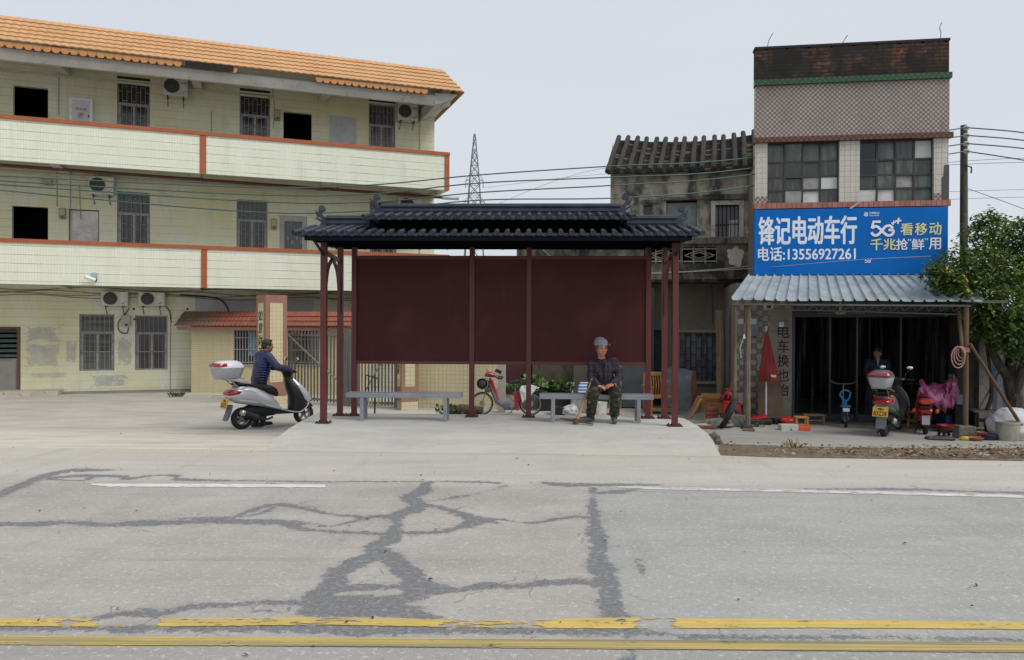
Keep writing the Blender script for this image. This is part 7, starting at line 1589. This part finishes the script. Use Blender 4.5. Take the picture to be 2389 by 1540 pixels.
# concrete slab leaning on the old house
p = at(1588, 950, 18.3); p.z = gz(p.x, p.y); t = thing('concrete_slab', 'broken grey concrete slab with a red brick edge leaning on the old house', 'slab', p, R(-9))
sl_ = [(-.36, 0), (.22, 0), (.25, .3), (.22, .55), (.26, .95), (.10, 1.0), (-.34, 1.02)]
MB().prism(sl_, -.05, .05).build('slab', mat('blue_grey_cement', (120, 126, 130), .9, layers=((2, (96, 102, 106), .42, .64), (7, (138, 142, 142), .55, .7)), bump=(9, .5)), t); MB().prism([(.22, 0), (.36, .02), (.32, .3), (.36, .6), (.34, .95), (.26, .95), (.22, .55), (.25, .3)], -.045, .045).build('brick_edge', brickm, t)
# wooden armchair
p = at(1538, 955, 17.6); p.z = gz(p.x, p.y); tw = mat('honey_wood', (168, 122, 62), .5, layers=(((20, 20, 3), (140, 98, 48), .45, .65),)); t = thing('armchair', 'slatted honey coloured wooden armchair behind the right shelter posts', 'chair', p, R(12))
MB().box(-.3, .3, -.28, .28, .36, .41).build('seat', tw, t, bev=.008); MB().box(-.28, .28, .22, .27, .84, .93).build('top_rail', tw, t, bev=.01)
for i in range(9): x = -.24 + .06 * i; MB().tube(spline([(x, .24, .41), (x, .2, .6), (x, .25, .85)], 4), .014, 6).build('slat', tw, t, smooth=True)
for s in (-1, 1):
    MB().box(s * .31 - .03, s * .31 + .03, -.3, .27, .60, .635).build('armrest', tw, t, bev=.01); MB().tube(spline([(s * .3, -.26, .0), (s * .3, -.27, .35), (s * .3, -.24, .6)], 4), .022, 8).build('leg', tw, t, smooth=True); MB().tube([(s * .28, .25, 0), (s * .28, .25, .9)], .022, 8).build('leg', tw, t)
MB().box(-.3, .3, -.28, .26, .1, .14).build('lower_rail', tw, t)
# buckets and tubs
def bucket(label, px, py, D, r0, r1, h, mt, fill=None, handle=True, cat='bucket', rz=0, name='bucket', grp=None):
    p = at(px, py, D) if D else G(px, py); p.z = gz(p.x, p.y); t = thing(name, label, cat, p, rz, grp)
    MB().lathe([(r0, 0), (r1, h * .9), (r1 * 1.06, h * .9), (r1 * 1.06, h), (r1 * .95, h), (r1 * .93, h * .86), (0, h * .84)], 24).build('body', mt, t, smooth=True)
    if handle: MB().tube([(r1 * math.cos(a) * 1.02, -r1 * .7 * math.sin(a), h * .9 - r1 * .9 * math.sin(a)) for a in [i * math.pi / 10 for i in range(11)]], .006, 6).build('handle', alloy, t)
    if fill: MB().lathe([(r1 * .92, h * .9), (r1 * .5, h * .93), (0, h * .92)], 16).build('contents', fill, t, smooth=True)
    return t
whb = mat('off_white_bucket', (190, 190, 184), .5, layers=((5, (168, 166, 158), .45, .66),)); 
tb = bucket('off-white bucket with a wire handle right of the black cabbage tray', 1324, 950, 18.6, .12, .15, .33, whb); tb.location.z += .28
block('foam_box', 'low pale box under the off-white bucket', 'box', 1324, 950, 18.6, (.42, .4, .28), foam)
bucket('white paint bucket with a printed label behind the seated woman', 1400, 950, 17.2, .14, .15, .28, mat('paint_bucket', (200, 200, 198), .4, layers=(((4, 4, 9), (188, 130, 106), .58, .62, .8), ((3, 3, 7), (60, 60, 70), .66, .68, .8))), cat='bucket')
bucket('dark low tub standing behind the right bench', 1308, 953, 17.2, .2, .25, .17, blackp, handle=False, cat='tub', name='tub')
m = crumple(.18, .14, .13, 77); o = m.build('plastic_bag', mat('white_plastic_bag', (186, 188, 192), .35, layers=((14, (150, 152, 158), .45, .6),)), loc=Vector((at(1330, 953, 17).x, 17, gz(at(1330, 953, 17).x, 17)))); tag(o, 'crumpled white plastic bag beside the dark tub', 'bag')
block('foam_box', 'grey-white foam box under the blue striped bag', 'box', 1357, 952, 17.6, (.5, .35, .36), foam)
def stripes():
    q = NT('blue_white_stripes'); f = q.math('LESS_THAN', q.math('FRACT', q.math('MULTIPLY', q.xyz()[2], 14)), .52); q.l(q.mix(f, (206, 212, 220), (52, 112, 176)), q.p.inputs['Base Color']); return q.m
p = at(1366, 940, 17.6); p.z = gz(p.x, p.y) + .36; o = MB().loft([[Vector((x * k, y * k, z)) for x, y in ((-.17, -.1), (.17, -.12), (.17, .1), (-.17, .1))] for k, z in ((.95, 0), (1.1, .12), (1, .25), (.8, .33))]).build('striped_bag', stripes(), loc=p, bev=.02); tag(o, 'blue and white striped bag on a foam box left of the seated woman', 'bag')
redpl = mat('red_plastic', (186, 40, 34), .4, layers=((4, (168, 34, 30), .4, .7),))
p = at(1430, 948, 17.2); p.z = gz(p.x, p.y); m = MB().lathe([(.16, 0), (.16, .02), (.1, .03), (.05, .24), (.02, .3)], 18); o = m.build('traffic_cone', redpl, loc=p, smooth=True); tag(o, 'small red plastic cone on the ground right of the seated woman', 'cone')
# in front of the shop, from left to right
p = at(1652, 962, 16.6); p.z = gz(p.x, p.y) + .12; card = mat('cardboard', (166, 126, 84), .85, layers=((4, (150, 112, 74), .4, .7),))
t = thing('cardboard_box', 'flattened open cardboard box leaning against the free-standing log', 'cardboard box', p, R(-22)); MB().obox((.1, 0, .24), (.5, .03, .42), (R(12), 0, 0)).build('side', card, t); MB().obox((-.22, -.08, .2), (.03, .34, .44), (R(0), R(28), R(-20))).build('side', card, t); MB().prism([(-.4, -.1), (-.34, -.1), (-.1, .32), (-.16, .36)], -.3, -.05).build('flap', card, t); q_ = MB()
for k, z in enumerate((.33, .29, .20)): 
    for i in range(7 if k < 2 else 4): q_.obox((-.04 + .05 * i + .1 * (k == 2), -.035 - .012 * (z - .24) * 5, z), (.035, .004, .016), (R(12), 0, 0))
q_.build('printing', mat('box_print', (92, 64, 40), .8), t)
p = at(1706, 972, 15.9); p.z = gz(p.x, p.y); t = thing('plastic_stool', 'red plastic stool with a blue and white label behind the leaning tyre', 'stool', p, R(-12), 'stools around the shop')
MB().box(-.17, .17, -.17, .17, .44, .47).build('seat', redpl, t, bev=.012)
for s in (-1, 1): MB().loft([[Vector((s * (.165 + k), y * (1 + k), z)) for y in (-.17, .17)] + [Vector((s * (.15 + k), y * (1 + k), z)) for y in (.17, -.17)] for k, z in ((.0, .44), (.05, .0))]).build('leg', redpl, t)
MB().loft([[Vector((x * (1 + k * 2), -.165 - k, z)) for x in (-.17, .17)] + [Vector((x * (1 + k * 2), -.15 - k, z)) for x in (.17, -.17)] for k, z in ((.0, .44), (.05, .06))]).build('front_panel', redpl, t); MB().box(-.1, .12, -.205, -.195, .14, .32).build('label', mat('blue_label_dark', (46, 60, 130), .5, layers=((6, (190, 196, 210), .52, .6),)), t)
mm = crumple(.22, .18, .2, 41, 34, 20); o = mm.build('plastic_bundle', mat('dark_red_sheet', (132, 28, 42), .35, layers=((5, (96, 22, 32), .4, .6), (7, (190, 150, 156), .62, .68, .8))), loc=Vector((at(1702, 925, 16.5).x, 16.5, gz(5, 16.5) + .35)), smooth=True); tag(o, 'crumpled dark red plastic bundle on the junk heap under the old window', 'bundle')
for lb, px, py, D, sz, mt, dz, rz in (('dark low crate in the junk heap behind the red stool', 1712, 960, 16.7, (.5, .4, .36), blackbox, 0, .2), ('dusty grey sack in the junk heap beside the log post', 1725, 940, 16.5, (.36, .3, .26), mat('grey_sack', (120, 116, 112), .9), .36, .5)): block('junk_box', lb, 'box', px, py, D, sz, mt, rz, dz, .05)
p = at(1698, 990, 15.15); p.z = gz(p.x, p.y); o = MB().lathe([(.27, -.05), (.29, -.055), (.315, -.03), (.322, 0), (.315, .03), (.29, .055), (.27, .05), (.26, 0), (.27, -.05)], 36, (0, 0, 0), Matrix.Rotation(R(90), 3, 'Y')).build('tyre', rubber, loc=p + Vector((0, 0, .30)), smooth=True); o.rotation_euler = (0, R(26), R(-13)); tag(o, 'black tyre leaning on the left concrete block', 'tyre')
p = at(1697, 930, 16.2); q = at(1713, 868, 16.4); o = MB().tube([(0, 0, 0), q - p], .014, 6).build('broom_stick', mat('dull_red_rod', (132, 52, 48)), loc=p); tag(o, 'thin red broom stick leaning behind the left awning posts', 'stick')
p = SP.M @ SP.hit(1787, 860, -.75); p.z = gz(p.x, p.y); t = thing('parasol', 'closed red parasol standing against the painted pier', 'parasol', p, SP.a); umb = mat('red_parasol_cloth', (136, 40, 44), .8, layers=(((14, 14, .8), (96, 27, 32), .42, .66), (3, (152, 56, 58), .5, .7, .5)))
zt_ = at(1785, 765, p.y).z - p.z; zb_ = at(1785, 889, p.y).z - p.z; n = 20; rings_ = []
for f, rr in ((0, .155), (.04, .165), (.3, .13), (.65, .075), (.92, .025), (1, .008)):
    rings_.append([Vector((.05 * (1 - f) + rr * (1 + .22 * math.cos(k * 5)) * math.cos(2 * math.pi * k / n), rr * (1 + .22 * math.cos(k * 5)) * math.sin(2 * math.pi * k / n), zb_ + (zt_ - zb_) * f)) for k in range(n)])
MB().loft(rings_).build('canopy', umb, t, smooth=True); MB().tube([(0, 0, 0), (0, 0, zt_ + .04)], .02, 8).build('pole', mat('white_parasol_pole', (186, 190, 200), .4), t); flat_text('BEER', (.02, .16, zb_ + .12, zb_ + .17), -.165, mat('pale_print', (206, 180, 176), .7), t, 'lettering', bold=.02) if False else MB().prism([(.02, zb_ + .10), (.17, zb_ + .09), (.17, zb_ + .135), (.02, zb_ + .145)], -.168, -.155).build('pale_band', mat('pale_print', (206, 180, 176), .7), t)
a = SP.M @ SP.hit(1803, 972, -.35); a.z = gz(a.x, a.y); b = SP.M @ SP.hit(1797, 885, -.08); simple('shovel', 'shovel leaning on the painted pier behind the parasol', 'shovel', a, [('handle', MB().tube([(0, 0, .22), b - a], .014, 8), wood, S), ('blade', MB().loft([ring(0, .09, -.004, .004, p=3), ring(.1, .1, -.004, .004, p=3), ring(.24, .05, -.01, .01, p=3)]), mat('rusty_iron', (92, 74, 60)), S)])
block('plywood_sheet', 'brown board leaning on the tiled pier behind the parasol', 'board', 1797, 975, 16.35, (.5, .02, 1.0), mat('brown_board', (104, 88, 74), .85, layers=((3, (86, 72, 60), .42, .65),)), SP.a, rot=(R(-9), 0, SP.a))
def stool(label, p, rz, w, d, h, mt, grp='stools around the shop'):
    t = thing('wooden_stool', label, 'stool', p, rz, grp); MB().box(-w / 2, w / 2, -d / 2, d / 2, h - .03, h).build('seat', mt, t, bev=.004)
    for x in (-1, 1):
        for y in (-1, 1): MB().bar((x * (w / 2 - .02), y * (d / 2 - .02), 0), (x * (w / 2 - .03), y * (d / 2 - .03), h - .03), .035, .035).build('leg', mt, t)
    
    for y in (-d / 2 + .01, d / 2 - .03): MB().box(-w / 2 + .03, w / 2 - .03, y, y + .02, h * .38, h * .48).build('stretcher', mt, t)
    return t
pine = mat('pine_wood', (176, 124, 74), .6, layers=(((16, 16, 3), (150, 102, 58), .45, .65),)); oldw = mat('old_brown_wood', (122, 98, 70), .75, layers=(((16, 16, 3), (98, 78, 56), .45, .65),))
stool('small pine stool above an orange box in front of the shop', G(1868, 1003), -.1, .26, .2, .27, pine); stool('pine stool between the grey scooter and the red moped', G(2125, 996), .15, .36, .28, .34, pine)
q = SP.M @ SP.hit(1897, 975, -.35); q.z = gz(q.x, q.y); stool('low old brown bench against the shop doorway', q, SP.a, .42, .26, .22, oldw)
orm = mat('orange_plastic', (214, 88, 48), .5)
block('plastic_box', 'orange plastic box on the ground under the small pine stool', 'box', 1874, 1005, 0, (.22, .16, .09), orm, -.08); block('carton', 'white and teal carton left of the small pine stool', 'carton', 1838, 1004, 0, (.34, .2, .12), mat('teal_white_carton', (176, 176, 170), .8, layers=(((2.4, 1, 1), (60, 112, 116), .56, .58),)), .03)
mm = crumple(.17, .12, .1, 51); g_ = G(1838, 992); o = mm.build('plastic_bag', redpl, loc=g_, smooth=True); tag(o, 'scrunched red plastic bag on the ground beside the parasol foot', 'bag')
g_ = SP.M @ SP.hit(1766, 975, -.8); g_.z = gz(g_.x, g_.y) + .1; simple('dustpan', 'red plastic scoop lying on dark clutter between awning post and parasol', 'dustpan', g_, [('scoop', MB().loft([ring(-.2, .12, .0, .02, p=4), ring(-.05, .14, .0, .05, p=4), ring(.16, .15, .02, .1, p=4)]), redpl, S)]); block('dark_bag', 'dark bag under the red scoop', 'bag', 1770, 982, 16.1, (.5, .3, .12), blackbox, 0, 0, .04)
block('clutter_tray', 'black tray of oddments left of the low brown bench', 'tray', 1822, 985, 16.3, (.4, .26, .12), blackbox, .1)
block('tin', 'dark blue tin beside the left concrete block', 'tin', 1742, 1001, 0, (.2, .12, .08), mat('dark_blue_tin', (48, 52, 84), .4), .1); block('wood_scrap', 'brown scrap of wood in front of the left concrete block', 'wood scrap', 1746, 1006, 0, (.22, .1, .05), oldw, -.2)
q = SP.M @ SP.hit(2215, 985, -.55); q.z = gz(q.x, q.y)
def basin(label, loc, r, h, mt, cat='basin'): 
    t = MB().lathe([(r * .8, 0), (r, h * .92), (r * 1.06, h), (r * 1.04, h + .006), (r * .95, h * .9), (r * .76, .015), (0, .012)], 24).build('basin', mt, loc=loc, smooth=True); return tag(t, label, cat, 'plastic basins by the shop')
basin('wide red basin on the floor right of the red moped', q, .24, .13, mat('deep_red_plastic', (160, 44, 42), .4)); block('crate', 'blue plastic crate behind the wide red basin', 'crate', 2216, 985, 16.2, (.36, .26, .3), mat('blue_plastic', (40, 62, 116), .5), .1); block('cardboard_sheet', 'brown cardboard sheet standing behind the pink cover', 'cardboard', 2235, 960, 16.4, (.4, .05, 1.15), mat('brown_board', (104, 88, 74)), -.15, .0); block('crate', 'pale blue box on the shelf beside the pink cover', 'crate', 2237, 945, 16.0, (.2, .2, .2), mat('pale_blue_box', (92, 116, 130), .5), -.1, .55); block('shelf_stand', 'dark stand carrying the pale blue box', 'stand', 2237, 975, 16.05, (.28, .26, .54), mat('recess_black', (22, 20, 22)), -.1)
basin('dark blue basin in front of the white plant pot', G(2306, 1026), .14, .1, mat('navy_plastic', (40, 46, 74), .45)); basin('terracotta dish left of the dark blue basin', G(2276, 1028), .13, .06, mat('terracotta', (148, 92, 70), .8)); basin('small coral red dish behind the dark blue basin', G(2290, 1017), .1, .07, mat('coral_plastic', (190, 84, 74), .5))
bucket('wide grey-white plant pot with dry soil beside the white sack', 2350, 1027, 0, .18, .205, .36, mat('stained_white_pot', (156, 154, 142), .7, layers=((4, (128, 126, 114), .42, .66), ((3, 3, 9), (104, 100, 90), .6, .74, .6))), mat('bare_earth', (122, 106, 86)), False, 'plant pot', name='plant_pot')
o0 = at(2362, 1000, 15.3); o0.z = gz(o0.x, o0.y); m = MB().ell((0, 0, .2), (.48, .34, .34), nu=40, nv=24); m.V = [tuple(Vector(v) * (1 + .12 * noise.noise((v[0] * 4, v[1] * 4, v[2] * 5)) + .05 * noise.noise((v[0] * 13, v[1] * 13, v[2] * 11)))) for v in m.V]; m.V = [(v[0], v[1], max(0, v[2])) for v in m.V]; o = m.build('sack', mat('white_woven_sack', (190, 192, 194), .6, layers=((3, (164, 166, 170), .42, .66), (14, (206, 208, 210), .55, .7, .6)), bump=(10, .9)), loc=o0, smooth=True); tag(o, 'big white woven sack slumped behind the plant pot', 'sack')
o1 = G(2388, 1026); m = MB().ell((0, 0, .1), (.3, .2, .16), nu=30, nv=16); m.V = [tuple(Vector(v) * (1 + .22 * noise.noise((v[0] * 6, v[1] * 6, v[2] * 7 + 4)))) for v in m.V]; m.V = [(v[0], v[1], max(0, v[2])) for v in m.V]; o = m.build('sack', mat('white_woven_sack', (190, 192, 194)), loc=o1, smooth=True); tag(o, 'smaller white sack lying at the right edge under the leaning pole', 'sack')
block('rubber_mat', 'folded dark grey rubber sheet on the apron', 'mat', 2192, 1026, 0, (.5, .2, .06), mat('dark_rubber_sheet', (54, 56, 60), .7, layers=((9, (70, 72, 76), .45, .65),)), -.1, 0, .025); stool('tiny black metal stool behind the folded rubber sheet', G(2207, 1018), .1, .26, .2, .12, blk)
mm = crumple(.11, .07, .04, 61); o = mm.build('yellow_rag', mat('yellow_cloth', (196, 162, 36), .8), loc=G(2252, 1027), smooth=True); tag(o, 'bright yellow rag on the ground before the right concrete block', 'rag')
p = at(2300, 985, 16.0); p.z = gz(p.x, p.y); t = thing('work_table', 'low dark metal table with a pale top behind the leaning pole', 'table', p, -.1); MB().box(-.35, .3, -.25, .25, .40, .43).build('top', mat('pale_table_top', (104, 104, 102), .5), t)
for x in (-.31, .26):
    for y in (-.2, .2): MB().box(x - .02, x + .02, y - .02, y + .02, 0, .40).build('leg', blk, t)
MB().box(-.31, .26, -.2, .2, .2, .23).build('shelf', blk, t); basin('small red bowl on the ground behind the plant pot', Vector((at(2325, 985, 15.6).x, 15.6, gz(9, 15.6) + .24)), .13, .09, redpl); block('stump_box', 'dark low box under the small red bowl', 'box', 2325, 990, 15.6, (.34, .3, .24), blackbox)
basin('bright blue bowl hanging on the grey sheet wall', SWL.M @ SWL.hit(2312, 876, -.06), .10, .08, mat('cyan_plastic', (40, 120, 160), .4))
# leaning poles and rope
a = PRB + Vector((.03, -.08, -.75)); b = G(2400, 1022); pole('prop_pole', 'long brown pole leaning from the right awning post down to the right edge', 'pole', b, a, .035, .028, woodb)
a = at(2283, 945, 15.9); b = at(2368, 800, 16.3); a.z = gz(a.x, a.y) + .45; pole('bamboo_pole', 'thin grey bamboo pole leaning on the tree', 'pole', a, b, .018, .014, wood)
m = MB(); c = PRB + Vector((0, -.07, 0)); 
for k in range(4):
    P_ = []; rr = .115 + .015 * k
    for i in range(15): u = i / 14 * 2 * math.pi; P_.append((-.10 - .035 * k + rr * .62 * math.sin(u) * (1 + .1 * k) - .02, -.02 * k, -.20 - .03 * k + rr * math.cos(u) * .95 * (1 + .12 * k)))
    m.tube(P_, .011, 6)
for k in range(4): m.tube([(.065 * math.cos(u), .065 * math.sin(u) + .07, -.12 - .022 * k) for u in [i * .45 for i in range(15)]], .011, 6)
o = m.build('rope', mat('dusty_pink_rope', (176, 140, 130), .9, layers=((40, (150, 112, 104), .45, .6),)), loc=c + Vector((0, 0, -.72)), smooth=True); tag(o, 'dusty pink rope coiled around the right awning post', 'rope')
# meters on the pier
for lb, px in (('electricity meter left of the log awning post', 1727), ('electricity meter right of the log awning post', 1757)):
    v = SP.hit(px, 780, -.1); t = thing('electricity_meter', lb, 'meter', SP.M @ Vector((v.x, -.02, SP.hit(px, 782, -.1).z)), SP.a, 'electricity meters'); MB().box(-.1, .1, -.14, 0, -.02, .42).build('case', mat('meter_grey', (104, 108, 112), .4), t, bev=.008); MB().box(-.07, .05, -.15, -.139, .24, .36).build('dial_window', mat('meter_dial', (170, 174, 176), .3), t); MB().tube([(.08, -.05, -.02), (.08, -.05, -.1), (.16, -.05, -.1)], .014, 6).build('conduit', cabg, t)
v = SP.M @ SP.hit(1792, 716, -.04); t = thing('switch_box', 'small cream switch box under the awning above the pier', 'switch box', v, SP.a); MB().box(-.09, .09, -.08, .02, -.07, .09).build('case', mat('cream_duct', (204, 204, 186)), t, bev=.005); MB().box(-.05, .04, -.088, -.079, -.03, .03).build('window', cab, t)
v = SP.M @ SP.hit(1822, 757, -.06); t = thing('wall_socket', 'white wall socket on the lettered pier', 'socket', v, SP.a); MB().box(-.045, .045, -.03, .04, -.05, .05).build('plate', whitep, t, bev=.004); MB().box(-.02, .02, -.036, -.029, -.0, .02).build('slots', cab, t)
MB_ = MB().tube([SP.M @ SP.hit(1732, 700, -.06) - v, SP.M @ SP.hit(1770, 735, -.05) - v, Vector((0, 0, .02))], .008, 5).build('cord', cabg, loc=v); tag(MB_, 'pale cord running down across the pier to the wall socket', 'cord')
v = at(1746, 757, 15.3); t = thing('hand_bell', 'small silver bell with green ribbon hanging on the left awning post', 'bell', v); MB().lathe([(.0, .07), (.015, .06), (.03, .0), (.04, -.03), (.035, -.03), (0, .02)], 14, (-.12, -.1, -.25)).build('bell', chrome, t, smooth=True); MB().tube([(-.12, -.1, -.18), (-.12, -.1, .02)], .02, 6).build('grip', mat('brown_grip', (124, 70, 46), .7), t); MB().tube(spline([(-.13, -.1, -.27), (-.2, -.1, -.48), (-.17, -.1, -.66)], 4), [.018, .012, .012, .012, .014, .014, .014, .014, .02], 5).build('ribbon', mat('pale_green_ribbon', (134, 172, 140), .7), t)
# drain cover, twigs
for i, (px, py, s) in enumerate(((1225, 1288, .05), (2080, 1277, .07), (2120, 1274, .05), (165, 1285, .05))): pass
sc_ = [mat('dark_leaf_scrap', (58, 52, 48), .9), mat('pale_paper', (206, 204, 198), .8)]
m = MB(); r_ = random.Random(31)
for i in range(95):
    px, py = r_.uniform(0, 2388), r_.choice([r_.uniform(1000, 1120), r_.uniform(1000, 1540)])
    c = G(px, py) if (py < 1048 and (px < 600 or px > 1700)) else on(px, py, .006)
    if 600 < px < 1700 and py < 1056: c.z = .08 if c.y > 11 else .05
    c.z += .004; s = r_.uniform(.006, .022); a = r_.random() * 6.28; u = Vector((math.cos(a), math.sin(a), .15)) * s; v = Vector((-math.sin(a), math.cos(a), .1)) * s * .5; m.add([c - u, c - v, c + u, c + v + Vector((0, 0, s * .3))], [(0, 1, 2), (0, 2, 3)], 0 if r_.random() < .85 else 1)
o = m.build('ground_litter', sc_); o['kind'] = 'stuff'
# ================================================================== tree at the right edge
tb = at(2368, 968, 15.8); tb.z = gz(tb.x, tb.y)
tree = thing('tree', 'leafy tree with several dark stems hanging over the right end of the awning', 'tree', tb)
bark = mat('dark_tree_bark', (70, 62, 52), .95, layers=((8, (48, 43, 37), .42, .62), ((4, 4, 2), (98, 92, 80), .58, .72, .7)), bump=(16, .8))
TP = lambda px, py, dy=0.: at(px, py, tb.y + dy) - tb
m = MB(); limbs = [([(2368, 975, 0), (2366, 930, 0), (2355, 880, 0), (2362, 830, .1), (2372, 760, .2), (2378, 680, .2), (2380, 600, .3)], .17, .05), ([(2355, 885, 0), (2330, 850, -.1), (2305, 800, -.2), (2292, 760, -.3), (2278, 700, -.4), (2262, 640, -.5)], .10, .03), ([(2358, 850, .0), (2345, 800, .0), (2336, 755, .1), (2325, 700, .2), (2318, 620, .2), (2312, 560, .2)], .08, .03), ([(2362, 930, 0), (2385, 860, -.2), (2400, 790, -.3), (2420, 700, -.4), (2440, 620, -.3)], .11, .04), ([(2295, 770, -.3), (2270, 740, -.5), (2235, 720, -.7), (2205, 680, -.8)], .05, .02), ([(2300, 960, .15), (2312, 920, .1), (2308, 860, .1), (2300, 800, .0), (2296, 740, .1)], .045, .02), ([(2378, 700, .2), (2350, 650, .5), (2330, 600, .7)], .05, .02), ([(2318, 650, .2), (2290, 600, .1), (2265, 560, -.2)], .035, .015), ([(2205, 690, -.8), (2185, 645, -.8), (2172, 625, -.8)], .02, .01)]
for L, r0, r1 in limbs:
    P_ = spline([TP(*q) for q in L], 5); n = len(P_); m.tube(P_, [r0 + (r1 - r0) * i / (n - 1) for i in range(n)], 9)
m.build('trunk', bark, tree, smooth=True)
lm = []
for i, (c1, c2) in enumerate((((80, 102, 50), (62, 82, 42)), ((106, 126, 62), (86, 108, 53)), ((50, 68, 38), (38, 54, 30)), ((170, 150, 58), (140, 128, 52)))):
    q = NT('tree_leaf_%s' % 'abcd'[i]); q.l(q.mix(q.noise(5, .4, .65), c1, c2), q.p.inputs['Base Color']); q.p.inputs['Roughness'].default_value = .42; q.p.inputs['Specular IOR Level'].default_value = .45
    tl_ = q.n('ShaderNodeBsdfTranslucent'); tl_.inputs[0].default_value = lin((120, 150, 50)) + (1,); ms = q.n('ShaderNodeMixShader'); ms.inputs[0].default_value = .18; q.l(q.p.outputs[0], ms.inputs[1]); q.l(tl_.outputs[0], ms.inputs[2]); q.l(ms.outputs[0], q.out.inputs[0]); lm.append(q.m)
g_ = random.Random(5); m = MB()
clumps = [(2300, 545, 0, .42), (2345, 560, .2, .45), (2385, 560, .3, .5), (2420, 560, 0, .5), (2270, 580, -.2, .4), (2235, 600, -.5, .34), (2260, 640, -.4, .45), (2300, 620, -.3, .5), (2350, 630, -.2, .5), (2395, 640, 0, .55), (2205, 640, -.7, .28), (2185, 632, -.8, .24), (2222, 668, -.7, .34), (2260, 690, -.6, .42), (2300, 690, -.5, .5), (2350, 700, -.4, .5), (2400, 710, -.3, .5), (2305, 735, -.4, .34), (2345, 755, -.4, .36), (2385, 770, -.3, .4), (2290, 765, -.45, .2), (2330, 790, -.4, .2), (2310, 510, .1, .2), (2290, 520, .2, .26), (2360, 520, .3, .25), (2330, 590, .5, .5), (2380, 600, .6, .5), (2270, 660, .3, .4), (2300, 650, .5, .45), (2360, 680, .6, .5), (2200, 655, -.75, .2), (2178, 615, -.8, .12), (2240, 640, -.2, .3), (2440, 640, 0, .6), (2440, 730, 0, .6), (2320, 760, -.5, .34), (2365, 790, -.5, .34), (2390, 810, -.4, .3), (2280, 740, -.5, .3), (2345, 720, -.6, .4)]
for px, py, dy, r in clumps:
    c = TP(px, py, dy)
    for k in range(int(104 * r / .4)):
        d = Vector((g_.gauss(0, 1), g_.gauss(0, 1), g_.gauss(0, .75))).normalized() * r * (g_.random() ** .45); e = c + d
        ax = Vector((d.x + g_.uniform(-.3, .3), d.y + g_.uniform(-.3, .3), g_.uniform(-.7, .25))).normalized(); mi = g_.choice([0, 0, 0, 1, 1, 2, 2]) if g_.random() > .012 else 3
        for j in range(4):            # a spray of leaflets
            o_ = e + ax * (.05 * j); sd = ax.cross(Vector((0, 0, 1))).normalized() * (1 if j % 2 else -1); dr = (ax * .5 + sd + Vector((0, 0, g_.uniform(-.5, .1)))).normalized(); s = g_.uniform(.07, .13); nrm = dr.cross(Vector((g_.uniform(-.5, .5), g_.uniform(-.5, .5), 1))).normalized() * s * .27; dn = Vector((0, 0, -s * .12))
            m.add([o_, o_ + dr * s * .35 + nrm, o_ + dr * s + dn, o_ + dr * s * .35 - nrm], [(0, 1, 2, 3)], mi)
m.build('crown', lm, tree)
